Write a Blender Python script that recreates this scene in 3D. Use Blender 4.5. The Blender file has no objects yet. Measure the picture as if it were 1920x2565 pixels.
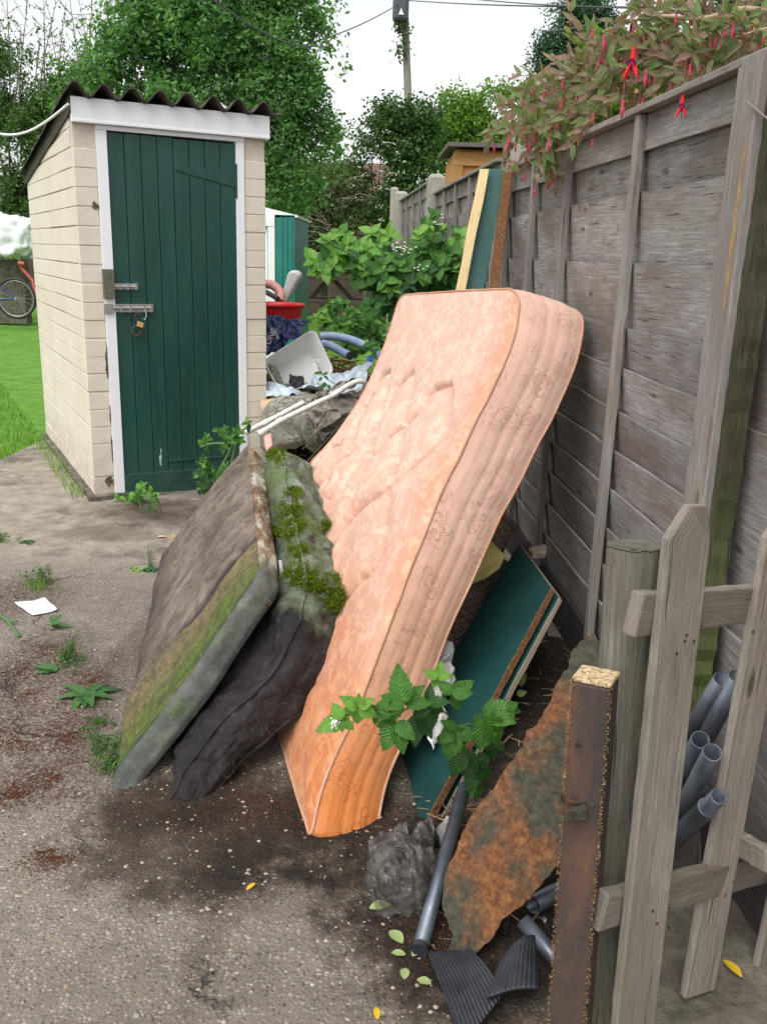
import bpy, bmesh, math, random
import numpy as np
from mathutils import Vector, Matrix, noise as mnoise

# ------------------------------------------------------------------ camera
SC = bpy.context.scene
COL = SC.collection
R = math.radians
FPX, PITCH, ROLL, CAMH = 2233.0, R(16.11), R(1.774), 1.45
_cp, _sp, _cr, _sr = math.cos(PITCH), math.sin(PITCH), math.cos(ROLL), math.sin(ROLL)
CF = Vector((0, _cp, -_sp)); _x = Vector((1, 0, 0)); _u = Vector((0, _sp, _cp))
CX = _cr*_x + _sr*_u; CU = -_sr*_x + _cr*_u
CC = Vector((0, 0, CAMH))
cam_d = bpy.data.cameras.new('camera'); cam = bpy.data.objects.new('camera', cam_d); COL.objects.link(cam)
m = Matrix((CX, CU, -CF)).transposed().to_4x4(); m.translation = CC
cam.matrix_world = m
cam_d.sensor_fit = 'VERTICAL'; cam_d.sensor_height = 24.0
cam_d.lens = FPX*24.0/2565.0
cam_d.clip_start = 0.05; cam_d.clip_end = 600
SC.camera = cam

# ------------------------------------------------------------------ sky and sun (bright overcast)
W = bpy.data.worlds.new('World'); SC.world = W; W.use_nodes = True
wn = W.node_tree; wn.nodes.clear()
sky = wn.nodes.new('ShaderNodeTexSky'); sky.sky_type = 'NISHITA'; sky.sun_disc = False
SUN_EL, SUN_ROT = R(58), R(-148)
sky.sun_elevation = SUN_EL; sky.sun_rotation = SUN_ROT; sky.air_density = 1.0; sky.dust_density = 3.0
hs = wn.nodes.new('ShaderNodeHueSaturation'); hs.inputs['Saturation'].default_value = 0.12
bg = wn.nodes.new('ShaderNodeBackground'); bg.inputs['Strength'].default_value = 0.15
wo = wn.nodes.new('ShaderNodeOutputWorld')
wn.links.new(sky.outputs[0], hs.inputs['Color']); wn.links.new(hs.outputs[0], bg.inputs['Color']); wn.links.new(bg.outputs[0], wo.inputs[0])
sl = bpy.data.lights.new('sun', 'SUN'); sl.energy = 1.2; sl.angle = R(50); sl.color = (1.0, 0.97, 0.93)
so = bpy.data.objects.new('sun', sl); COL.objects.link(so)
# sun_rotation is clockwise from +Y: the soft light comes from behind the camera, left
sd = Vector((math.sin(SUN_ROT)*math.cos(SUN_EL), math.cos(SUN_ROT)*math.cos(SUN_EL), math.sin(SUN_EL)))
so.rotation_euler = sd.to_track_quat('Z', 'Y').to_euler()
SC.view_settings.view_transform = 'Standard'; SC.view_settings.look = 'None'
SC.view_settings.exposure = 0.74; SC.view_settings.gamma = 1.0

# ------------------------------------------------------------------ measuring helpers (photo 1920x2565 -> metres)
def ray(a, b): return CF + CX*((a-960)/FPX) - CU*((b-1282.5)/FPX)
def P(a, b, d):
    r = ray(a, b); return CC + r*(d/r.y)
def G(a, b, z=0.0):
    r = ray(a, b); return CC + r*((z-CAMH)/r.z)
def plane_hit(a, b, p0, n):
    r = ray(a, b); return CC + r*((p0-CC).dot(n)/r.dot(n))
K = 1920/1656.0            # reading-scale factor
def PD(a, b, d): return P(a*K, b*K, d)
def GD(a, b, z=0.0): return G(a*K, b*K, z)
def proj(p):
    v = Vector(p)-CC; w = v.dot(CF); return (960+FPX*v.dot(CX)/w, 1282.5-FPX*v.dot(CU)/w)

rnd = random.Random(7)
U_ = rnd.uniform

# ------------------------------------------------------------------ node material helpers
class NT:
    def __init__(s, name):
        s.m = bpy.data.materials.new(name); s.m.use_nodes = True
        s.t = s.m.node_tree; s.t.nodes.clear(); s.L = s.t.links
        s.out = s.n('ShaderNodeOutputMaterial')
        s._tc = None
    def n(s, ty, **kw):
        o = s.t.nodes.new(ty)
        for k, v in kw.items(): setattr(o, k, v)
        return o
    def put(s, sock, v):
        if isinstance(v, bpy.types.NodeSocket): s.L.new(v, sock)
        elif v is not None:
            if isinstance(v, (tuple, list)) and len(v) == 3 and sock.type == 'RGBA': v = (*v, 1)
            sock.default_value = v
    def co(s, kind='Object'):
        if kind == 'Object':            # everything stands still: world position
            if not hasattr(s, '_gp'): s._gp = s.n('ShaderNodeNewGeometry').outputs['Position']
            return s._gp
        if s._tc is None: s._tc = s.n('ShaderNodeTexCoord')
        return s._tc.outputs[kind]
    def map(s, vec, scale=(1,1,1), loc=(0,0,0), rot=(0,0,0)):
        o = s.n('ShaderNodeMapping'); s.put(o.inputs['Vector'], vec)
        o.inputs['Scale'].default_value = scale; o.inputs['Location'].default_value = loc; o.inputs['Rotation'].default_value = rot
        return o.outputs[0]
    def noise(s, vec, scale, detail=4, rough=.55, dist=0, col=False):
        o = s.n('ShaderNodeTexNoise'); s.put(o.inputs['Vector'], vec)
        o.inputs['Scale'].default_value = scale; o.inputs['Detail'].default_value = detail
        o.inputs['Roughness'].default_value = rough; o.inputs['Distortion'].default_value = dist
        return o.outputs['Color' if col else 'Fac']
    def vor(s, vec, scale, feature='F1', out='Distance', rand=1.0, dim='3D'):
        o = s.n('ShaderNodeTexVoronoi', feature=feature, voronoi_dimensions=dim); s.put(o.inputs['Vector'], vec)
        o.inputs['Scale'].default_value = scale; o.inputs['Randomness'].default_value = rand
        return o.outputs[out]
    def wave(s, vec, scale, dist=2, detail=2, dscale=1, dirn='X', kind='BANDS'):
        o = s.n('ShaderNodeTexWave', wave_type=kind)
        if kind == 'BANDS': o.bands_direction = dirn
        s.put(o.inputs['Vector'], vec); o.inputs['Scale'].default_value = scale
        o.inputs['Distortion'].default_value = dist; o.inputs['Detail'].default_value = detail; o.inputs['Detail Scale'].default_value = dscale
        return o.outputs['Fac']
    def ramp(s, fac, stops, interp='LINEAR'):
        o = s.n('ShaderNodeValToRGB'); s.put(o.inputs['Fac'], fac); cr = o.color_ramp; cr.interpolation = interp
        while len(cr.elements) < len(stops): cr.elements.new(0.5)
        for e, (p, c) in zip(cr.elements, stops):
            e.position = p
            if isinstance(c, (int, float)): c = (c, c, c)
            e.color = (*c[:3], 1)
        return o.outputs['Color']
    def mix(s, fac, a, b, mode='MIX'):
        o = s.n('ShaderNodeMix', data_type='RGBA', blend_type=mode)
        s.put(o.inputs[0], fac); s.put(o.inputs[6], a); s.put(o.inputs[7], b)
        return o.outputs[2]
    def math(s, op, a, b=None, c=None, clamp=False):
        o = s.n('ShaderNodeMath', operation=op, use_clamp=clamp); s.put(o.inputs[0], a)
        if b is not None: s.put(o.inputs[1], b)
        if c is not None: s.put(o.inputs[2], c)
        return o.outputs[0]
    def vmath(s, op, a, b=None, out=0):
        o = s.n('ShaderNodeVectorMath', operation=op); s.put(o.inputs[0], a)
        if b is not None: s.put(o.inputs[1], b)
        return o.outputs[out]
    def sep(s, v):
        o = s.n('ShaderNodeSeparateXYZ'); s.put(o.inputs[0], v); return o.outputs
    def comb(s, x, y, z=0.0):
        o = s.n('ShaderNodeCombineXYZ'); s.put(o.inputs[0], x); s.put(o.inputs[1], y); s.put(o.inputs[2], z); return o.outputs[0]
    def island(s):
        return s.n('ShaderNodeNewGeometry').outputs['Random Per Island']
    def objrand(s):
        return s.n('ShaderNodeObjectInfo').outputs['Random']
    def bump(s, h, strength=.5, dist=.01, normal=None):
        o = s.n('ShaderNodeBump'); s.put(o.inputs['Height'], h); o.inputs['Strength'].default_value = strength
        o.inputs['Distance'].default_value = dist
        if normal is not None: s.L.new(normal, o.inputs['Normal'])
        return o.outputs[0]
    def bsdf(s, col, rough=.8, normal=None, spec=.5, metal=0.0, trans=0.0, alpha=None, sheen=0, sss=0, ior=None):
        o = s.n('ShaderNodeBsdfPrincipled'); s.put(o.inputs['Base Color'], col); s.put(o.inputs['Roughness'], rough)
        s.put(o.inputs['Metallic'], metal); s.put(o.inputs['Specular IOR Level'], spec)
        s.put(o.inputs['Transmission Weight'], trans)
        if alpha is not None: s.put(o.inputs['Alpha'], alpha)
        if sheen: o.inputs['Sheen Weight'].default_value = sheen
        if ior: o.inputs['IOR'].default_value = ior
        if normal is not None: s.L.new(normal, o.inputs['Normal'])
        s.L.new(o.outputs[0], s.out.inputs[0]); return o
    def leafout(s, col, rough=.5, normal=None, tr=.35, trcol=None):
        b = s.n('ShaderNodeBsdfPrincipled'); s.put(b.inputs['Base Color'], col); s.put(b.inputs['Roughness'], rough); s.put(b.inputs['Specular IOR Level'], .4)
        if normal is not None: s.L.new(normal, b.inputs['Normal'])
        t = s.n('ShaderNodeBsdfTranslucent'); s.put(t.inputs[0], trcol if trcol is not None else col)
        mx = s.n('ShaderNodeMixShader'); mx.inputs[0].default_value = tr
        s.L.new(b.outputs[0], mx.inputs[1]); s.L.new(t.outputs[0], mx.inputs[2]); s.L.new(mx.outputs[0], s.out.inputs[0])

MATS = {}
def material(fn):
    MATS[fn.__name__] = None
    def get():
        if MATS[fn.__name__] is None:
            t = NT(fn.__name__); fn(t); MATS[fn.__name__] = t.m
        return MATS[fn.__name__]
    return get

# ------------------------------------------------------------------ mesh helpers
class MB:
    """collects world-space geometry for ONE mesh object"""
    def __init__(s): s.v = []; s.f = []; s.uv = []; s.smooth = []
    def add(s, verts, faces, uvs=None, smooth=False):
        b = len(s.v); s.v.extend([tuple(p) for p in verts])
        for i, f in enumerate(faces):
            s.f.append(tuple(b+k for k in f)); s.smooth.append(smooth)
            s.uv.append([tuple(uvs[i][j]) for j in range(len(f))] if uvs is not None else [(verts[k][0]+verts[k][1], verts[k][2]) for k in f])
        return s
    def box(s, o, ax, ay, az, uvo=None):
        """box from corner o along three edge vectors; grain (u) follows the longest edge"""
        o, ax, ay, az = map(Vector, (o, ax, ay, az))
        if ax.cross(ay).dot(az) < 0: ax, ay = ay, ax
        c = [o, o+ax, o+ax+ay, o+ay, o+az, o+ax+az, o+ax+ay+az, o+ay+az]
        E = [ax, ay, az]; li = max(range(3), key=lambda i: E[i].length); Ln = E[li].normalized()
        off = uvo if uvo is not None else (U_(0, 50), U_(0, 50))
        F = [((0,3,2,1),0,1),((4,5,6,7),0,1),((0,1,5,4),0,2),((3,7,6,2),0,2),((0,4,7,3),1,2),((1,2,6,5),1,2)]
        fs, us = [], []
        for k, (f, a, b) in enumerate(F):
            if a == li: A, B = E[a], E[b]
            elif b == li: A, B = E[b], E[a]
            else: A, B = E[a], E[b]
            A = A.normalized(); B = B.normalized()
            fs.append(f); us.append([(off[0]+(c[i]-o).dot(A), off[1]+k*.37+(c[i]-o).dot(B)) for i in f])
        return s.add(c, fs, us)
    def plank(s, p0, p1, wv, tv, n=1, jit=0.0):
        """board centred on the line p0-p1, width vector wv, thickness vector tv; n lengthwise cuts with jitter"""
        p0, p1, wv, tv = map(Vector, (p0, p1, wv, tv))
        if n <= 1: return s.box(p0-wv/2-tv/2, p1-p0, wv, tv)
        vs, fs, us = [], [], []; off = (U_(0, 50), U_(0, 50)); L = (p1-p0).length; w = wv.length; t = tv.length
        for i in range(n+1):
            k = i/n; c = p0.lerp(p1, k); j = [U_(-jit, jit) for _ in range(4)]
            wn_ = wv.normalized(); tn = tv.normalized()
            vs += [c-wv/2-tv/2+wn_*j[0], c+wv/2-tv/2+wn_*j[1], c+wv/2+tv/2+wn_*j[1]+tn*j[2]*.4, c-wv/2+tv/2+wn_*j[0]+tn*j[2]*.4]
        per = [0, w, w+t, 2*w+t, 2*w+2*t]
        flip = (wv.cross(tv)).dot(p1-p0) < 0
        for i in range(n):
            for q in range(4):
                a, b = i*4+q, i*4+(q+1) % 4; f = (a, b, b+4, a+4)
                u = [(off[0]+L*i/n, off[1]+per[q]), (off[0]+L*i/n, off[1]+per[q+1]), (off[0]+L*(i+1)/n, off[1]+per[q+1]), (off[0]+L*(i+1)/n, off[1]+per[q])]
                if flip: f = f[::-1]; u = u[::-1]
                fs.append(f); us.append(u)
        e = [(off[0]+.0, off[1]), (off[0]+.0, off[1]+w), (off[0]+t, off[1]+w), (off[0]+t, off[1])]
        a = (0, 3, 2, 1); b = tuple(n*4+q for q in (0, 1, 2, 3))
        if flip: a = a[::-1]; b = b[::-1]
        fs += [a, b]; us += [e, e]
        return s.add(vs, fs, us)
    def tube(s, pts, r, sides=10, caps=True, rad=None, open_end=None):
        pts = [Vector(p) for p in pts]; n = len(pts); rs = rad if rad else [r]*n
        T = [(pts[min(i+1, n-1)]-pts[max(i-1, 0)]).normalized() for i in range(n)]
        up = Vector((0, 0, 1)) if abs(T[0].z) < .9 else Vector((1, 0, 0))
        a = T[0].cross(up).normalized(); vs = []; L = 0; Ls = []
        for i in range(n):
            if i: L += (pts[i]-pts[i-1]).length
            Ls.append(L); a = (a-T[i]*a.dot(T[i])).normalized(); b = T[i].cross(a)
            for k in range(sides):
                th = 2*math.pi*k/sides; vs.append(pts[i]+(a*math.cos(th)+b*math.sin(th))*rs[i])
        fs, us = [], []; o = U_(0, 30)
        for i in range(n-1):
            for k in range(sides):
                k2 = (k+1) % sides; fs.append((i*sides+k, i*sides+k2, (i+1)*sides+k2, (i+1)*sides+k))
                c = 2*math.pi*rs[i]/sides
                us.append([(Ls[i]+o, k*c), (Ls[i]+o, (k+1)*c), (Ls[i+1]+o, (k+1)*c), (Ls[i+1]+o, k*c)])
        s.add(vs, fs, us, smooth=True)
        if caps:
            s.add(vs[:sides], [tuple(range(sides))[::-1]]); s.add(vs[-sides:], [tuple(range(sides))])
        return s
    def pipe(s, p0, p1, r, wall=.003, sides=20):
        """hollow open pipe"""
        p0, p1 = Vector(p0), Vector(p1); d = (p1-p0).normalized(); a = d.orthogonal().normalized(); b = d.cross(a)
        vs = []; o = U_(0, 9)
        for p, rr in ((p0, r), (p1, r), (p1, r-wall), (p0, r-wall)):
            for k in range(sides):
                th = 2*math.pi*k/sides; vs.append(p+(a*math.cos(th)+b*math.sin(th))*rr)
        fs = []; us = []; L = (p1-p0).length
        for q in range(4):
            for k in range(sides):
                k2 = (k+1) % sides; q2 = (q+1) % 4; fs.append((q*sides+k, q*sides+k2, q2*sides+k2, q2*sides+k))
                c = 2*math.pi*r/sides; x0 = [0, L, L, 0][q]; x1 = [0, L, L, 0][q2]
                us.append([(o+x0, k*c), (o+x0, k*c+c), (o+x1, k*c+c), (o+x1, k*c)])
        return s.add(vs, fs, us, smooth=True)
    def grid(s, pts, nu, nv, uvs=None, flip=False, smooth=True):
        fs, us = [], []
        for i in range(nu-1):
            for j in range(nv-1):
                f = (i*nv+j, (i+1)*nv+j, (i+1)*nv+j+1, i*nv+j+1)
                if flip: f = f[::-1]
                fs.append(f)
                us.append([uvs[k] for k in f] if uvs else [(k//nv/nu, k % nv/nv) for k in f])
        return s.add(pts, fs, us, smooth=smooth)
    def prism(s, poly, depth):
        """polygon (list of 3D points) extruded by the vector depth"""
        poly = [Vector(p) for p in poly]; depth = Vector(depth); n = len(poly)
        nrm = Vector((0, 0, 0))
        for i in range(n): nrm += poly[i].cross(poly[(i+1) % n])
        if nrm.dot(depth) > 0: poly = poly[::-1]
        A = (poly[1]-poly[0]).normalized(); B = depth.normalized().cross(A)
        uvf = lambda p: ((p-poly[0]).dot(A), (p-poly[0]).dot(B))
        vs = poly+[p+depth for p in poly]; fs = [tuple(range(n)), tuple(range(2*n-1, n-1, -1))]
        us = [[uvf(vs[i]) for i in f] for f in fs]; L = 0
        for i in range(n):
            j = (i+1) % n; fs.append((i, i+n, j+n, j)); l = (poly[j]-poly[i]).length
            us.append([(L, 0), (L, depth.length), (L+l, depth.length), (L+l, 0)]); L += l
        return s.add(vs, fs, us)
    def build(s, name, mat, parent=None, bevel=0, base=None, smooth=None):
        if not s.v: s.add([(0,0,0)]*3, [(0,1,2)])
        vs = np.array(s.v, dtype=float)
        if parent is None:
            o3 = Vector(base) if base is not None else Vector(((vs[:,0].min()+vs[:,0].max())/2, (vs[:,1].min()+vs[:,1].max())/2, vs[:,2].min()))
        else: o3 = wloc(parent)
        me = bpy.data.meshes.new(name); me.from_pydata((vs-np.array(o3)).tolist(), [], s.f)
        uvl = me.uv_layers.new(name='UVMap'); flat = np.array([c for f in s.uv for p in f for c in p[:2]], dtype=np.float32)
        uvl.data.foreach_set('uv', flat)
        me.polygons.foreach_set('use_smooth', np.array(s.smooth if smooth is None else [smooth]*len(s.f), dtype=bool))
        me.materials.append(mat() if callable(mat) else mat); me.update()
        o = bpy.data.objects.new(name, me); COL.objects.link(o)
        if parent is None: o.location = o3
        else: o.parent = parent
        if bevel:
            b = o.modifiers.new('bevel', 'BEVEL'); b.width = bevel; b.segments = 2; b.limit_method = 'ANGLE'; b.angle_limit = R(40)
        return o
def wloc(o):
    l = Vector((0, 0, 0))
    while o is not None: l += o.location; o = o.parent
    return l
def tag(o, label, cat, group=None, kind=None):
    if label: o['label'] = label
    if cat: o['category'] = cat
    if group: o['group'] = group
    if kind: o['kind'] = kind
    return o
def thing(name, loc, label, cat, group=None):
    e = bpy.data.objects.new(name, None); COL.objects.link(e); e.location = Vector(loc); e.empty_display_size = .05
    return tag(e, label, cat, group)
def struct(o): o['kind'] = 'structure'; return o
def copytree(src, parent=None):
    c = src.copy(); COL.objects.link(c); c.parent = parent
    for ch in list(src.children): copytree(ch, c)
    return c
def crv(pts, n):
    """Catmull-Rom through pts resampled to n points (uniform in chord length)"""
    pts = [Vector(p) for p in pts]
    if len(pts) == 2: return [pts[0].lerp(pts[1], i/(n-1)) for i in range(n)]
    t = [0]
    for i in range(1, len(pts)): t.append(t[-1]+max((pts[i]-pts[i-1]).length, 1e-6))
    out = []
    for q in range(n):
        x = t[-1]*q/(n-1); i = 0
        while i < len(pts)-2 and x > t[i+1]: i += 1
        k = (x-t[i])/(t[i+1]-t[i]); h = t[i+1]-t[i]
        def tan(j):
            if j == 0: return (pts[1]-pts[0])/(t[1]-t[0])
            if j == len(pts)-1: return (pts[-1]-pts[-2])/(t[-1]-t[-2])
            return (pts[j+1]-pts[j-1])/(t[j+1]-t[j-1])
        m0, m1 = tan(i)*h, tan(i+1)*h; k2, k3 = k*k, k*k*k
        out.append(pts[i]*(2*k3-3*k2+1)+m0*(k3-2*k2+k)+pts[i+1]*(-2*k3+3*k2)+m1*(k3-k2))
    return out
def n3(p, s=1.0, seed=0.0): return mnoise.noise(Vector(p)*s+Vector((seed, seed*1.7, -seed)))
def fbm(p, s=1.0, seed=0.0, oct=3):
    r = 0; a = 1
    for i in range(oct): r += a*n3(p, s, seed+i*9.1); a *= .5; s *= 2
    return r
# ------------------------------------------------------------------ materials
def wood(t, cols, rough=.85, grain=1.0, moss=0.0, blotch=.6, bumpd=.004, knots=True, algae=0.0):
    uv = t.co('UV')
    d = t.noise(uv, 3, 2, .5)
    uvd = t.vmath('ADD', uv, t.comb(0.0, t.math('MULTIPLY', t.noise(t.map(uv, (1.2, 6, 1)), 1.5, 2), .022), 0.0))
    g1 = t.noise(t.map(uvd, (3.5*grain, 60*grain, 1)), 2.0, 9, .72)
    g2 = t.noise(t.map(uvd, (16*grain, 230*grain, 1)), 2.0, 5, .7)
    crk = t.ramp(t.noise(t.map(uvd, (2.5*grain, 75*grain, 1), (7, 3, 0)), 1.6, 3, .5), [(.66, 0), (.70, 1)])
    big = t.noise(t.map(uv, (1, 2.4, 1)), 2.3, 4, .6)
    g = t.math('ADD', t.math('MULTIPLY', g1, .65), t.math('MULTIPLY', g2, .35))
    col = t.ramp(g, [(.3, cols[0]), (.5, cols[1]), (.7, cols[2])])
    col = t.mix(t.math('MULTIPLY', t.ramp(big, [(.38, 0), (.62, 1)]), blotch), col, cols[3])
    isl = t.math('ADD', t.island(), t.objrand()); isl = t.math('FRACT', isl)
    col = t.mix(1.0, col, t.ramp(isl, [(0, .78), (1, 1.14)]), 'MULTIPLY')
    hgt = t.math('SUBTRACT', g, t.math('MULTIPLY', crk, .8)); col = t.mix(t.math('MULTIPLY', crk, .75), col, (cols[0][0]*.35, cols[0][1]*.33, cols[0][2]*.32))
    fl = t.ramp(t.noise(t.map(uv, (2.0, 5, 1), (4, 9, 0)), 1.8, 6, .7), [(.58, 0), (.66, .55)]); col = t.mix(fl, col, (cols[3][0]*.75, cols[3][1]*.62, cols[3][2]*.5))
    if knots:
        k = t.vor(t.map(uv, (3.0, 9, 1)), 1.0, 'F1', 'Distance')
        km = t.ramp(k, [(.05, 1), (.11, 0)])
        ring = t.math('SINE', t.math('MULTIPLY', k, 90))
        col = t.mix(t.math('MULTIPLY', km, .75), col, (cols[0][0]*.6, cols[0][1]*.55, cols[0][2]*.5))
        hgt = t.math('ADD', hgt, t.math('MULTIPLY', t.math('MULTIPLY', ring, t.ramp(k, [(.08, 1), (.2, 0)])), .10))
    if moss:
        mm = t.math('MULTIPLY', t.ramp(t.noise(t.co('Object'), 5, 5, .65), [(.45, 0), (.68, 1)]), moss)
        col = t.mix(mm, col, (.16, .19, .06))
    if algae:      # green algae growing up from the damp foot
        zz = t.math('ADD', t.sep(t.co())[2], t.math('MULTIPLY', t.math('SUBTRACT', t.noise(t.co(), 6, 5, .7), .5), 1.1))
        col = t.mix(t.math('MULTIPLY', t.ramp(zz, [(.35, 1), (1.0, 0)]), algae), col, (.15, .20, .055))
    t.bsdf(col, rough, t.bump(hgt, .9, bumpd), spec=.25)

@material
def fence_wood(t): wood(t, [(.11,.098,.091), (.32,.30,.286), (.60,.585,.575), (.17,.135,.115)], bumpd=.009, blotch=.75)
@material
def fence_batten_wood(t): wood(t, [(.12,.108,.098), (.28,.257,.24), (.45,.425,.4), (.18,.15,.13)], moss=.08, blotch=.6)
@material
def algae_post_wood(t): wood(t, [(.12,.108,.098), (.28,.257,.24), (.45,.425,.4), (.18,.15,.13)], blotch=.6, algae=.5)
@material
def mossy_strip(t): wood(t, [(.04,.035,.03), (.10,.095,.06), (.2,.2,.12), (.07,.07,.03)], blotch=.6, algae=.75, bumpd=.02)
@material
def dark_board(t): wood(t, [(.03,.026,.026), (.06,.052,.05), (.10,.088,.08), (.04,.032,.03)])
@material
def picket_wood(t): wood(t, [(.12,.10,.086), (.315,.278,.24), (.51,.47,.42), (.22,.19,.155)], moss=.12, blotch=.75, grain=.8, bumpd=.01)
@material
def post_wood(t): wood(t, [(.055,.048,.042), (.215,.195,.165), (.41,.38,.33), (.14,.125,.095)], moss=.25, blotch=.8, bumpd=.014)
@material
def cream_timber(t): wood(t, [(.42,.30,.14), (.60,.46,.25), (.68,.54,.33), (.5,.38,.19)], blotch=.3, bumpd=.001)
@material
def orange_timber(t): wood(t, [(.36,.18,.06), (.50,.28,.10), (.60,.36,.15), (.43,.23,.08)], blotch=.3, bumpd=.002)
@material
def old_brown_wood(t): wood(t, [(.05,.035,.028), (.10,.075,.06), (.18,.14,.11), (.07,.05,.04)])
@material
def grey_plank(t): wood(t, [(.08,.085,.06), (.16,.16,.12), (.25,.25,.2), (.13,.14,.09)])

@material
def concrete_post(t):
    o = t.co(); a = t.noise(o, 60, 6, .7); b = t.noise(o, 4, 4, .6)
    col = t.mix(t.ramp(a, [(.35, 0), (.65, 1)]), (.27, .26, .22), (.42, .40, .35)); col = t.mix(t.ramp(b, [(.5, 0), (.7, .7)]), col, (.17, .17, .11))
    t.bsdf(col, .9, t.bump(a, .6, .004), spec=.2)

@material
def concrete(t):
    o = t.co(); xy = o
    agg = t.vor(xy, 95, 'F1', 'Distance'); aggc = t.vor(xy, 95, 'F1', 'Color'); sx = t.sep(aggc)
    agg2 = t.vor(xy, 42, 'F1', 'Distance', rand=1.0); agg2c = t.sep(t.vor(xy, 42, 'F1', 'Color'))
    fine = t.noise(xy, 130, 6, .75); mid = t.noise(xy, 16, 5, .7); big = t.noise(xy, 1.5, 5, .65)
    base = t.mix(t.ramp(fine, [(.3, 0), (.7, 1)]), (.15, .125, .10), (.335, .295, .25))
    # small stones: each cell its own tint
    st = t.ramp(sx[0], [(.0, (.14,.115,.10)), (.3, (.28,.25,.215)), (.55, (.44,.40,.35)), (.78, (.30,.22,.15)), (.93, (.42,.38,.34))])
    m1 = t.math('MULTIPLY', t.ramp(agg, [(.36, 1), (.46, 0)]), t.ramp(sx[1], [(.32, 0), (.36, 1)]))
    col = t.mix(m1, base, st)
    st2 = t.ramp(agg2c[0], [(.0, (.2,.18,.16)), (.5, (.33,.3,.265)), (.8, (.28,.2,.13)), (.94, (.46,.43,.39))])
    m2 = t.math('MULTIPLY', t.ramp(agg2, [(.22, 1), (.32, 0)]), t.ramp(agg2c[1], [(.74, 0), (.78, 1)]))
    col = t.mix(m2, col, st2)
    col = t.mix(1.0, col, t.ramp(big, [(.3, .72), (.7, 1.15)]), 'MULTIPLY')
    col = t.mix(1.0, col, t.ramp(mid, [(.3, .78), (.7, 1.14)]), 'MULTIPLY')
    s = t.sep(o)
    wob = t.math('MULTIPLY', t.math('SUBTRACT', t.noise(xy, 5, 5, .7), .5), .5)
    # smoother weathered slab from about 3.6 m on
    far = t.ramp(t.math('ADD', s[1], wob), [(3.55/10, 0), (3.75/10, 1)])
    far = t.ramp(t.math('MULTIPLY', t.math('ADD', s[1], wob), .1), [(.385, 0), (.41, 1)])
    slab = t.mix(t.ramp(t.noise(xy, 9, 6, .7), [(.35, 0), (.65, 1)]), (.20, .165, .13), (.36, .315, .26))
    slab = t.mix(t.ramp(t.noise(xy, 2.1, 5, .7), [(.5, 0), (.62, .8)]), slab, (.075, .062, .052))
    col = t.mix(t.math('MULTIPLY', far, .85), col, slab)
    # patches: red-brown dried moss, dark damp soil with painted shade in the fence gap
    def blob(cx, cy, rx, ry, edge=.35, nscale=9, amp=1.0, ang=0):
        v = t.map(xy, (1, 1, 1), (-cx, -cy, 0)); v = t.map(v, (1/rx, 1/ry, 0), rot=(0, 0, ang))
        d = t.vmath('LENGTH', v, out='Value'); d = t.math('ADD', d, t.math('MULTIPLY', t.math('SUBTRACT', t.noise(xy, nscale, 6, .75), .5), amp*1.6))
        return t.math('SUBTRACT', 1.0, t.math('SMOOTH_MIN', 1.0, t.math('MAXIMUM', 0.0, t.math('DIVIDE', t.math('SUBTRACT', d, 1-edge), edge)), 0.0), clamp=True)
    for (cx, cy, rx, ry, a, c, amp) in MOSS_PATCHES:
        mk = blob(cx, cy, rx, ry, .5, 11, amp)
        mk = t.math('MULTIPLY', mk, t.ramp(t.noise(xy, 70, 5, .8), [(.42, 0), (.56, 1)]))
        col = t.mix(t.math('MULTIPLY', mk, a), col, c)
    for (cx, cy, rx, ry, a, c, amp) in DAMP_SHADE_PATCHES:
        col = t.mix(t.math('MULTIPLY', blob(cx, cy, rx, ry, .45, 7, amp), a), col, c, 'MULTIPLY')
    # hairline cracks
    e = t.vor(t.vmath('ADD', xy, t.map(t.noise(xy, 3.0, 5, .7, col=True), (.35, .35, .35))), .62, 'DISTANCE_TO_EDGE')
    ck = t.ramp(e, [(0, 1), (.006, 0)])
    ck = t.math('MULTIPLY', ck, t.ramp(t.noise(xy, 2.6, 3, .6), [(.4, 0), (.6, .9)]))
    col = t.mix(ck, col, (.03, .025, .02))
    h = t.math('ADD', t.math('MULTIPLY', t.ramp(agg, [(.1, 1), (.5, 0)]), .5), t.math('MULTIPLY', fine, .8))
    h = t.math('ADD', h, t.math('MULTIPLY', m2, .5)); h = t.math('SUBTRACT', h, t.math('MULTIPLY', ck, 1.5))
    h = t.math('MULTIPLY', h, t.math('SUBTRACT', 1.0, t.math('MULTIPLY', far, .6)))
    t.bsdf(col, t.ramp(mid, [(.3, .75), (.7, .95)]), t.bump(h, 1.0, .008), spec=.3)

@material
def pebble(t):
    c = t.ramp(t.island(), [(0, (.14,.12,.1)), (.3, (.28,.25,.22)), (.6, (.36,.29,.22)), (.8, (.3,.2,.12)), (.9, (.40,.375,.34))])
    t.bsdf(c, .8, t.bump(t.noise(t.co(), 200, 3), .4, .001), spec=.3)
@material
def red_moss(t):
    t.bsdf(t.ramp(t.island(), [(0, (.03,.012,.008)), (.6, (.085,.03,.018)), (1, (.13,.06,.03))]), .95, spec=.1)
@material
def soil(t):
    t.bsdf(t.ramp(t.noise(t.co(), 40, 6, .7), [(.3, (.018,.014,.011)), (.7, (.06,.047,.036))]), .95, t.bump(t.noise(t.co(), 60, 6, .8), 1, .02), spec=.2)

@material
def lawn_ground(t):
    n = t.noise(t.co(), 6, 6, .7); t.bsdf(t.ramp(n, [(.3, (.06,.15,.018)), (.7, (.14,.30,.04))]), .9, spec=.2)
@material
def grass_blade(t):
    c = t.ramp(t.island(), [(0, (.10,.22,.02)), (.6, (.19,.40,.045)), (1, (.33,.5,.1))]); t.leafout(c, .5, tr=.4)

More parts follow.
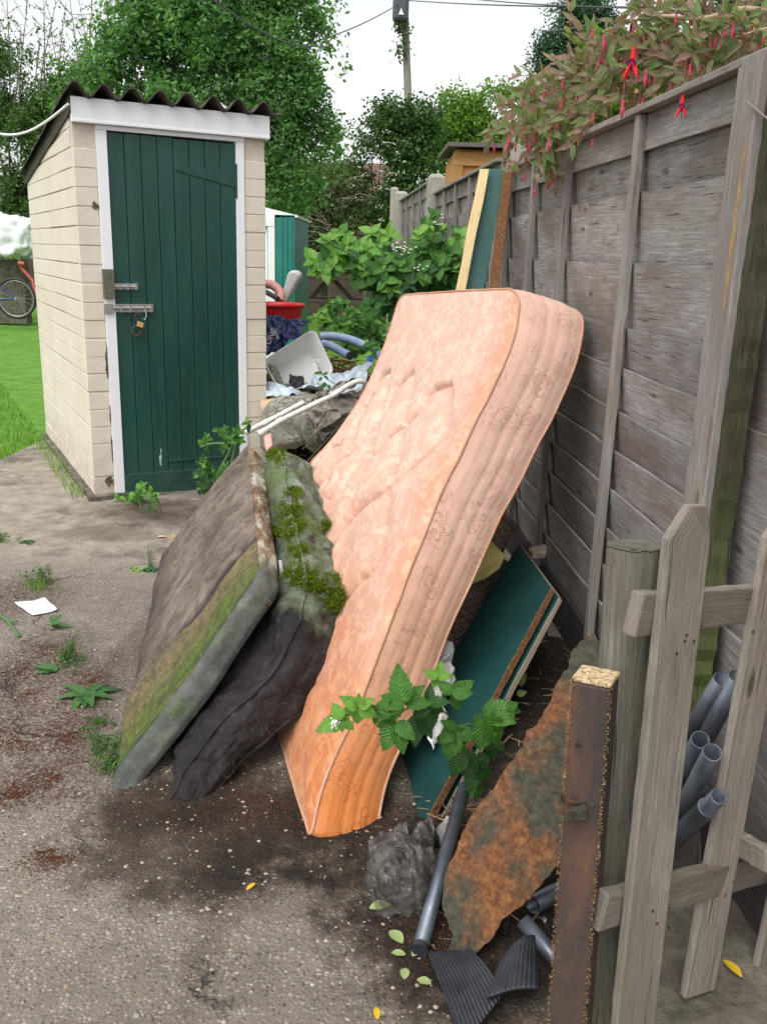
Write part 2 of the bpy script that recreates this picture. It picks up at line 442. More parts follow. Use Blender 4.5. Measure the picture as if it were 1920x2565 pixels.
@material
def painted_brick(t):
    o = t.co(); n = t.noise(o, 30, 6, .7); b = t.noise(o, 2.5, 5, .6)
    col = t.mix(t.ramp(b, [(.35, 0), (.7, 1)]), (.64, .565, .47), (.71, .645, .55))
    col = t.mix(t.ramp(t.noise(o, 7, 6, .75), [(.62, 0), (.72, .5)]), col, (.45, .4, .3))
    s = t.sep(o)
    low = t.math('MULTIPLY', t.ramp(s[2], [(.0, 1), (.35, 0)]), t.ramp(t.noise(o, 14, 6, .75), [(.4, 0), (.6, 1)]))
    col = t.mix(t.math('MULTIPLY', low, .55), col, (.22, .19, .14))
    t.bsdf(col, .6, t.bump(t.math('ADD', n, t.math('MULTIPLY', t.noise(o, 9, 3), .8)), .5, .006), spec=.35)
@material
def mortar(t):
    o = t.co(); t.bsdf(t.ramp(t.noise(o, 20, 5, .7), [(.3, (.52,.46,.38)), (.7, (.66,.59,.5))]), .8, t.bump(t.noise(o, 60, 5), .5, .004), spec=.2)
@material
def bare_brick(t):
    o = t.co(); t.bsdf(t.ramp(t.noise(o, 60, 5, .7), [(.3, (.04,.03,.028)), (.7, (.2,.13,.10))]), .95, t.bump(t.noise(o, 80, 5), .8, .005), spec=.1)
@material
def plinth_concrete(t):
    o = t.co(); n = t.noise(o, 10, 6, .7)
    t.bsdf(t.ramp(n, [(.3, (.06,.052,.04)), (.55, (.14,.125,.1)), (.75, (.27,.25,.21))]), .95, t.bump(n, .8, .02), spec=.15)
@material
def white_paint(t):
    o = t.co(); n = t.noise(o, 12, 6, .7)
    col = t.mix(t.ramp(n, [(.58, 0), (.72, .35)]), (.80, .81, .83), (.55, .55, .5))
    t.bsdf(col, .35, t.bump(t.noise(o, 25, 4), .15, .003), spec=.5)
@material
def green_paint(t):
    o = t.co(); n = t.noise(t.map(o, (1, 1, .15)), 25, 5, .65); b = t.noise(t.map(o, (1, 1, .4)), 3, 4)
    col = t.ramp(b, [(.3, (.006,.045,.036)), (.7, (.012,.070,.056))])
    chips = t.ramp(t.noise(t.map(o, (1, 1, .6)), 38, 6, .75), [(.665, 0), (.70, .6)])
    col = t.mix(t.ramp(t.noise(t.map(o, (3, 3, .25)), 6, 6, .7), [(.5, 0), (.75, .5)]), col, (.022, .10, .082))
    sz = t.sep(o); low = t.math('MULTIPLY', t.ramp(sz[2], [(.0, 1), (.4, 0)]), t.ramp(t.noise(o, 22, 6, .8), [(.42, 0), (.62, 1)])); col = t.mix(t.math('MULTIPLY', low, .4), col, (.10,.095,.07))
    col = t.mix(chips, col, (.06, .17, .145))
    t.bsdf(col, t.ramp(n, [(.3, .3), (.7, .5)]), t.bump(t.math('ADD', n, chips), .35, .003), spec=.5)
@material
def chip_paint(t):
    t.bsdf(t.ramp(t.noise(t.co(), 40, 4), [(.4, (.25,.4,.36)), (.6, (.5,.58,.55))]), .7, spec=.3)
@material
def corrugated(t):
    o = t.co(); n = t.noise(o, 30, 6, .75); b = t.noise(o, 6, 5, .7)
    col = t.ramp(n, [(.3, (.04,.033,.027)), (.55, (.11,.094,.08)), (.8, (.24,.22,.195))])
    col = t.mix(t.ramp(b, [(.55, 0), (.72, .7)]), col, (.07, .09, .025))
    t.bsdf(col, .95, t.bump(n, 1, .015), spec=.15)
@material
def galv(t):
    o = t.co(); n = t.noise(o, 30, 5, .7); b = t.noise(o, 7, 4)
    col = t.mix(t.ramp(b, [(.4, 0), (.65, 1)]), (.10, .115, .14), (.18, .205, .24))
    col = t.mix(t.ramp(t.noise(o, 55, 5, .7), [(.6, 0), (.7, .5)]), col, (.07,.075,.085))
    t.bsdf(col, t.ramp(n, [(.3, .3), (.7, .55)]), t.bump(n, .2, .002), spec=.5, metal=.65)
@material
def bright_metal(t):
    t.bsdf((.5, .5, .48), t.ramp(t.noise(t.co(), 60, 4), [(.3, .25), (.7, .5)]), metal=.9)
@material
def rust(t):
    o = t.co(); a = t.noise(o, 2.6, 7, .62, .3); b = t.noise(o, 60, 6, .75); c = t.noise(t.map(o, (1, 1, .35)), 14, 6, .7)
    r = t.ramp(b, [(.3, (.05,.022,.012)), (.5, (.155,.062,.025)), (.7, (.30,.14,.055))])
    gm = t.ramp(b, [(.3, (.022,.024,.018)), (.7, (.085,.078,.055))])
    mk = t.ramp(t.math('ADD', a, t.math('MULTIPLY', t.math('SUBTRACT', c, .5), .45)), [(.45, 0), (.56, 1)])
    col = t.mix(mk, gm, r)
    t.bsdf(col, .85, t.bump(t.math('ADD', b, t.math('MULTIPLY', mk, .4)), .8, .004), spec=.25)
@material
def rust_post(t):
    o = t.co(); b = t.noise(o, 60, 6, .75); a = t.noise(t.map(o, (1, 1, .3)), 9, 6, .7)
    col = t.ramp(a, [(.36, (.035,.03,.028)), (.52, (.075,.045,.035)), (.66, (.13,.06,.035)), (.8, (.22,.12,.06))])
    col = t.mix(t.ramp(b, [(.62, 0), (.72, .7)]), col, (.24,.15,.085))
    t.bsdf(col, .75, t.bump(b, .5, .004), spec=.35)
@material
def flaky_yellow(t):
    o = t.co(); v = t.noise(o, 130, 5, .8)
    t.bsdf(t.ramp(v, [(.38, (.10,.045,.02)), (.46, (.42,.30,.16)), (.6, (.68,.55,.36))]), .85, t.bump(v, .9, .003), spec=.2)
@material
def rust_crust(t):
    o = t.co(); v = t.noise(o, 110, 5, .8)
    t.bsdf(t.ramp(v, [(.35, (.06,.03,.018)), (.5, (.22,.13,.06)), (.65, (.5,.38,.2))]), .9, t.bump(v, 1, .004), spec=.1)
@material
def teal_board(t):
    o = t.co(); n = t.noise(o, 5, 5, .65)
    col = t.ramp(n, [(.3, (.004,.033,.032)), (.7, (.008,.055,.052))])
    col = t.mix(t.ramp(t.noise(o, 60, 6, .8), [(.66, 0), (.72, .5)]), col, (.14, .2, .17))
    t.bsdf(col, .55, t.bump(t.noise(o, 120, 3), .15, .002), spec=.4)
@material
def teal_faded(t):
    o = t.co(); n = t.noise(t.map(o, (1, 1, .2)), 12, 5, .65)
    t.bsdf(t.ramp(n, [(.3, (.035,.095,.088)), (.7, (.065,.145,.13))]), .6, spec=.3)
@material
def teal_metal(t):
    t.bsdf(t.ramp(t.noise(t.co(), 4, 4), [(.3, (.014,.16,.135)), (.7, (.022,.22,.18))]), .4, spec=.5)
@material
def chipboard(t):
    o = t.co(); v = t.noise(o, 120, 5, .8)
    t.bsdf(t.ramp(v, [(.35, (.08,.032,.015)), (.5, (.21,.10,.048)), (.65, (.36,.2,.10))]), .9, t.bump(v, 1, .006), spec=.1)
@material
def pale_edge(t): wood(t, [(.16,.12,.09), (.3,.245,.19), (.42,.36,.29), (.2,.15,.11)], knots=False)

@material
def peach_face(t):
    uv = t.co('UV'); s = t.sep(uv)      # metres: x along the length (0 at the ground), y across
    det = t.noise(uv, 70, 4, .6)
    # damask blotches
    wv = t.vmath('ADD', t.map(uv, (1, 1, 1)), t.map(t.noise(uv, 18, 4, .65, col=True), (.05, .05, 0)))
    dm = t.noise(t.map(wv, (11, 20, 1)), 1.6, 4, .55, 1.2)
    fl = flowers(t, uv, 9.0, .35, .5)
    dm2 = t.math('MAXIMUM', t.ramp(dm, [(.475, 0), (.495, 1)]), fl[0])
    light, dark = (.61, .405, .32), (.55, .33, .25)
    col = t.mix(dm2, light, dark)
    # rusty ochre water stains: strongest at the foot and along the piped edge
    big = t.noise(uv, 3.0, 5, .6)
    foot = t.math('ADD', t.math('MULTIPLY', s[0], .5), t.math('MULTIPLY', t.math('SUBTRACT', big, .5), .35))
    st = t.ramp(foot, [(.05, 1), (.2, .72), (.33, .28), (.6, 0)])
    edge = t.ramp(t.math('ADD', s[1], t.math('MULTIPLY', t.math('SUBTRACT', big, .5), .2)), [(.0, .85), (.16, .0)])
    col = t.mix(t.math('MAXIMUM', st, t.math('MULTIPLY', edge, .6)), col, t.mix(dm2, (.55,.20,.055), (.44,.135,.035)))
    ring = t.noise(t.map(uv, (1, 1.3, 1)), 3.3, 5, .6, .8)
    rg = t.math('MULTIPLY', t.ramp(ring, [(.495, 0), (.505, 1), (.515, 1), (.53, 0)]), t.ramp(s[0], [(.35, 1), (.8, .15)]))
    col = t.mix(t.math('MULTIPLY', rg, .3), col, (.66, .36, .15))
    col = t.mix(t.ramp(t.noise(uv, 9, 5, .7), [(.5, 0), (.75, .3)]), col, (.70, .52, .43))
    h = t.math('ADD', t.math('MULTIPLY', dm2, -.35), t.math('ADD', t.math('MULTIPLY', fl[1], -.5), t.math('MULTIPLY', det, .35)))
    t.bsdf(col, .48, t.bump(h, .5, .003), spec=.4, sheen=.25)
def flowers(t, uv, scale, r0, seed, petals=5.0):
    """flower shapes, one per Voronoi cell: (filled mask, outline)"""
    w = t.map(uv, (1, 1, 1), (seed, seed*2, 0))
    pos = t.vor(w, scale, 'F1', 'Position', .85, '2D'); rc = t.sep(t.vor(w, scale, 'F1', 'Color', .85, '2D'))
    d = t.vmath('SUBTRACT', t.map(w, (1, 1, 0)), pos); ds = t.sep(d)
    # scale to cell units
    r = t.math('MULTIPLY', t.vmath('LENGTH', t.comb(ds[0], ds[1]), out='Value'), scale)
    th = t.math('ADD', t.math('ARCTAN2', ds[1], ds[0]), t.math('MULTIPLY', rc[1], 6.0))
    pet = t.math('ABSOLUTE', t.math('COSINE', t.math('MULTIPLY', th, petals/2)))
    rad = t.math('MULTIPLY', t.math('ADD', .45, t.math('MULTIPLY', pet, .55)), t.math('MULTIPLY', t.math('ADD', .55, rc[0]), r0*.75))
    q = t.math('DIVIDE', r, rad)
    fill = t.ramp(q, [(.0, 1), (.93, 1), (1.0, 0)])
    osc = t.math('SINE', t.math('MULTIPLY', q, 17.0))
    line = t.math('MULTIPLY', t.ramp(osc, [(.55, 0), (.8, 1)]), t.ramp(t.math('MULTIPLY', q, .5), [(.53, 1), (.56, 0)]))
    return fill, line
@material
def peach_border(t):
    uv = t.co('UV'); s = t.sep(uv)
    wv = t.vmath('ADD', uv, t.map(t.noise(uv, 14, 3, .6, col=True), (.008, .008, 0)))
    f2 = flowers(t, wv, 17.0, .5, 8.7, 6.0); f3 = flowers(t, wv, 8.0, .5, 1.3, 5.0)
    ln = t.math('MAXIMUM', f2[1], f3[1])
    # winding stems
    wa = t.noise(t.map(uv, (6, 12, 1)), 1.2, 2, .5, 1.2); stem = t.ramp(wa, [(.488, 0), (.495, 1), (.503, 1), (.51, 0)])
    ln = t.math('MAXIMUM', ln, stem)
    pn = t.ramp(t.noise(uv, 9, 2), [(.40, .15), (.56, 1)]); ln = t.math('MULTIPLY', ln, pn)
    col = t.mix(t.ramp(t.noise(uv, 4, 4), [(.4, 0), (.6, 1)]), (.61, .395, .29), (.55, .335, .24))
    col = t.mix(t.math('MULTIPLY', t.ramp(s[0], [(.62, 0), (.95, 1)]), .5), col, (.78, .50, .42))
    col = t.mix(t.math('MULTIPLY', ln, .62), col, (.38, .18, .12))
    big = t.noise(uv, 3.0, 5, .6)
    foot = t.math('ADD', t.math('MULTIPLY', s[0], .5), t.math('MULTIPLY', t.math('SUBTRACT', big, .5), .25))
    st = t.ramp(foot, [(.03, 1), (.16, .75), (.2, .35), (.5, 0)])
    col = t.mix(st, col, t.mix(ln, (.52,.17,.04), (.36,.10,.025)))
    h = t.math('ADD', t.math('MULTIPLY', ln, -.25), t.math('MULTIPLY', t.noise(uv, 90, 4), .3))
    t.bsdf(col, .5, t.bump(h, .35, .002), spec=.35, sheen=.2)
@material
def peach_piping(t):
    uv = t.co('UV'); s = t.sep(uv)
    tw = t.math('SINE', t.math('MULTIPLY', t.math('ADD', s[0], s[1]), 900))
    col = t.mix(t.ramp(t.noise(t.co(), 8, 5), [(.35, 0), (.65, 1)]), (.60, .36, .25), (.52, .26, .14))
    t.bsdf(col, .7, t.bump(tw, .6, .002), spec=.2)

@material
def grey_mattress_face(t):
    uv = t.co('UV'); s = t.sep(uv)      # x up the slope from the ground, y along the length away from the camera
    n = t.noise(uv, 5, 6, .7); st = t.noise(t.map(uv, (6, 10, 1)), 1.9, 7, .75, .8)
    col = t.ramp(n, [(.3, (.075,.06,.052)), (.5, (.18,.145,.118)), (.7, (.27,.225,.18))])
    col = t.mix(t.ramp(st, [(.47, 0), (.6, .7)]), col, (.065,.052,.048))
    col = t.mix(t.math('MULTIPLY', t.ramp(s[0], [(.0, 1), (.22, 0)]), t.ramp(n, [(.35, .5), (.6, 1)])), col, (.03, .024, .025))
    # green and ochre band next to the near edge
    y = t.math('ADD', s[1], t.math('MULTIPLY', t.math('SUBTRACT', t.noise(uv, 7, 5, .7), .5), .07))
    band = t.ramp(y, [(.22, 1), (.28, 0)])
    bn = t.noise(t.map(uv, (3, 30, 1)), 1.5, 5, .65)
    bc = t.ramp(t.math('ADD', y, t.math('MULTIPLY', t.math('SUBTRACT', bn, .5), .34)), [(.0, (.05,.075,.03)), (.025, (.075,.12,.02)), (.07, (.10,.125,.03)), (.12, (.125,.115,.05)), (.18, (.18,.135,.07)), (.26, (.12,.098,.065))])
    bc = t.mix(t.ramp(t.noise(t.map(uv, (2, 8, 1)), 2.5, 4), [(.5, 0), (.68, .7)]), bc, (.2,.16,.075))
    bc = t.mix(t.ramp(t.noise(uv, 26, 6, .8), [(.45, 0), (.62, .85)]), bc, (.055,.055,.035)); bc = t.mix(t.ramp(t.noise(uv, 60, 5, .8), [(.56, 0), (.66, .6)]), bc, (.26,.25,.16))
    col = t.mix(band, col, bc); col = t.mix(t.ramp(t.math('ABSOLUTE', t.math('SUBTRACT', t.math('ADD', s[1], t.math('MULTIPLY', t.noise(uv, 10, 4), .02)), .285)), [(.0, .9), (.022, 0)]), col, (.035,.028,.03))
    fine = t.noise(uv, 120, 5, .8)
    col = t.mix(1.0, col, t.ramp(fine, [(.3, .8), (.7, 1.2)]), 'MULTIPLY')
    t.bsdf(col, .92, t.bump(t.math('ADD', fine, t.math('MULTIPLY', st, 1.5)), .6, .006), spec=.15)
@material
def grey_mattress_border(t):
    uv = t.co('UV'); o = t.co(); s = t.sep(o)
    n = t.noise(o, 6, 6, .7); f = t.noise(o, 110, 5, .8)
    col = t.ramp(n, [(.3, (.055,.06,.055)), (.5, (.115,.122,.112)), (.7, (.2,.205,.19))])
    gm = t.ramp(t.noise(o, 9, 5, .7), [(.52, 0), (.66, .7)])
    col = t.mix(gm, col, (.12,.17,.06))
    # top edge bleached with rusty streaks
    top = t.ramp(t.math('MULTIPLY', t.math('ADD', s[1], s[2]), .3), [(.925, 0), (.965, 1)])
    bl = t.ramp(t.noise(t.map(o, (1, .4, 1)), 22, 6, .75), [(.38, (.15,.065,.03)), (.5, (.3,.2,.12)), (.6, (.6,.57,.5))])
    col = t.mix(t.math('MULTIPLY', top, .85), col, bl)
    col = t.mix(1.0, col, t.ramp(f, [(.3, .75), (.7, 1.2)]), 'MULTIPLY')
    pits = t.ramp(t.vor(o, 45, 'F1', 'Distance'), [(.05, 1), (.12, 0)])
    col = t.mix(t.math('MULTIPLY', pits, t.ramp(n, [(.5, 0), (.6, .8)])), col, (.03,.03,.025))
    t.bsdf(col, .85, t.bump(t.math('SUBTRACT', f, pits), .6, .004), spec=.25)
@material
def dark_mattress(t):
    o = t.co(); s = t.sep(o); n = t.noise(o, 7, 7, .75); st = t.noise(t.map(o, (1, 1, .6)), 26, 6, .75)
    col = t.ramp(n, [(.32, (.005,.004,.0045)), (.5, (.018,.014,.015)), (.68, (.042,.034,.036))])
    col = t.mix(t.ramp(st, [(.56, 0), (.7, .4)]), col, (.09, .082, .088))
    # upper, weathered grey-green part
    zz = t.math('ADD', t.math('ADD', t.math('MULTIPLY', s[2], .9), t.math('MULTIPLY', s[1], .16)), t.math('MULTIPLY', t.math('SUBTRACT', n, .5), .5))
    up = t.ramp(zz, [(.70, 0), (.82, 1)])
    gc = t.ramp(t.noise(o, 11, 6, .7), [(.3, (.06,.065,.05)), (.5, (.15,.17,.135)), (.7, (.29,.31,.27))])
    gc = t.mix(t.ramp(t.noise(t.map(o, (1, 1, 1), (3, 1, 2)), 6, 6, .75), [(.44, 0), (.6, .85)]), gc, (.085,.125,.03)); gc = t.mix(t.ramp(t.noise(t.map(o, (1, 1, 1), (5, 2, 9)), 13, 6, .8), [(.54, 0), (.62, .8)]), gc, (.035,.026,.022))
    col = t.mix(up, col, gc)
    t.bsdf(col, t.ramp(st, [(.3, .55), (.7, .85)]), t.bump(t.math('ADD', st, n), .9, .012), spec=.35)
@material
def moss(t):
    t.leafout(t.ramp(t.island(), [(0, (.05,.10,.006)), (.5, (.17,.26,.015)), (1, (.32,.42,.04))]), .9, tr=.2)
@material
def dry_thread(t): t.bsdf(t.ramp(t.island(), [(0, (.03,.022,.018)), (1, (.15,.11,.085))]), .9, spec=.1)

@material
def wicker(t):
    uv = t.co('UV'); t.bsdf(t.ramp(t.noise(t.co(), 60, 4), [(.3, (.12,.08,.06)), (.7, (.36,.27,.21))]), .65, spec=.35)
@material
def yellow_foam(t):
    t.bsdf(t.ramp(t.noise(t.co(), 10, 5), [(.3, (.55,.43,.15)), (.7, (.68,.58,.25))]), .8, t.bump(t.noise(t.co(), 200, 3), .3, .002), spec=.2)
def clothy(t, a, b, rough=.6, sc=12, bd=.01, tr=0):
    o = t.co(); n = t.noise(o, sc, 5, .65)
    t.bsdf(t.ramp(n, [(.3, a), (.7, b)]), rough, t.bump(n, .5, bd), spec=.4)
@material
def white_cloth(t): clothy(t, (.5,.5,.49), (.75,.75,.73), .7)
@material
def grey_tarp(t): clothy(t, (.28,.31,.34), (.45,.49,.53), .4)
@material
def white_sack(t): clothy(t, (.68,.70,.73), (.82,.83,.85), .5, 5)
@material
def navy_plastic(t): clothy(t, (.012,.022,.085), (.03,.05,.17), .28, 7, .02)
@material
def pale_blue_sheet(t): clothy(t, (.30,.37,.43), (.5,.57,.63), .4, 6, .02)
@material
def brown_cloth(t): clothy(t, (.12,.105,.09), (.30,.27,.235), .75, 8, .02)
@material
def red_plastic(t): t.bsdf((.72, .016, .02), .35, spec=.5)
@material
def white_plastic(t):
    o = t.co(); t.bsdf(t.ramp(t.noise(o, 9, 6, .7), [(.4, (.72,.72,.73)), (.7, (.5,.49,.45))]), .35, spec=.5)
@material
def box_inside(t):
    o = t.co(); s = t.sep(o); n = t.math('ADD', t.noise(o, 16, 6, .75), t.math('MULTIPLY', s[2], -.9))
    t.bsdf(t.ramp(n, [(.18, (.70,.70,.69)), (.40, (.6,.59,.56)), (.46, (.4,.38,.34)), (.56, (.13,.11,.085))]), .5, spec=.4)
@material
def blue_hose(t): t.bsdf(t.ramp(t.noise(t.co(), 14, 4), [(.3, (.23,.32,.48)), (.7, (.33,.43,.6))]), .4, spec=.5)
@material
def bright_blue(t): t.bsdf((.03,.16,.55), .4)
@material
def white_tube(t): t.bsdf(t.ramp(t.noise(t.co(), 30, 5, .7), [(.5, (.68,.68,.64)), (.7, (.4,.38,.3))]), .35, spec=.5)
@material
def cracked_vinyl(t):
    o = t.co(); w = t.vmath('ADD', t.map(o, (1, 1, 3)), t.map(t.noise(o, 12, 4, col=True), (.12,.12,.2)))
    e = t.vor(w, 16, 'DISTANCE_TO_EDGE'); ck = t.math('MULTIPLY', t.ramp(e, [(0, 1), (.06, 0)]), t.ramp(t.noise(o, 8, 3), [(.42, 0), (.52, 1)]))
    col = t.mix(ck, t.ramp(t.noise(o, 8, 5, .7), [(.3, (.16,.15,.115)), (.7, (.37,.36,.3))]), (.05,.042,.03))
    t.bsdf(col, .7, t.bump(t.math('MULTIPLY', ck, -1), .8, .006), spec=.3)
@material
def twig(t): t.bsdf(t.ramp(t.island(), [(0, (.05,.03,.018)), (.6, (.17,.10,.055)), (1, (.36,.27,.17))]), .9, spec=.1)
@material
def pink_plastic(t): t.bsdf((.62,.30,.27), .5)
@material
def cardboard(t): t.bsdf(t.ramp(t.noise(t.co(), 7, 4), [(.3, (.42,.29,.18)), (.7, (.56,.42,.28))]), .85, spec=.2)
@material
def black_rubber(t):
    t.bsdf(t.ramp(t.noise(t.co(), 25, 5, .7), [(.3, (.012,.013,.017)), (.7, (.035,.038,.048))]), .6, t.bump(t.noise(t.co(), 120, 4), .3, .002), spec=.4)
@material
def bag_plastic(t):
    o = t.co(); n = t.noise(o, 22, 4, .6)
    p = t.n('ShaderNodeBsdfPrincipled'); p.inputs['Base Color'].default_value = (.22,.21,.20,1); p.inputs['Roughness'].default_value = .13
    p.inputs['Specular IOR Level'].default_value = .9
    t.L.new(t.bump(t.noise(o, 30, 3, .5, 1.0), .35, .01), p.inputs['Normal'])
    tr = t.n('ShaderNodeBsdfTransparent'); tr.inputs[0].default_value = (.84, .82, .8, 1)
    mx = t.n('ShaderNodeMixShader'); t.put(mx.inputs[0], t.ramp(n, [(.4, .10), (.62, .34)]))
    t.L.new(tr.outputs[0], mx.inputs[1]); t.L.new(p.outputs[0], mx.inputs[2]); t.L.new(mx.outputs[0], t.out.inputs[0])
@material
def glass_jar(t): t.bsdf((.5,.5,.5), .1, trans=.6, ior=1.4)
@material
def paper(t): t.bsdf(t.ramp(t.noise(t.co(), 30, 4), [(.4, (.78,.78,.76)), (.7, (.6,.6,.58))]), .7)
@material
def tyre(t): t.bsdf((.02,.02,.022), .7)
@material
def blue_frame(t): t.bsdf((.035,.05,.17), .4)
@material
def red_paint(t): t.bsdf((.32,.05,.04), .5)
@material
def white_line(t): t.bsdf((.8,.8,.78), .5)
@material
def black_cable(t): t.bsdf((.05,.055,.06), .5)
@material
def pole_wood(t): wood(t, [(.14,.13,.11), (.26,.24,.21), (.38,.36,.32), (.2,.19,.16)])
@material
def black_box(t): t.bsdf((.06,.065,.075), .4)
@material
def far_brick(t):
    o = t.n('ShaderNodeTexBrick'); t.put(o.inputs['Vector'], t.map(t.co('UV'), (1,1,1))); o.inputs['Scale'].default_value = 4.4
    o.inputs['Color1'].default_value = (.25,.10,.07,1); o.inputs['Color2'].default_value = (.19,.11,.09,1); o.inputs['Mortar'].default_value = (.3,.27,.23,1)
    t.bsdf(o.outputs['Color'], .9)
@material
def felt(t): t.bsdf((.12,.11,.10), .9)

def leafmat(t, c0, c1, c2, tr=.35, rough=.45, patch=None, pscale=1.2):
    i = t.island(); o = t.co()
    n = t.noise(o, pscale, 4, .6)
    col = t.ramp(i, [(0, c0), (.55, c1), (1, c2)])
    if patch: col = t.mix(t.ramp(n, [(.42, 0), (.62, .75)]), col, patch)
    t.leafout(col, rough, tr=tr, trcol=t.mix(1.0, col, (1.3, 1.5, .7), 'MULTIPLY'))
@material
def leaf_tree(t): leafmat(t, (.05,.13,.04), (.105,.24,.07), (.20,.37,.13), patch=(.16,.31,.09), tr=.45)
@material
def leaf_left(t): leafmat(t, (.03,.08,.02), (.075,.16,.04), (.15,.23,.085), patch=(.11,.19,.05), tr=.42)
@material
def leaf_dark(t): leafmat(t, (.025,.075,.02), (.055,.14,.035), (.11,.21,.055), patch=(.10,.15,.05), tr=.4)
@material
def leaf_bright(t): leafmat(t, (.09,.18,.02), (.17,.31,.035), (.30,.46,.07), patch=(.10,.2,.03), tr=.45)
@material
def leaf_conifer(t): leafmat(t, (.015,.055,.028), (.035,.10,.045), (.08,.17,.07), tr=.3)
@material
def leaf_scrub(t): leafmat(t, (.04,.075,.02), (.085,.15,.04), (.16,.2,.08), patch=(.12,.10,.06))
@material
def bark(t):
    o = t.co(); n = t.noise(t.map(o, (1, 1, .3)), 30, 5, .7); t.bsdf(t.ramp(n, [(.3, (.04,.033,.025)), (.7, (.13,.11,.085))]), .9, t.bump(n, .8, .01), spec=.1)
@material
def pale_twig(t): t.bsdf((.24,.21,.17), .9, spec=.1)
@material
def blossom(t): t.bsdf((.72,.70,.66), .8)
@material
def yellow_leaf(t): t.leafout((.75,.5,.03), .5, tr=.3)
@material
def fallen_leaf(t): t.leafout(t.ramp(t.island(), [(0, (.16,.24,.06)), (.5, (.3,.38,.14)), (.8,(.36,.44,.22)), (1, (.4,.26,.06))]), .5, tr=.2)

def veined(t, c0, c1, tip, tr=.3, rough=.38):
    uv = t.co('UV'); s = t.sep(uv)        # x along the midrib 0..1, y across -1..1
    ay = t.math('ABSOLUTE', s[1]); ph = t.math('SUBTRACT', t.math('MULTIPLY', s[0], 8.5), t.math('MULTIPLY', ay, 2.4))
    vein = t.math('ABSOLUTE', t.math('SINE', t.math('MULTIPLY', ph, math.pi)))
    vm = t.ramp(vein, [(.0, 1), (.16, 0)]); mid = t.ramp(ay, [(.02, 1), (.07, 0)]); vm = t.math('MAXIMUM', vm, mid)
    col = t.mix(t.island(), c0, c1); col = t.mix(t.math('MULTIPLY', vm, .4), col, tip)
    col = t.mix(1.0, col, t.ramp(t.noise(t.co(), 60, 4), [(.3, .8), (.7, 1.2)]), 'MULTIPLY')
    t.leafout(col, rough, t.bump(t.math('ADD', vein, t.math('MULTIPLY', t.noise(uv, 12, 3), .4)), .6, .003), tr=tr, trcol=t.mix(1.0, col, (1.3, 1.5, .6), 'MULTIPLY'))
@material
def bramble_leaf(t): veined(t, (.035,.125,.016), (.075,.21,.03), (.14,.30,.06))
@material
def bramble_leaf_young(t): veined(t, (.10,.27,.035), (.19,.38,.06), (.26,.45,.12))
@material
def bramble_leaf_dark(t): veined(t, (.018,.07,.014), (.035,.11,.022), (.07,.16,.04))
@material
def weed_leaf(t): veined(t, (.04,.13,.03), (.09,.22,.06), (.2,.34,.14))
@material
def green_stem(t): t.bsdf((.10,.18,.05), .6)
@material
def red_stem(t): t.bsdf(t.ramp(t.island(), [(0, (.22,.06,.05)), (1, (.2,.13,.07))]), .6)
@material
def fuchsia_leaf(t): veined(t, (.17,.30,.10), (.38,.23,.22), (.45,.25,.22), tr=.45, rough=.5)
@material
def fuchsia_flower(t):
    t.leafout(t.ramp(t.island(), [(0, (.5,.05,.11)), (.6, (.66,.08,.16)), (1, (.72,.2,.25))]), .5, tr=.35)
@material
def fuchsia_petal(t): t.leafout((.12,.02,.22), .5, tr=.3)
@material
def fuchsia_bright(t): t.leafout((.85,.03,.03), .5, tr=.4)
@material
def fuchsia_wood(t): t.bsdf((.38,.28,.18), .8)
# ------------------------------------------------------------------ reference frames
O0 = G(238, 1250); O0.z = 0                                  # front left corner of the outhouse
SB = R(28.1); SX = Vector((math.cos(SB), math.sin(SB), 0)); SY = Vector((-math.sin(SB), math.cos(SB), 0)); UP = Vector((0, 0, 1))
def S(a, b, z): return O0+SX*a+SY*b+UP*z                     # outhouse frame: along the front, depth, height
FA = R(-4.33); FD = Vector((math.sin(FA), math.cos(FA), 0)); FN = Vector((math.cos(FA), -math.sin(FA), 0)); FO = 0.96
def FP(s, z, o=0.0): return FD*s+FN*(FO+o)+UP*z               # fence frame: distance along, height, offset behind the face
def FH(a, b, o=0.0): return plane_hit(a, b, FN*(FO+o), FN)
def fs(p): return Vector(p).dot(FD)

# patches on the concrete: (x, y, rx, ry, amount, colour, raggedness)
def gpx(a, b): g = GD(a, b); return g.x, g.y
MOSS_PATCHES = []
for (a, b, rx, ry) in [(60, 1500, .25, .38), (150, 1590, .16, .26), (90, 1420, .2, .3), (40, 1600, .2, .2), (120, 1680, .22, .16), (200, 1470, .1, .3), (30, 1720, .15, .12), (20, 1290, .3, .3), (120, 1850, .1, .08)]:
    MOSS_PATCHES.append((*gpx(a, b), rx, ry, .72, (.07, .03, .02), 1.0))
DAMP_SHADE_PATCHES = []  # damp soil; those between mattress and fence also darken as painted shade
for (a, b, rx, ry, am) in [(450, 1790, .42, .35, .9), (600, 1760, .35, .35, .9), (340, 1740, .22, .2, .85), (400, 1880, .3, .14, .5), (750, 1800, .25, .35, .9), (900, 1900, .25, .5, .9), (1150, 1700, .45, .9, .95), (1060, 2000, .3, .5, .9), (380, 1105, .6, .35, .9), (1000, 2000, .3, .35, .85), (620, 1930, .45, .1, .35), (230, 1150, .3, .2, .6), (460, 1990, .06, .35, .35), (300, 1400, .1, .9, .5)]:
    DAMP_SHADE_PATCHES.append((*gpx(a, b), rx, ry, am, (.38, .34, .31), 1.0))

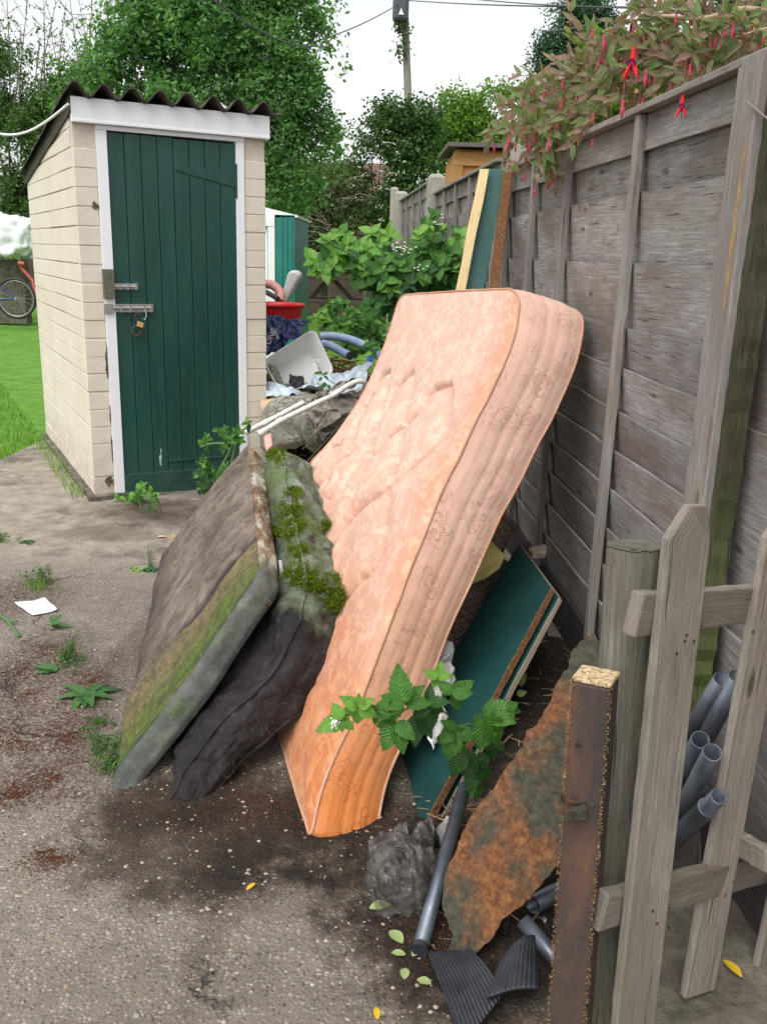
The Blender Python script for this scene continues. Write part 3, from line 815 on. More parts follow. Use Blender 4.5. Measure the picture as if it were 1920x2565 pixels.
# ground: one large earth sheet, the lawn and the concrete laid on it
earth = MB(); earth.box((-150, -20, -.7), (300, 0, 0), (0, 220, 0), (0, 0, .55))
struct(earth.build('earth', soil))
conc = MB()
edge_c = [(-4.5, -2), (3.5, -2), (3.5, 6.2), (.2, 6.2), (-.5, 5.9), (-1.2, 5.9), (-2.6, 7.2)]
lp = [S(-.42, 1.25, 0), S(-.62, 1.0, 0), S(-.95, .82, 0), S(-3, 0.9, 0)]
edge_c = [Vector((x, y, 0)) for x, y in edge_c]+lp+[Vector((-6, 5.3, 0))]
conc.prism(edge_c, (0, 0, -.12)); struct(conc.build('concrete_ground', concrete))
lg = MB(); pts = []
NX, NY = 60, 60
for i in range(NX):
    for j in range(NY):
        x = -26+i*52/(NX-1); y = 4.5+(j/(NY-1))**1.6*45; pts.append((x, y, -.035+.012*fbm((x, y, 0), .6)))
lg.grid(pts, NX, NY, flip=False); struct(lg.build('lawn', lawn_ground))

# grass blades (uncountable)
def blades(mb, pos, h, w, lean=.35):
    for p in pos:
        a = U_(0, 6.283); hh = h*U_(.5, 1.25); d = Vector((math.cos(a), math.sin(a), 0)); sd = Vector((-d.y, d.x, 0))*w*.5
        p = Vector(p); l = U_(0, lean)*hh; m_ = p+d*l*.4+UP*hh*.6; t_ = p+d*l+UP*hh
        mb.add([p-sd, p+sd, m_+sd*.7, m_-sd*.7, t_], [(0,1,2,3), (3,2,4)], [[(0,0)]*4, [(0,0)]*3])
gb = MB()
pos = []
for i in range(42000):
    k = rnd.random(); y = 5.9+k**1.6*11; x = rnd.uniform(-.55, -.2)*y*1.0-.2
    if y > 5 and (Vector((x, y, 0))-O0).dot(SX) < -.02 and (Vector((x, y, 0))-O0).dot(SY) > .95+.25*min(1, max(0, -(Vector((x, y, 0))-O0).dot(SX)))*0:
        b = (Vector((x, y, 0))-O0).dot(SY); a = (Vector((x, y, 0))-O0).dot(SX)
        if b > 1.15+.1*n3((x, y, 0), 5) or (a > -.5 and b > .85+.1*n3((x, y, 0), 5) and a > -.22-(b-.85)): pos.append((x, y, -.05))
blades(gb, pos, .05, .008)
tag(gb.build('lawn_grass', grass_blade), 'bright green mown grass of the lawn left of the outhouse', 'grass', kind='stuff')
gb = MB(); pos = []
for i in range(9000):
    y = U_(5.9, 11); x = U_(-.12, .11)*y-.1
    pos.append((x, y, -.05))
blades(gb, pos, .16, .012, .6)
tag(gb.build('rough_grass', grass_blade), 'rough long grass and ground weeds behind the peach mattress', 'grass', kind='stuff')

# loose grit on the concrete
gr = MB()
def stone(mb, p, r, flat=.55):
    a = U_(0, 3); vs = []
    for k in range(5):
        th = a+k*1.2566; vs.append(Vector(p)+Vector((math.cos(th)*r*U_(.7, 1.2), math.sin(th)*r*U_(.6, 1.1), r*flat*U_(.1, .5))))
    vs.append(Vector(p)+Vector((U_(-.2, .2)*r, U_(-.2, .2)*r, r*flat*1.2))); vs.append(Vector(p)-UP*r*.2)
    fc = []
    for k in range(5): fc += [(k, (k+1) % 5, 5), ((k+1) % 5, k, 6)]
    mb.add(vs, fc)
for i in range(2400):
    y = 1.15+rnd.random()**1.3*3.0; x = U_(-.52, .12)*(y+.25)
    stone(gr, (x, y, 0), rnd.choice([.0022, .003, .003, .004, .006]))
tag(gr.build('loose_grit', pebble), 'pale loose grit and small stones scattered over the concrete', 'gravel', kind='stuff')
rm = MB()
for i in range(9000):
    c = rnd.choice(MOSS_PATCHES); k = abs(rnd.gauss(0, .5)); a = U_(0, 6.28)
    p = Vector((c[0]+math.cos(a)*k*c[2]*1.1, c[1]+math.sin(a)*k*c[3]*1.1, 0))
    if n3(p, 9, 3)+.3*n3(p, 30) > -.05: stone(rm, p, U_(.0012, .003), .8)
for i in range(3500):
    c = rnd.choice([(a*K, b*K) for a, b in ((560,1730),(650,1760),(480,1760),(860,1780),(900,1880),(930,2000),(300,1730),(1000,2060))])
    p = G(c[0]+rnd.gauss(0, 70), c[1]+rnd.gauss(0, 45)); stone(rm, p, U_(.0012, .0035), .8)
tag(rm.build('moss_crumbs', red_moss), 'dark red-brown crumbs of dried moss and leaf litter on the concrete', 'moss', kind='stuff')

# ------------------------------------------------------------------ outhouse
WID, DEP, ZF, ZB = 1.085, 2.0, 2.12, 1.86
house = thing('outhouse', S(0, 0, 0), 'cream painted brick outhouse with a dark corrugated roof and green plank door', 'outhouse')
def ztop(b): return ZF+(ZB-ZF)*b/DEP
core = MB(); e = .004
core.add([S(e, e, -.02), S(.12, e, -.02), S(.12, e, ZF), S(e, e, ZF), S(e, DEP-e, -.02), S(e, DEP-e, ZB)],
         [(0, 1, 2, 3), (4, 0, 3, 5)])
core.box(S(e, .1, -.02), SX*(.0+.09), SY*(DEP-.12), UP*(ZB))
core.box(S(.96, e, -.02), SX*(WID-.96-e), SY*.12, UP*(ZF+.0))
core.box(S(.99, .1, -.02), SX*(WID-.99-e), SY*(DEP-.12), UP*ZB)
core.box(S(e, DEP-.1, -.02), SX*(WID-.03), SY*.1, UP*ZB)
wall = core.build('wall', mortar, house)
br = MB(); dark = MB()
CH = .1015
def brick(mb, o, ax, ay, az, j=.004):
    jit = Vector((U_(-j, j)*.3, U_(-j, j)*.3, U_(-j, j)))
    mb.box(Vector(o)+jit, ax, ay, az)
nrow = int(2.14/CH)+1
for r_ in range(nrow):
    z = .03+r_*CH; h = CH-.006
    # front pillars
    if z+h < 2.02:
        w = .118+U_(-.003, .003); pr_ = U_(-.002, .003)
        brick(br, S(0, -pr_, z), SX*w, SY*.09, UP*h)
        brick(br, S(.957, -pr_, z), SX*(WID-.957), SY*.09, UP*h)
    # left side, stepped under the roof slope
    b = .09 if r_ % 2 else .0
    b = .002 if r_ % 2 == 0 else .09
    b = .09
    while b < DEP-.02:
        L = .90 if r_ % 2 else (.45 if b < .1 else .9)
        b2 = min(b+L, DEP); zt = z+h; za, zb = ztop(b)+.01, ztop(b2)+.01
        if z < za-.01:
            pr_ = U_(-.001, .0025); x0 = -pr_
            t0, t1 = min(zt, za), min(zt, max(z+.005, zb))
            jz = U_(-.0025, .0025)
            g_ = .0008
            c = [S(x0, b+g_, z+jz), S(x0, b2-g_, z+jz), S(x0, b2-g_, t1+jz), S(x0, b+g_, t0+jz), S(.08, b+g_, z), S(.08, b2-g_, z), S(.08, b2-g_, t1), S(.08, b+g_, t0)]
            br.add(c, [(0,3,2,1)[::1], (4,5,6,7), (0,1,5,4), (3,7,6,2), (0,4,7,3), (1,2,6,5)])
        b = b2
    # right side
    brick(br, S(WID-.08, .09, z), SX*.08, SY*(DEP-.1), UP*min(h, max(.02, ZB-z)))
br.build('brickwork', painted_brick, house, bevel=.005)
# spots where paint and brick have fallen away by the door
for (a, z, w, h) in [(.098, 1.66, .022, .06), (.112, .80, .009, .16), (.095, .10, .028, .05), (.116, .5, .004, .12), (.116, .3, .004, .16)]:
    p = MB(); pts = []; n = 14
    for k in range(n):
        th = 2*math.pi*k/n; rr = U_(.35, 1.35); pts.append(S(a+math.cos(th)*w*rr, -.0055, z+math.sin(th)*h*rr*.5))
    p.prism(pts, SY*.004); q = p.build('bare_patch', bare_brick, house); q['label'] = 'patch of bare dark brick where the cream paint has flaked off'
# plinth
pl = MB()
def rough_box(mb, o, ax, ay, az, n=10, j=.008):
    o, ax, ay, az = map(Vector, (o, ax, ay, az))
    bm_ = bmesh.new(); bmesh.ops.create_cube(bm_, size=1); bmesh.ops.subdivide_edges(bm_, edges=bm_.edges[:], cuts=n, use_grid_fill=True)
    for v in bm_.verts:
        q = o+ax*(v.co.x+.5)+ay*(v.co.y+.5)+az*(v.co.z+.5)
        v.co = q+Vector((n3(q, 9, 1), n3(q, 9, 5), n3(q, 9, 8)))*j*1.6+Vector((n3(q, 30, 1), n3(q, 30, 5), n3(q, 30, 8)))*j*.8
    bm_.verts.ensure_lookup_table()
    mb.add([v.co[:] for v in bm_.verts], [[v.index for v in f.verts] for f in bm_.faces]); bm_.free()
rough_box(pl, S(-.035, -.05, -.08), SX*.24, SY*.2, UP*.105, 8)
rough_box(pl, S(.16, -.045, -.08), SX*.95, SY*.15, UP*.085, 14)
rough_box(pl, S(-.04, .1, -.08), SX*.14, SY*(DEP-.1), UP*.10, 16)
pl.build('plinth', plinth_concrete, house)
# door frame, head and fascia
fr = MB(); fr.box(S(.120, -.008, .02), SX*.058, SY*.06, UP*2.03); fr.build('door_post', white_paint, house, bevel=.003)
fr = MB(); fr.box(S(.905, -.008, .02), SX*.05, SY*.06, UP*2.03); fr.build('door_post', white_paint, house, bevel=.003)
fr = MB(); fr.box(S(.120, -.010, 2.05), SX*.835, SY*.06, UP*.025); fr.build('door_head', white_paint, house, bevel=.003)
fa = MB(); fa.box(S(-.004, -.035, 2.075), SX*(WID+.022), SY*.045, UP*.125); fa.box(S(-.004, -.040, 2.075), SX*(WID+.022), SY*.006, UP*.016); fa.build('fascia', white_paint, house, bevel=.003)
# door
door = thing('door', (0, 0, 0), None, None); door.parent = house; door.location = S(.18, 0, 0)-S(0, 0, 0)
pk = MB(); nb = 8; dw = .723/nb
for i in range(nb):
    pk.box(S(.180+i*dw+.0012, .004+U_(0, .0015), .045), SX*(dw-.0026), SY*.028, UP*(1.998+(-.004 if i > 3 else 0)))
pk.box(S(.181, .022, .04), SX*.72, SY*.02, UP*2.0)
pk.build('planks', green_paint, door, bevel=.004)
wb = MB(); wb.box(S(.176, -.010, .0), SX*.70, SY*.016, UP*.135); wb.build('weather_board', green_paint, door, bevel=.003)
wb = MB(); wb.box(S(.44, -.002, .19), SX*.42, SY*.008, UP*.012); wb.build('ledge_strip', green_paint, door, bevel=.002)
hg = MB(); hg.prism([S(.902, -.002, 1.885), S(.902, -.002, 1.80), S(.56, -.002, 1.868), S(.545, -.002, 1.878), S(.56, -.002, 1.893)], SY*.007)
hinge = hg.build('strap_hinge', green_paint, door, bevel=.0015)
sc_ = MB()
for a in (.57, .66, .77, .88):
    s1_ = MB(); s1_.tube([S(a, -.0005, 1.879-(a-.57)*.10), S(a, -.006, 1.879-(a-.57)*.1)], .006, 8); s1_.build('screw', green_paint, hinge)
sc_.tube([S(.905, -.006, 1.93), S(.905, -.006, 1.74)], .006, 8)
sc_.build('hinge_pin', green_paint, hinge)
ch = MB()
for (a, z, w, h) in [(.40, .215, .011, .05), (.405, .26, .006, .02), (.315, .98, .005, .02), (.30, 1.03, .006, .01)]:
    pts = [S(a+math.cos(k*.7)*w*U_(.5, 1), .0025, z+math.sin(k*.7)*h*U_(.5, 1)) for k in range(9)]; ch = MB(); ch.prism(pts, SY*.0012); ch.build('paint_chip', chip_paint, door)
# latch furniture on the door
kb = MB(); kb.box(S(.112, -.038, 1.165), SX*.062, SY*.03, UP*.16); kb.tube([S(.143, -.04, 1.285), S(.143, -.036, 1.285)], .008, 10); kb.tube([S(.143, -.04, 1.205), S(.143, -.036, 1.205)], .008, 10)
kb.build('keeper_block', grey_plank, door, bevel=.003)
bo = MB(); bo.box(S(.176, -.004, 1.215), SX*.135, SY*.005, UP*.032); bo.tube([S(.17, -.014, 1.231), S(.30, -.014, 1.231)], .0075, 10)
for a in (.20, .245, .29): bo.box(S(a, -.024, 1.213), SX*.01, SY*.022, UP*.036)
bo.build('sliding_bolt', bright_metal, door, bevel=.001)
bo = MB(); bo.box(S(.178, -.004, 1.088), SX*.215, SY*.005, UP*.045); bo.tube([S(.125, -.016, 1.113), S(.385, -.016, 1.113)], .0085, 10)
for a in (.20, .25, .33, .37): bo.box(S(a, -.027, 1.088), SX*.012, SY*.024, UP*.045)
bo.tube([S(.343, -.02, 1.113), S(.345, -.03, 1.07), S(.335, -.03, 1.045), S(.32, -.03, 1.055)], .004, 8); bo.box(S(.112, -.024, 1.085), SX*.05, SY*.024, UP*.05)
bo.build('hasp_bolt', bright_metal, door, bevel=.001)
# roof
rf = MB(); nu, nv = 150, 22; pts = []; pitch = .1475; x0, x1 = -.045, WID+.065
for layer in (0, 1):
    for i in range(nu):
        a = x0+(x1-x0)*i/(nu-1); zc = .031*math.cos(2*math.pi*(a-.015)/pitch)
        for j in range(nv):
            b = -.085+(DEP+.17)*j/(nv-1); z = ztop(b)+.108+zc-.008*layer+.004*n3((a, b, 0), 14)
            z += .0
            pts.append(S(a, b+.006*n3((a, 0, 3), 20), z))
n_ = nu*nv
rf.grid(pts[:n_], nu, nv, flip=False); rf.grid(pts[n_:], nu, nv, flip=True)
rim = [i*nv for i in range(nu)]; 
for i in range(nu-1):
    rf.add([pts[i*nv], pts[(i+1)*nv], pts[n_+(i+1)*nv], pts[n_+i*nv]], [(0, 3, 2, 1)])
    rf.add([pts[i*nv+nv-1], pts[(i+1)*nv+nv-1], pts[n_+(i+1)*nv+nv-1], pts[n_+i*nv+nv-1]], [(0, 1, 2, 3)])
for j in range(nv-1):
    rf.add([pts[j], pts[j+1], pts[n_+j+1], pts[n_+j]], [(0, 1, 2, 3)]); q = (nu-1)*nv
    rf.add([pts[q+j], pts[q+j+1], pts[n_+q+j+1], pts[n_+q+j]], [(0, 3, 2, 1)])
rf.build('roof', corrugated, house)
vg = MB(); b = -.05
vg.add([S(-.012, -.03, ztop(0)+.0), S(-.012, DEP+.05, ztop(DEP)-.0), S(-.012, DEP+.05, ztop(DEP)+.085), S(-.012, -.03, ztop(0)+.085),
        S(.03, -.03, ztop(0)), S(.03, DEP+.05, ztop(DEP)), S(.03, DEP+.05, ztop(DEP)+.085), S(.03, -.03, ztop(0)+.085)], [(0,3,2,1),(4,5,6,7),(0,1,5,4),(3,7,6,2),(0,4,7,3),(1,2,6,5)])
vg.build('verge_mortar', corrugated, house)
# padlock hanging on the bolt
pd = thing('padlock', S(.305, -.03, .97), 'rusty padlock with a big ring hanging below the bolt of the green door', 'padlock')
q = MB(); ring = [S(.285+.030*math.cos(t_*.3491), -.028, .985+.030*math.sin(t_*.3491)) for t_ in range(19)]; q.tube(ring, .0035, 8, caps=False); q.tube([S(.285+.026*math.cos(t_*.3491), -.026, .985+.026*math.sin(t_*.3491)) for t_ in range(19)], .006, 8, caps=False); q.build('ring', rust_post, pd)
q = MB(); q.box(S(.285, -.045, 1.012), SX*.032+UP*-.012, SY*.016, UP*.028+SX*.01); q.build('lock_body', orange_timber, pd, bevel=.003)
q = MB(); q.tube([S(.292, -.036, 1.04), S(.28, -.034, 1.065), S(.288, -.033, 1.085), S(.302, -.034, 1.088), S(.308, -.035, 1.07)], .0035, 8); q.build('shackle', rust_post, pd)
# timber batten standing at the far right corner of the outhouse
bt = MB(); bt.plank(S(WID+.016, .10, 0), S(WID+.016, .10, 1.95), SX*.024, SY*.05, 8, .002)
tag(bt.build('timber_batten', grey_plank, bevel=.002), 'grey upright batten fixed against the right corner of the outhouse', 'batten')
# clothes line
cl = MB(); a0 = S(-.02, -.06, 2.155); a1 = PD(-60, 268, 5.6); cl.tube([a0.lerp(a1, k/12)-UP*.10*math.sin(math.pi*k/12) for k in range(13)], .0065, 8)
tag(cl.build('clothes_line', white_line), 'thick white clothes line stretching left from the outhouse roof', 'clothes line')
# ------------------------------------------------------------------ fence on the right
def fence_panel(s0, s1, zt, zb, battens, label, o=0.0, nb=9, fr=(FD, FN, FO), cap=True, last=None, topr=.10, hs=None):
    D, N, O = fr
    def Q(s, z, oo=0.0): return D*s+N*(O+o+oo)+UP*z
    pn = thing('overlap_fence', Q((s0+s1)/2, zb), label, 'fence panel', 'weathered overlap fence panels along the right boundary')
    bd = MB(); hs = hs or [1]*nb; nb = len(hs); tot = sum(hs); zc = zb
    for i in range(nb):
        h = (zt-.03-zb)*hs[i]/tot; z0 = zc; zc += h; w = h+.016; n = 14; j0 = U_(-.006, .006)
        vs, us = [], []; off = (U_(0, 60), U_(0, 60)); pj = U_(-1, 1)*.004
        for k in range(n+1):
            s = s0+(s1-s0)*k/n; wob = .008*n3((s*4, i*7.3, 0), 1.5)+.003*n3((s*25, i*7.3, 0), 1)+pj*(2*k/n-1)
            # each board leans out at the bottom over the one below
            b0 = Q(s, z0, .028); b1 = Q(s, z0+w+wob, .004); 
            vs += [b0, b1, b1+N*.010, b0+N*.010]
            us.append(off[0]+s)
        fc, uv = [], []
        for k in range(n):
            for a, b, va, vb in ((0, 1, 0, w), (1, 2, w, w+.01), (2, 3, w+.01, 2*w), (3, 0, 0, -.01)):
                fc.append((k*4+a, k*4+b, k*4+4+b, k*4+4+a)); uv.append([(us[k], off[1]+va), (us[k], off[1]+vb), (us[k+1], off[1]+vb), (us[k+1], off[1]+va)])
        bd.add(vs, fc, uv)
    bd.build('boards', fence_wood, pn)
    tr = MB(); tr.plank(Q(s0, zt-.012-topr/2+.0, .004), Q(s1, zt-.012-topr/2, .004), UP*topr, N*.012, 12, .002); tr.build('top_rail', fence_wood, pn, bevel=.002)
    for s in battens:
        b = MB(); b.plank(Q(s, zb, -.014), Q(s, zt-.012, -.014), D*.042, N*.026, 16, .0015); b.build('batten', fence_batten_wood, pn, bevel=.003)
    if cap:
        c = MB(); c.plank(Q(s0, zt, -.004), Q(s1, zt, -.004), N*.065, UP*.02, 16, .002); c.build('capping', fence_batten_wood, pn, bevel=.003)
    return pn
def fsx(a, b): return fs(FH(a, b))
# battens measured on the photo (top ends)
S_L = fsx(1888, 150)
bs = [fsx(*p) for p in ((1619, 270), (1438, 350), (1350, 395), (1283, 428))]
ZFT = 1.45+.5*FO/1.1055; ZFB = 1.45-1.47*FO/1.1055; SE = fsx(1277, 428)+.02
fence_panel(S_L-.02, SE, ZFT, ZFB, bs, 'nearest long grey overlap fence panel, behind the peach mattress', hs=[.135]*8+[.20,.21,.22])
S_NEAR = S_L
# gravel board under the near panel
gvb = MB(); gvb.plank(FP(1.2, ZFB-.155, .03), FP(SE, ZFB-.155, .03), UP*.30, FN*.03, 30, .003)
tag(gvb.build('gravel_board', dark_board, bevel=.003), 'dark damp gravel board along the foot of the near fence panel', 'board')
# near post with the rough rope-like strip, then the next panel
pst = thing('fence_post', FP(S_NEAR-.10, 0), 'thick grey fence post with an orange lichen streak at the right edge of the photo', 'fence post', 'fence posts')
b = MB(); b.plank(FP(S_L-.055, 0, -.012), FP(S_L-.055, ZFT+.01, -.012), FD*.115, FN*.045, 20, .002); b.build('post_shaft', algae_post_wood, pst, bevel=.005)
b = MB(); b.plank(FP(S_L-.132, 0, .01), FP(S_L-.132, 2.1, .01), FD*.03, FN*.05, 60, .005); b.build('rough_strip', mossy_strip, pst)
@material
def orange_lichen(t): t.bsdf(t.ramp(t.noise(t.co(), 60, 5), [(.3, (.26,.17,.08)), (.7, (.45,.26,.08))]), .9)
lc = MB(); pts = []
for k in range(16):
    z = 1.35+.36*k/15; pts.append(FP(S_NEAR-.092+.006*n3((z*9, 0, 0))+.004*math.sin(k*1.7), z, -.0362))
for k in range(15, -1, -1):
    z = 1.35+.36*k/15; w = .009*math.sin(math.pi*(k+.5)/16)+.003; pts.append(FP(S_NEAR-.092+w+.003*math.sin(k*2.3), z, -.0362))
lc.prism(pts, FN*.002); lc.build('lichen_streak', orange_lichen, pst)
fence_panel(.6, S_NEAR-.02, 2.1, .05, [S_NEAR-.6], 'dark fence panel at the right edge beyond the picket fence', nb=4, o=.055)
# far end of the near panel: tall concrete post
def conc_post(p, h, label, w=.11, d=.10, ax=FD, n=FN):
    c = MB(); p = Vector(p); c.box(p-ax*w/2-n*d/2, ax*w, n*d, UP*(h-.03)); t0 = p+UP*(h-.03)
    a, b_ = ax*w/2, n*d/2
    base = [t0-a-b_, t0+a-b_, t0+a+b_, t0-a+b_]; top = [t0-a*.6-b_*.6+UP*.03, t0+a*.6-b_*.6+UP*.03, t0+a*.6+b_*.6+UP*.03, t0-a*.6+b_*.6+UP*.03]
    c.add(base+top, [(4,5,6,7)]+[(k, (k+1) % 4, (k+1) % 4+4, k+4) for k in range(4)])
    return tag(c.build('concrete_post', concrete_post, bevel=.004), label, 'fence post', 'fence posts')
pA = FP(SE+.12, 0, .02)
conc_post(pA, ZFT+.02, 'pale concrete fence post beside the leaning faded green board')
b = MB(); b.plank(FP(SE+.03, 0, -.03), FP(SE+.03, 1.84, -.03), FD*.10, FN*.05, 12, .002)
tag(b.build('timber_post', fence_wood, bevel=.003), 'dark timber upright between the green board and the near panel', 'post')
# wide concrete block behind the junction
b = MB(); w0 = FP(SE+.35, 0, .30); b.box(w0-FN*.22, FN*.52, FD*.10, UP*2.13)
tag(b.build('concrete_pier', concrete_post, bevel=.006), 'square concrete pier top showing over the fence under the fuchsia', 'pier')
# two far panels, ending at grey concrete posts
def far_frame(pA_, pB_):
    d = (pB_-pA_); d.z = 0; L = d.length; d.normalize(); n = Vector((d.y, -d.x, 0)); return (d, n, pA_.dot(n)), pA_.dot(d), pA_.dot(d)+L
q0 = FP(SE+.2, 0); q1 = FP(fsx(1093, 480), 0)
fr1, a0_, a1_ = far_frame(q0, q1)
dd = fr1[0]
ztf = FH(1130, 466).z; print('far fence', SE, ztf, FH(1020, 485), q1)
fence_panel(a0_, a1_, ztf, .25, [a0_+(a1_-a0_)*k for k in (.12, .34, .56, .78, .97)], 'middle grey overlap fence panel beyond the leaning boards', nb=8, fr=fr1)
q2 = FP(fsx(1006, 480), 0)
conc_post(q1+dd*.09, ztf+.16, 'tall square concrete post between the two far fence panels', ax=fr1[0], n=fr1[1], w=.14, d=.14)
fr2, b0_, b1_ = far_frame(q1+dd*.2, q2)
fence_panel(b0_, b1_, FH(1040, 482).z, .2, [b0_+(b1_-b0_)*k for k in (.08, .3, .52, .74, .94)], 'farthest grey overlap fence panel at the end of the garden', nb=7, fr=fr2)
conc_post(q2+fr2[0]*.1, FH(1010, 475).z, 'farthest concrete fence post with a flat capped head', ax=fr2[0], n=fr2[1], w=.16, d=.16)
conc_post(q2+fr2[0]*.9-fr2[1]*.02, FH(1000, 472).z+.05, 'slim last concrete post beside the hedge', ax=fr2[0], n=fr2[1], w=.1, d=.1)

# ------------------------------------------------------------------ neighbour's orange timber shed behind the fence
def nshed(x0, y0, w, d, z0, z1, label, roofc=felt):
    t = thing('timber_shed', (x0+w/2, y0+d/2, 0), label, 'shed', 'orange timber sheds next door')
    b = MB(); b.box((x0, y0, 0), (w, 0, 0), (0, d, 0), (0, 0, z0)); b.build('wall', orange_timber, t)
    for k in (0, w-.07): f = MB(); f.box((x0+k, y0-.03, 0), (.07, 0, 0), (0, .028, 0), (0, 0, z0)); f.build('corner_post', orange_timber, t, bevel=.004)
    f = MB(); f.box((x0-.02, y0-.035, z0-.14), (w+.04, 0, 0), (0, .03, 0), (0, 0, .12)); f.build('eaves_board', orange_timber, t, bevel=.004)
    r_ = MB(); r_.prism([(x0-.08, y0-.14, z0+.01), (x0-.08, y0+d+.1, z1), (x0-.08, y0+d+.1, z1+.035), (x0-.08, y0-.14, z0+.045)], (w+.16, 0, 0)); r_.build('roof', roofc, t)
    return t
s1 = PD(985, 312, 8.6); nshed(s1.x, 8.6, .95, 1.6, s1.z-.04, s1.z+.04, 'small orange timber shed peeping over the far fence')
t = thing('timber_building', (2.9, 6.6, 0), 'yellow-orange timber building with a pale roof edge behind the fuchsia', 'building')
s2 = PD(1170, 175, 6.4); s3 = PD(1660, 95, 4.6)
b = MB(); wv = Vector((s3.x-s2.x, s3.y-s2.y, 0)); b.box((s2.x, s2.y, 0), wv, Vector((-wv.y, wv.x, 0)).normalized()*2, UP*(s2.z-.05)); b.build('wall', orange_timber, t)
r_ = MB(); nn = Vector((-wv.y, wv.x, 0)).normalized(); a = Vector((s2.x, s2.y, 0))-nn*.12-wv*.03
r_.prism([a+UP*(s2.z-.06), a+nn*2.2+UP*(s2.z+.1), a+nn*2.2+UP*(s2.z+.14), a+UP*(s2.z-.02)], wv*1.06); r_.build('roof', concrete_post, t)
f = MB(); f.box(Vector((s2.x, s2.y, s2.z-.22))-nn*.03, wv, nn*.028, UP*.14); f.build('eaves_board', orange_timber, t)

# ------------------------------------------------------------------ boards leaning at the far end of the near panel
def lean(name, mat, p0, p1, wv, tv, label, cat, n=8, jit=.0015, group=None):
    b = MB(); b.plank(p0, p1, wv, tv, n, jit); return tag(b.build(name, mat, bevel=.002), label, cat, group)
g0, g1 = P(1185, 745, 4.45), P(1243, 424, 4.72)
def thru(p0, p1, z): k = (z-p0.z)/(p1.z-p0.z); return p0+(p1-p0)*k
gb0 = thru(g0, g1, .05)
wv = Vector((.12, -.03, 0)); 
teal = thing('leaning_green_board', gb0, 'tall faded green board with a rough chipboard edge leaning on the far fence post', 'board')
b = MB(); b.plank(gb0, g1, Vector((.085, .02, 0)), Vector((-.01, .05, 0)).normalized()*.02, 1); b.build('face', teal_faded, teal, bevel=.002)
e0, e1 = P(1233, 745, 4.43), P(1272, 424, 4.70); e0 = thru(e0, e1, .05)
b = MB(); b.plank(e0, e1, Vector((.038, .01, 0)), Vector((-.01, .05, 0)).normalized()*.035, 24, .003); b.build('raw_edge', chipboard, teal)
c0, c1 = P(1150, 745, 4.38), P(1212, 424, 4.66)
lean('cream_timber_plank', cream_timber, thru(c0, c1, .05), c1, Vector((.045, .0, 0)), Vector((0, .03, 0)), 'pale cream timber plank leaning beside the tall faded green board', 'plank', 12, .003)

# ------------------------------------------------------------------ picket fence in the right foreground
PDIR = Vector((.87, .49, 0)).normalized(); PNR = Vector((PDIR.y, -PDIR.x, 0))      # PNR points to the camera side
pf = thing('picket_fence', (.62, 1.3, 0), 'weathered grey picket fence with pointed pales in the right foreground', 'picket fence')
def picket(top, bot, w, lab, point='R'):
    """pale from the bottom centre to the shoulder, pointed head"""
    b = MB(); top, bot = Vector(top), Vector(bot); ax = (top-bot).normalized(); wd = (PDIR-ax*PDIR.dot(ax)).normalized(); th = ax.cross(wd).normalized()*.018
    if th.dot(PNR) < 0: th = -th
    top, bot = top-th, bot-th
    n = 22; L = (top-bot).length; vs = []; us = []; off = (U_(0, 40), U_(0, 40))
    def ring(c, w0, w1, k):
        j = .0012
        vs.extend([c-wd*w0+wd*U_(-j, j), c+wd*w1+wd*U_(-j, j), c+wd*w1+th, c-wd*w0+th])
        us.append(off[0]+k)
    for i in range(n): ring(bot+ax*(L-.0)*i/(n-1), w/2, w/2, L*i/(n-1))
    ring(top+ax*.055, w*.06, w*.34, L+.055) if point == 'R' else ring(top+ax*.05, w*.3, w*.1, L+.05)
    fc, uv = [], []; per = [0, w, w+.018, 2*w+.018, 2*w+.036]
    for k in range(n):
        for q in range(4):
            f = (k*4+q, k*4+(q+1) % 4, k*4+4+(q+1) % 4, k*4+4+q)
            fc.append(f); uv.append([(us[k], off[1]+per[q]), (us[k], off[1]+per[q+1]), (us[k+1], off[1]+per[q+1]), (us[k+1], off[1]+per[q])])
    fc += [(0, 3, 2, 1), (n*4, n*4+1, n*4+2, n*4+3)]; uv += [[(0, 0)]*4]*2
    b.add(vs, fc, uv); bm_ = None
    return b.build('pale', picket_wood, pf, bevel=.003)
# first pale: its own depth about 1.33 m
A_t, A_b = PD(1490, 1165, 1.36), PD(1370, 2250, 1.24)
B_t, B_b = PD(1690, 1165, 1.60), PD(1512, 2150, 1.455)
picket(A_t, A_b, .094, ''); picket(B_t, B_b, .086, '')
C_b = PD(1655, 2110, 1.56); C_t = C_b+(B_t-B_b)+Vector((.05, .03, 0))
picket(C_t, C_b, .074, '')
def rail(p0, p1, h, name='rail', mat=picket_wood):
    p0, p1 = p0-PNR*.036, p1-PNR*.036; b = MB(); ax = (p1-p0).normalized(); b.plank(p0, p1, (UP-ax*UP.dot(ax)).normalized()*h, ax.cross(UP).normalized()*.026, 14, .0015); return b.build(name, mat, pf, bevel=.003)
rail(PD(1402, 1345, 1.29), PD(1608, 1322, 1.51)+(PD(1608, 1322, 1.51)-PD(1402, 1345, 1.29))*.5, .072)
r0, r1 = PD(1322, 1995, 1.22), PD(1680, 1893, 1.60)
rail(r0, r1+(r1-r0)*.3, .066)
rail(PD(1592, 1822, 1.56), PD(1700, 1885, 1.42), .045, 'brace')
nl = MB()
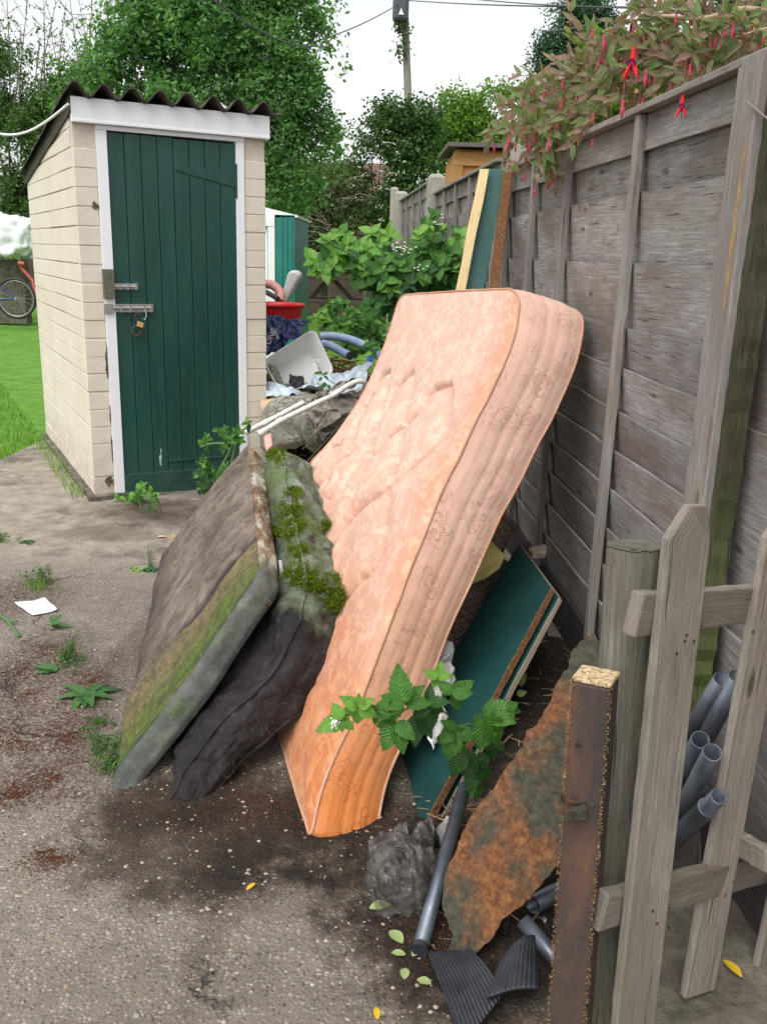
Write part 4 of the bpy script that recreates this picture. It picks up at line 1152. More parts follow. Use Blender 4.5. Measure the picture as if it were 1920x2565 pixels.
for (a, b_, d) in [(1482, 1372, 1.318), (1478, 1385, 1.318), (1497, 1385, 1.322), (1460, 1412, 1.312), (1515, 1352, 1.327), (1445, 1960, 1.2535), (1408, 1968, 1.251), (1418, 1995, 1.249), (1625, 1365, 1.553), (1565, 1935, 1.478), (1583, 1905, 1.482), (1548, 1935, 1.476)]:
    T_, B_ = (A_t, A_b) if a < 1530 and d < 1.4 else (B_t, B_b); nn_ = (T_-B_).cross(PDIR).normalized(); p = plane_hit(a*K, b_*K, T_, nn_); nl = MB(); nl.tube([p+PNR*.0012, p-PNR*.006], .0030, 8); nl.build('nail', rust_post, pf)
# round post beside it
rp = thing('round_post', (.47, 1.40, 0), 'thick round weathered timber post with a cracked flat top left of the picket fence', 'post')
b = MB(); p1 = PD(1368, 1180, 1.44); p0 = PD(1290, 2260, 1.35); p0 = thru(p0, p1, -.05)
n = 40; rr = [.047*(1+.03*n3((i*.2, 0, 0), 2)) for i in range(n)]
sides = 28; vs = []; ax = (p1-p0).normalized(); ua = ax.orthogonal().normalized(); ub = ax.cross(ua); us = []
for i in range(n):
    c = p0.lerp(p1, i/(n-1))
    for k in range(sides):
        th = 2*math.pi*k/sides; r_ = rr[i]*(1+.035*n3((math.cos(th)*2, math.sin(th)*2, i*.03), 1.6)-.05*max(0, math.cos((th-2.2)*1))**24)
        vs.append(c+(ua*math.cos(th)+ub*math.sin(th))*r_+(ax*.004*n3((math.cos(th)*3, math.sin(th)*3, 0)) if i == n-1 else Vector((0, 0, 0)))); us.append((i*.02, th*.047))
fc, uv = [], []
for i in range(n-1):
    for k in range(sides):
        k2 = (k+1) % sides; fc.append((i*sides+k, i*sides+k2, (i+1)*sides+k2, (i+1)*sides+k))
        uv.append([(i*.025, k*.0106), (i*.025, (k+1)*.0106), ((i+1)*.025, (k+1)*.0106), ((i+1)*.025, k*.0106)])
b.add(vs, fc, uv, smooth=True); b.build('post_shaft', post_wood, rp)
tp = MB(); rings = 6; vs2 = [p1+ax*.001]; 
for q in range(1, rings+1):
    for k in range(sides):
        base_ = vs[(n-1)*sides+k]; vs2.append(p1.lerp(base_, q/rings)+ax*(.0015+.004*n3((k*.9, q*2.1, 0), .8)*(1 if q < rings else 0)))
fc = [(0, 1+k, 1+(k+1) % sides) for k in range(sides)]
for q in range(rings-1):
    for k in range(sides):
        k2 = (k+1) % sides; fc.append((1+q*sides+k, 1+(q+1)*sides+k, 1+(q+1)*sides+k2, 1+q*sides+k2))
tp.add(vs2, fc, [[(vs2[i].x*4, vs2[i].y) for i in f] for f in fc], smooth=True); tp.build('cut_top', post_wood, rp)
# rusty square gate post
gp = thing('gate_post', (.40, 1.30, 0), 'rusty square steel gate post with a flaking yellow cap in the foreground', 'gate post')
t1 = PD(1287, 1458, 1.305); t0 = PD(1225, 2300, 1.25); t0 = thru(t0, t1, -.05); ax = (t1-t0).normalized()
ga = Vector((math.cos(R(63)), math.sin(R(63)), 0)); gbv = Vector((ga.y, -ga.x, 0)); wq = .062
ga = (ga-ax*ga.dot(ax)).normalized(); gbv = ax.cross(ga).normalized()
if gbv.x < 0: gbv = -gbv
b = MB(); b.plank(t0, t1-ax*.006, ga*wq, gbv*wq, 30, .0004); b.build('steel_shaft', rust_post, gp, bevel=.005)
cp_ = MB(); cp_.plank(t1-ax*.006, t1+ax*.0015, ga*(wq+.001), gbv*(wq+.001), 1); cp_.build('cap', flaky_yellow, gp, bevel=.002)
ed = MB()
for sgn in ((-1, -1), (-1, 1)):
    for i in range(800):
        k = rnd.random(); c = t0.lerp(t1, k)+ga*wq/2*sgn[0]+gbv*wq/2*sgn[1]
        stone(ed, c+Vector((U_(-.003, .003), U_(-.003, .003), 0)), U_(.0006, .0019), 1)
ed.build('rust_flake', rust_crust, gp)
lt = MB(); h0 = PD(1252, 1730, 1.262)
lt.tube([h0+Vector((.008, 0, 0)), h0+Vector((-.012, -.012, .004)), h0+Vector((-.032, -.02, .014)), h0+Vector((-.036, -.022, .028)), h0+Vector((-.045, -.022, .032)), h0+Vector((-.052, -.02, .03))], .0042, 8)
lt.box(h0+Vector((-.028, -.026, -.02)), (.036, .004, 0), (0, .024, 0), (0, 0, .018)); lt.build('latch', rust, gp, bevel=.001)
hl = MB(); hh = PD(1247, 1608, 1.262); hl.tube([hh+Vector((.004, .0, 0)), hh+Vector((-.0025, -.004, 0))], .0035, 12); hl.build('bolt_hole', black_rubber, gp)

# kerb / slab at the bottom right
kb = MB(); rough_box(kb, (.50, 1.36, -.03), (1.2, 0, 0), (0, .40, 0), (0, 0, .058), 16, .006)
struct(kb.build('kerb', plinth_concrete))
def flat_leaf(p, L, w, ang, mat, tilt=.1):
    b = MB(); p = Vector(p); d = Vector((math.cos(ang), math.sin(ang), 0)); s = Vector((-d.y, d.x, 0)); n = 7; vs = []
    for i in range(n):
        k = i/(n-1); ww = w*math.sin(math.pi*min(1, k*.93+.04))**.75; c = p+d*L*k+UP*(.003+tilt*L*k*(1-k)*1.5)
        vs += [c-s*ww/2+UP*.12*ww, c, c+s*ww/2+UP*.15*ww]
    us = [(i//3/(n-1), i % 3-1) for i in range(3*n)]
    b.grid(vs, n, 3, uvs=us); return b.build('fallen_leaf', mat)
q = flat_leaf(G(1855, 2450, .035), .05, .022, 2.0, yellow_leaf); tag(q, 'yellow fallen leaf on the kerb under the picket fence', 'leaf')
FL = [(798, 1965, .05, .03, .3), (868, 2040, .045, .03, 2.2), (890, 2068, .038, .024, .9), (873, 2118, .03, .02, 1.5), (930, 2128, .03, .022, 2.8), (1015, 2035, .02, .014, 0), (875, 2065, .03, .02, 3)]
for i, (a, b_, L, w, an) in enumerate(FL):
    lab = ['large pale green fallen leaf beside the clear plastic bag', 'green fallen leaf just left of the grey pipe end', 'small leaf lying right below the end of the grey pipe', 'pale fallen leaf on the concrete left of the rubber mat', 'round pale leaf against the edge of the rubber mat', 'tiny leaf between the grey pipe and the rusty plate', 'dull green leaf overlapped by another near the pipe end'][i]
    tag(flat_leaf(GD(a, b_, .0), L, w, an, fallen_leaf), lab, 'leaf', 'fallen leaves on the concrete')
for i, (a, b_, L, w, an, m_, lab) in enumerate([(533, 1925, .03, .012, 1, yellow_leaf, 'small yellow leaf in the middle of the bare concrete'), (815, 2205, .03, .014, 1.7, yellow_leaf, 'yellow leaf at the bottom edge of the photo'), (338, 1162, .05, .03, .2, cardboard, 'curled brown leaf on the damp concrete before the door'), (375, 1163, .035, .02, 2, yellow_leaf, 'yellowish leaf right of the curled brown leaf before the door')]):
    tag(flat_leaf(GD(a, b_), L, w, an, m_), lab, 'leaf')
# torn white paper on the concrete
pp = MB(); c = [GD(32, 1305), GD(98, 1297), GD(125, 1322), GD(72, 1333)]; c = [p+UP*.006 for p in c]
n = 9; vs = []
for i in range(n):
    for j in range(n):
        a, b_ = i/(n-1), j/(n-1); p = c[0].lerp(c[1], a).lerp(c[3].lerp(c[2], a), b_); vs.append(p+UP*(.004*n3(p, 20)+.012*max(0, a-.6)**2*4))
pp.grid(vs, n, n, uvs=[(v.x, v.y) for v in vs]); q = pp.build('paper_scrap', paper)
so_ = q.modifiers.new('thick', 'SOLIDIFY'); so_.thickness = .002
tag(q, 'torn scrap of white card lying on the concrete at the left', 'paper')
b = MB(); b.tube([GD(-8, 1328)+UP*.01, GD(18, 1348)+UP*.012, GD(43, 1378)+UP*.004], .006, 8); b.tube([GD(18, 1348)+UP*.012, GD(38, 1352)+UP*.02], .004, 6)
tag(b.build('broken_shoot', weed_leaf), 'yellow-green broken plant stem at the left edge below the paper', 'stem')
# ------------------------------------------------------------------ slabs (mattresses)
def slab(name, near, far, backpx, farback, nu, nv, W, thing_o, face_mat, border_mat, rc=.07, inflate=.02, bulge=.012, grooves=(), disp=None, m=10, bdisp=None, farT=None, pipe=None, pipe_mat=None, rcb=.025):
    """near / far: lists of 3D points bottom->top; backpx: pixels of the back edge next to near"""
    nr = crv(near, nu); fr_ = crv(far, nu)
    bk = []
    for q, (a, b) in zip(near, backpx):
        i = min(range(nu), key=lambda k: (nr[k]-Vector(q)).length); w = (fr_[i]-nr[i]).normalized()
        bk.append(plane_hit(a, b, Vector(q), w)-Vector(q))
    for _ in range(3): bk = [bk[0]]+[(bk[i-1]+bk[i]*2+bk[i+1])/4 for i in range(1, len(bk)-1)]+[bk[-1]]
    print(name, 'thickness', [round(v.length, 3) for v in bk], 'W', round((nr[0]-fr_[0]).length, 2), round((nr[-1]-fr_[-1]).length, 2), 'L', round(sum((nr[i]-nr[i-1]).length for i in range(1, nu)), 2))
    T = crv(bk, nu)
    if farT is None: TF = T
    else: TF = crv(farT, nu)
    Ln = [0]
    for i in range(1, nu): Ln.append(Ln[-1]+(nr[i]-nr[i-1]).length)
    Lt = Ln[-1]
    def rmap(u, v):
        x, y = u*Lt, v*W
        X, Y = Lt/2, W/2; dx, dy = x-X, y-Y; r = rc if dx > 0 else rcb
        ax_, ay_ = abs(dx)-(X-r), abs(dy)-(Y-r)
        if ax_ > 0 and ay_ > 0:
            l = math.hypot(ax_, ay_); mx = max(ax_, ay_); k = mx/l if l else 1
            dx = math.copysign(X-r+ax_*k, dx); dy = math.copysign(Y-r+ay_*k, dy)
        return (dx+X)/Lt, (dy+Y)/W
    def lerpc(c, u):
        x = u*(nu-1); i = min(int(x), nu-2); return c[i].lerp(c[i+1], x-i)
    base = []; TT = []; UVs = []
    for i in range(nu):
        for j in range(nv):
            u, v = i/(nu-1), j/(nv-1); u2, v2 = rmap(u, v)
            base.append(lerpc(nr, u2).lerp(lerpc(fr_, u2), v2)); TT.append(lerpc(T, u2).lerp(lerpc(TF, u2), v2)); UVs.append((u2*Lt, v2*W))
    nrm = [-t.normalized() for t in TT]
    front = []
    for k, p in enumerate(base):
        u, v = UVs[k][0]/Lt, UVs[k][1]/W
        e = min(min(u, 1-u)*Lt, min(v, 1-v)*W); inf = inflate*(1-math.exp(-max(e, 0)/.05))
        q = p+nrm[k]*inf
        if disp: q = q+nrm[k]*disp(q, UVs[k][0], UVs[k][1], e)
        front.append(q)
    back = [p+t for p, t in zip(base, TT)]
    ix = lambda i, j: i*nv+j
    c0 = (front[ix(0, 0)]+front[ix(nu-1, nv-1)])/2
    fl = ((front[ix(1, 0)]-front[0]).cross(front[ix(0, 1)]-front[0])).dot(nrm[0]) < 0
    f = MB(); f.grid(front, nu, nv, uvs=UVs, flip=fl); face = f.build('face', face_mat, thing_o)
    b = MB(); b.grid(back, nu, nv, uvs=UVs, flip=not fl); b.build('underside', border_mat, thing_o)
    loop = [ix(i, 0) for i in range(nu)]+[ix(nu-1, j) for j in range(1, nv)]+[ix(i, nv-1) for i in range(nu-2, -1, -1)]+[ix(0, j) for j in range(nv-2, 0, -1)]
    n = len(loop); arc = 0; pts = []; uv = []
    cen = sum((base[k] for k in loop), Vector())/n
    for q in range(n+1):
        k = loop[q % n]; kp = loop[(q-1) % n]; kn = loop[(q+1) % n]
        tg = (base[kn]-base[kp]).normalized(); out = tg.cross(TT[k].normalized()).normalized()
        if q == 0: sgn = 1 if out.dot(base[loop[nu//2]]-base[loop[nu//2]+nv//2]) > 0 or True else -1
        if q: arc += (base[k]-base[kp]).length
        ref = base[k]-lerpc(nr, .5).lerp(lerpc(fr_, .5), .5)
        if out.dot(ref) < 0: out = -out
        tl = TT[k].length
        for r_ in range(m+1):
            w = r_/m; prof = bulge*min(1, math.sin(math.pi*w)*1.6)
            for g_ in grooves: prof -= .0032*math.exp(-((w-g_)/.016)**2)
            p = front[k].lerp(back[k], w)+out*prof
            if bdisp: p = p+out*bdisp(p, arc, w)
            pts.append(p); uv.append((arc if q <= nu else arc, w*tl))
    e1 = pts[m+2]-pts[0]; flb = False
    # orientation check on the near strip
    a, b2, c_ = pts[(nu//2)*(m+1)+m//2], pts[(nu//2+1)*(m+1)+m//2], pts[(nu//2)*(m+1)+m//2+1]
    outn = a-(lerpc(nr, .5).lerp(lerpc(fr_, .5), .5))
    if ((b2-a).cross(c_-a)).dot(outn) < 0: flb = True
    bm_ = MB(); bm_.grid(pts, n+1, m+1, uvs=uv, flip=flb); border = bm_.build('border', border_mat, thing_o)
    if pipe:
        for nm, arr in (('front_piping', [pts[q*(m+1)] for q in range(n+1)]), ('back_piping', [pts[q*(m+1)+m] for q in range(n+1)])):
            pb = MB(); pb.tube(arr[::2]+[arr[0]] if (arr[::2][-1]-arr[0]).length > 1e-4 else arr[::2], pipe, 8, caps=False); pb.build('piping', pipe_mat, thing_o)
    return dict(front=front, border=pts, nrm=nrm, face=face, bord=border, uv=UVs)
def catseg(px, pxs):
    best = 1e9
    for line in pxs:
        for (a, b) in zip(line[:-1], line[1:]):
            dx, dy = b[0]-a[0], b[1]-a[1]; l2 = dx*dx+dy*dy or 1
            t = max(0, min(1, ((px[0]-a[0])*dx+(px[1]-a[1])*dy)/l2)); d = math.hypot(px[0]-a[0]-t*dx, px[1]-a[1]-t*dy)
            if d < best: best = d
    return best
def smooth_line(l, n=24):
    return [(p.x, p.y) for p in crv([Vector((a, b, 0)) for a, b in l], n)]

# ---- peach mattress
npx = [(778,2100,1.965),(812,1960,2.07),(893,1785,2.2),(932,1684,2.27),(990,1525,2.38),(1048,1380,2.5),(1106,1235,2.62),(1154,1139,2.7),(1193,1052,2.78),(1236,970,2.86),(1284,849,2.98),(1298,780,3.07),(1301,722,3.14)]
near = [P(*q) for q in npx]; near[0].z = .004
bpx = [(940,2112),(974,1994),(1009,1843),(1077,1670),(1125,1545),(1173,1433),(1221,1327),(1270,1226),(1318,1129),(1376,1028),(1420,941),(1453,839),(1462,772)]
far = [P(*q) for q in [(655,1715,2.84),(672,1640,2.92),(705,1500,3.05),(728,1380,3.18),(752,1260,3.34),(779,1159,3.46),(811,1125,3.50),(858,1067,3.56),(916,974,3.64),(956,881,3.71),(985,800,3.77),(1000,738,3.82)]]; far[0].z = .01
zz = lambda l: [(700+.4831*a, 680+.4832*b) for a, b in l]
QL = [zz(l) for l in [
 [(700,512),(693,640),(662,780),(635,900),(598,1085),(583,1110),(570,1250),(553,1420)],
 [(893,560),(888,680),(870,790),(810,890),(740,960),(660,1030),(590,1090),(480,1170),(380,1250),(310,1360),(265,1425)],
 [(700,512),(650,545),(600,605),(555,690),(470,830),(380,920),(270,1010),(200,1110)],
 [(583,495),(560,620),(510,780),(470,950),(400,1110),(375,1250),(350,1400)],
 [(893,560),(830,590),(745,690),(662,780),(560,860),(470,950),(370,1050),(290,1200),(235,1305)],
 [(583,495),(540,530),(480,640),(400,780)],
 [(320,870),(260,910),(210,960),(165,995)],[(320,880),(300,960),(250,1080)],
 [(553,1420),(530,1480),(480,1550),(400,1610),(345,1680)],[(400,780),(380,920),(330,1010),(250,1180)]]]
QL = [smooth_line(l, 30) for l in QL]
_n, _f = crv(near, 90), crv(far, 90); _tab = np.array([(*proj(_n[i].lerp(_f[i], j/60)), i/89*1.87, j/60*.9) for i in range(90) for j in range(61)])
def touv(q): k = np.argmin((_tab[:, 0]-q[0])**2+(_tab[:, 1]-q[1])**2); return (_tab[k, 2], _tab[k, 3])
QL = [smooth_line([touv(q) for q in l][::3]+[touv(l[-1])], 22) for l in QL]
def qdisp(p, a, b, e):
    d = catseg((a, b), QL)
    g = -.026*math.exp(-(d/.010)**1.1)+.024*(1-math.exp(-d/.05))-.012
    if a > 1.45: g *= max(0, 1-(a-1.45)/.2)
    if a < .45: g *= max(.1, (a-.1)/.35)
    return g*min(1, e/.03+.15)+.008*fbm(p, 3.2, 4)*min(1, e/.1)+.0015*fbm(p, 11, 8)
pm = thing('peach_mattress', (.1, 2.6, 0), 'large peach floral quilted mattress, ochre stained at the foot, propped against the fence', 'mattress', None)
peach = slab('peach', near, far, bpx, None, 360, 200, .9, pm, peach_face, peach_border, rc=.075, inflate=.012, bulge=.010, grooves=(.22, .42, .62, .8), disp=qdisp, m=26, pipe=.0045, pipe_mat=peach_piping,
  bdisp=lambda p, a, w: .003*fbm(p, 6, 2)+.0008*fbm(p, 30, 7))

# ---- grey mouldy mattress
gm_ = thing('grey_mattress', (-.6, 2.9, 0), 'thin mouldy grey-brown mattress with a green stained edge, leaning foremost left', 'mattress')
gnear = [P(*q) for q in [(278,1982,2.15),(292,1930,2.2),(399,1790,2.28),(479,1686,2.35),(565,1553,2.45),(650,1434,2.56)]]; gnear[0].z = .0
gfar = [P(*q) for q in [(405,1395,4.12),(480,1290,3.95),(550,1195,3.75),(622,1112,3.55)]]
def gdisp(p, a, b, e):
    y = b-.265-.015*math.sin(a*9)
    return (.02*fbm(p, 2.2, 3)+.006*fbm(p, 9, 5)+.002*fbm(p, 40, 5)-.022*math.exp(-(y/.016)**2)+.010*math.exp(-((y+.035)/.03)**2))*min(1, e/.05+.1)
greym = slab('grey', gnear, gfar, [(345,2002),(372,1955),(470,1815),(545,1712),(625,1590),(700,1485)], None, 80, 150, 1.25, gm_, grey_mattress_face, grey_mattress_border, rc=.05, inflate=.012, bulge=.012, disp=gdisp, m=10,
  bdisp=lambda p, a, w: .006*fbm(p, 8, 2)+.003*fbm(p, 35, 7))
hb = MB(); c = P(675, 1508, 2.545)
for (a, b_, r_) in ((675, 1510, .006), (656, 1518, .005)):
    q = P(a, b_, 2.53); hb.tube([q+Vector((r_*math.cos(k*.785), -.002, r_*math.sin(k*.785))) for k in range(9)], .0025, 6, caps=False); hb.tube([q+Vector((0, -.0005, 0)), q+Vector((0, .004, 0))], r_, 10)
hb.build('eyelet', rust_post, gm_)

# ---- dark sagging mattress
dm_ = thing('dark_mattress', (-.3, 2.9, 0), 'black rotten sagging mattress with mossy upper edge between the grey and peach mattresses', 'mattress')
dnear = [P(*q) for q in [(432,2000,2.12),(462,1935,2.17),(574,1790,2.28),(680,1690,2.38),(716,1630,2.43),(752,1540,2.52),(765,1462,2.62)]]; dnear[0].z = .0
dfar = [P(*q) for q in [(570,1370,3.9),(630,1250,3.65),(700,1118,3.4)]]
def ddisp(p, a, b, e): return (.03*fbm(p, 2.5, 13)+.02*(.3-abs(fbm(p, 6, 15)))+.007*fbm(p, 26, 2))*min(1, e/.05+.1)
darkm = slab('dark', dnear, dfar, [(515,2030),(575,1985),(672,1872),(758,1782),(815,1708),(862,1600),(868,1500)], None, 90, 130, 1.4, dm_, dark_mattress, dark_mattress, rc=.06, inflate=.02, bulge=.014, disp=ddisp, m=22, grooves=(.5,),
  farT=[P(650,1390,3.92)-dfar[0], P(776,1165,3.42)-dfar[-1]], pipe=.006, pipe_mat=dark_mattress,
  bdisp=lambda p, a, w: .018*fbm(p, 5, 22)+.022*(.3-abs(fbm(p, 7, 27, 2)))+.007*fbm(p, 20, 7)+.003*fbm(p, 60, 7))
# moss cushions on it, dangling fibres below it
ms = MB(); zt = lambda a, b: (280+.4746*a, 1050+.4746*b)
spots = [(945, 460, 30), (940, 510, 34), (960, 560, 26), (935, 600, 22), (975, 690, 20), (1000, 800, 34), (1030, 850, 26), (960, 830, 20), (1150, 870, 34), (1190, 880, 26), (1150, 930, 26), (1090, 890, 22), (1165, 985, 14), (1120, 560, 14), (860, 590, 16), (850, 170, 18), (870, 210, 18), (960, 380, 12), (1180, 930, 20)]
cand = darkm['border'][::1]+darkm['front'][::3]
cpx = [(proj(p), p) for p in cand]
for (a, b_, r_) in spots:
    sx_, sy_ = zt(a, b_); rp_ = r_*.4746*1.75
    near_ = [p for (q, p) in cpx if abs(q[0]-sx_) < rp_ and abs(q[1]-sy_) < rp_ and (q[0]-sx_)**2+(q[1]-sy_)**2 < rp_**2]
    if not near_: continue
    dmin = min(p.y for p in near_); near_ = [p for p in near_ if p.y < dmin+.35]
    for k in range(1700):
        p = rnd.choice(near_)+Vector((rnd.gauss(0, .014), rnd.gauss(0, .014), rnd.gauss(0, .002)))
        if n3(p, 34, 5) < -.05-.25*rnd.random(): continue
        a_ = U_(0, 6.28); d = Vector((math.cos(a_), math.sin(a_), 0)); h = U_(.003, .0065); s_ = Vector((-d.y, d.x, 0))*.0022
        ms.add([p-s_, p+s_, p+s_*.4+d*h*.5+UP*h-Vector((0, .004, 0)), p-s_*.4+d*h*.5+UP*h-Vector((0, .004, 0))], [(0, 1, 2, 3)], [[(0, 0)]*4])
ms.build('moss', moss, dm_)
th = MB()
for k in range(260):
    p = rnd.choice(darkm['border'][:90*23]) if k < 330 else rnd.choice(darkm['border'][-60*23:])
    p = p+Vector((0, -.004, 0)); d = Vector((U_(-1, 1), U_(-1, .1), U_(-1, .6))).normalized()*U_(.006, .028)
    th.tube([p, p+d*.5+Vector((0, 0, U_(-.004, .004))), p+d], .0005, 3, caps=False)
for k in range(90):
    q = P(rnd.gauss(500, 45), rnd.gauss(2010, 14), 2.13); th.tube([q, q+Vector((U_(-.02, .02), U_(-.02, .01), U_(-.03, .005)))], .0007, 3, caps=False)
th.build('loose_fibres', dry_thread, dm_)['kind'] = 'stuff'
tg_ = MB(); q = [zt(880, 745), zt(895, 745), zt(912, 842), zt(890, 842)]; tg_.prism([P(a, b, 2.72) for a, b in q], (0, .002, 0)); tag(tg_.build('white_tag', white_cloth), 'thin white strip poking out between the grey and the dark mattress', 'strip')
# ------------------------------------------------------------------ the heap behind: pixel reading from a 2.366x enlargement with origin (620, 400)
def J(a, b, d): return P(620+.4227*a, 400+.4227*b, d)
def cloth(name, mat, corners, n, amp, seed, label, cat, thick=.004, sc=4, parent=None, group=None, fold=None):
    """crumpled sheet over four 3D corners (a b / d c)"""
    b = MB(); A, B, C_, D = [Vector(q) for q in corners]; nrm = (B-A).cross(D-A).normalized()
    if nrm.dot(CF) > 0: nrm = -nrm
    pts = []
    for i in range(n):
        for j in range(n):
            u, v = i/(n-1), j/(n-1); p = A.lerp(B, u).lerp(D.lerp(C_, u), v)
            e = 1; r1 = 1-abs(fbm(p, sc, seed, 2))*2.2; r2 = 1-abs(fbm(p, sc*2.6, seed+5, 2))*2.2
            k = amp*(.7*r1+.3*r2)
            if fold: k += fold(u, v)
            pts.append(p+nrm*k+Vector((n3(p, 7, seed), n3(p, 7, seed+2), n3(p, 7, seed+4)))*amp*.9)
    b.grid(pts, n, n, uvs=[(p.x, p.z) for p in pts]); o = b.build(name, mat, parent)
    s_ = o.modifiers.new('t', 'SOLIDIFY'); s_.thickness = thick
    if parent is None: tag(o, label, cat, group)
    return o
def mound(name, mat, cx, cy, rx, ry, h, label, n=50, amp=.06, seed=3):
    b = MB(); pts = []
    for i in range(n):
        for j in range(n):
            x, y = -1+2*i/(n-1), -1+2*j/(n-1); r = math.hypot(x, y)
            z = h*max(0, 1-r**2.2)+amp*fbm((cx+x*rx, cy+y*ry, 0), 3, seed)*max(0, 1.1-r)+.01*n3((cx+x*rx, cy+y*ry, 0), 16, seed)
            pts.append((cx+x*rx, cy+y*ry, max(-.06, z)-.03))
    b.grid(pts, n, n); o = b.build(name, mat); return tag(o, label, 'heap', kind='stuff')
mound('rubbish_heap', soil, -.55, 6.75, .95, 1.0, .66, 'dark heap of garden rubbish behind the mattresses')
mound('soil_heap', soil, .25, 3.7, .55, 1.1, .10, 'dark soil and litter along the foot of the fence behind the mattress')
mound('litter_bank', soil, .56, 2.55, .50, 1.25, .055, 'dark litter and soil in the gap between the peach mattress foot and the fence', seed=9, amp=.03)
lb = MB()
for k in range(700):
    x, y = U_(.12, .85), U_(1.6, 3.6)
    a = U_(0, 6.28); L = U_(.01, .07); p = Vector((x, y, .055*max(0, 1-(((x-.56)/.5)**2+((y-2.55)/1.25)**2))+U_(0, .01))); lb.tube([p, p+Vector((math.cos(a)*L, math.sin(a)*L, U_(-.004, .01)))], U_(.0008, .0028), 4, caps=False)
tag(lb.build('twig_litter', twig), 'small twigs and dead stalks in the dark gap under the fence', 'twigs', kind='stuff')
tw = MB()
for k in range(1500):
    x, y = rnd.gauss(-.40, .34), rnd.gauss(6.25, .33); r = math.hypot((x+.55)/.95, (y-6.75)/1.0); z = .66*max(0, 1-r**2.2)+U_(-.02, .05)
    a = U_(0, 6.28); L = U_(.04, .2); p = Vector((x, y, z)); d = Vector((math.cos(a)*L, math.sin(a)*L*.6, U_(-.05, .06)))
    tw.tube([p, p+d*.5+Vector((0, 0, U_(0, .02))), p+d], U_(.0015, .005), 4, caps=False)
tag(tw.build('brushwood', twig), 'brown brushwood and dead stems strewn over the heap under the blue hoses', 'twigs', kind='stuff')

def lathe(mb, c, ax, prof, n=40):
    c, ax = Vector(c), Vector(ax).normalized(); a = ax.orthogonal().normalized(); b = ax.cross(a); pts = []
    for (r_, z) in prof:
        for k in range(n+1):
            th = 2*math.pi*k/n; pts.append(c+ax*z+(a*math.cos(th)+b*math.sin(th))*r_)
    mb.grid(pts, len(prof), n+1, flip=False); return mb
# red tub
tc = J(150, 855, 6.75); rt = thing('red_tub', tc-UP*.25, 'bright red round plastic tub on top of the heap beside the outhouse', 'tub')
b = MB(); lathe(b, tc, (0, 0, 1), [(.0, -.24), (.19, -.24), (.205, -.1), (.222, -.025), (.222, -.022), (.238, -.012), (.243, .0), (.24, .006), (.225, .004), (.215, -.02), (.198, -.1), (.183, -.225), (0, -.225)]); b.build('tub_body', red_plastic, rt)
# multicoloured thing behind
b = MB(); pts = [J(120, 800, 7.1), J(60, 760, 7.2), J(110, 735, 7.2), J(160, 745, 7.2), J(200, 775, 7.1), J(195, 830, 7.1)]
b.tube(crv([J(70, 800, 7.2), J(90, 745, 7.2), J(140, 740, 7.2), J(195, 790, 7.15), J(190, 840, 7.1)], 14), .035, 12)
tag(b.build('pink_cushion_roll', pink_plastic), 'faded pink and grey padded roll lying behind the red tub', 'roll')
b = MB(); b.tube(crv([J(60, 770, 7.3), J(120, 790, 7.1), J(180, 825, 7.0)], 8), .02, 10); tag(b.build('dark_hose', black_cable), 'dark bent tube across the pink roll behind the red tub', 'tube')
# white upright plastic board
b = MB(); b.prism([J(188, 850, 7.3), J(232, 680, 7.3), J(252, 655, 7.3), J(285, 655, 7.3), J(310, 680, 7.3), J(303, 705, 7.3), J(262, 780, 7.3), J(225, 850, 7.3)], (0.02, .09, 0))
tag(b.build('white_cushion', white_plastic, bevel=.02), 'dirty white rounded plastic seat end standing beside the picnic table', 'seat end')
# picnic table, far off on the grass
pt = thing('picnic_table', (-1.2, 16, 0), 'dark weathered timber picnic table standing on the grass beyond the heap', 'table')
def at16(a, b): return J(a, b, 16.0)
tz = at16(500, 695).z; bx0, bx1 = at16(290, 695).x, at16(800, 695).x; bz = at16(500, 825).z
b = MB()
for k in range(5): b.box((bx0, 15.7+k*.14, tz-.04), (bx1-bx0, 0, 0), (0, .125, 0), (0, 0, .04))
b.build('table_top', old_brown_wood, pt)
for yy in (15.15, 16.6): b = MB(); b.box((bx0-.1, yy, bz-.04), (at16(755, 825).x-bx0+.1, 0, 0), (0, .25, 0), (0, 0, .045)); b.build('bench_seat', old_brown_wood, pt)
for xx in (at16(330, 0).x, at16(715, 0).x):
    b = MB()
    for sg in (-1, 1): b.plank((xx, 16.0+sg*.12, tz-.04), (xx, 16.0+sg*.75, 0), (.07, 0, 0), (0, .12, 0))
    b.box((xx-.035, 15.2, bz-.14), (.07, 0, 0), (0, 1.6, 0), (0, 0, .1)); b.build('leg_frame', old_brown_wood, pt)
b = MB(); b.plank(at16(480, 700), at16(380, 820), (.1, 0, 0), (0, .06, 0)); b.plank(at16(500, 700), at16(620, 830), (.1, 0, 0), (0, .06, 0)); b.build('brace', old_brown_wood, pt)
# cardboard box on it
cb = MB(); c = at16(425, 692); c.z = tz+.002; w = .30
cb.box(c+Vector((-.33, -.25, 0)), (.62, 0, 0), (0, .4, 0), (0, 0, .40)); 
tag(cb.build('cardboard_box', cardboard, bevel=.012), 'brown cardboard box on the end of the picnic table', 'box')
cb = MB(); cb.tube(crv([at16(372, 690), at16(368, 640), at16(385, 610), at16(430, 592), at16(480, 600)], 10), .012, 6); tag(cb.build('string_loop', pale_twig), 'loose pale string around the cardboard box', 'string')
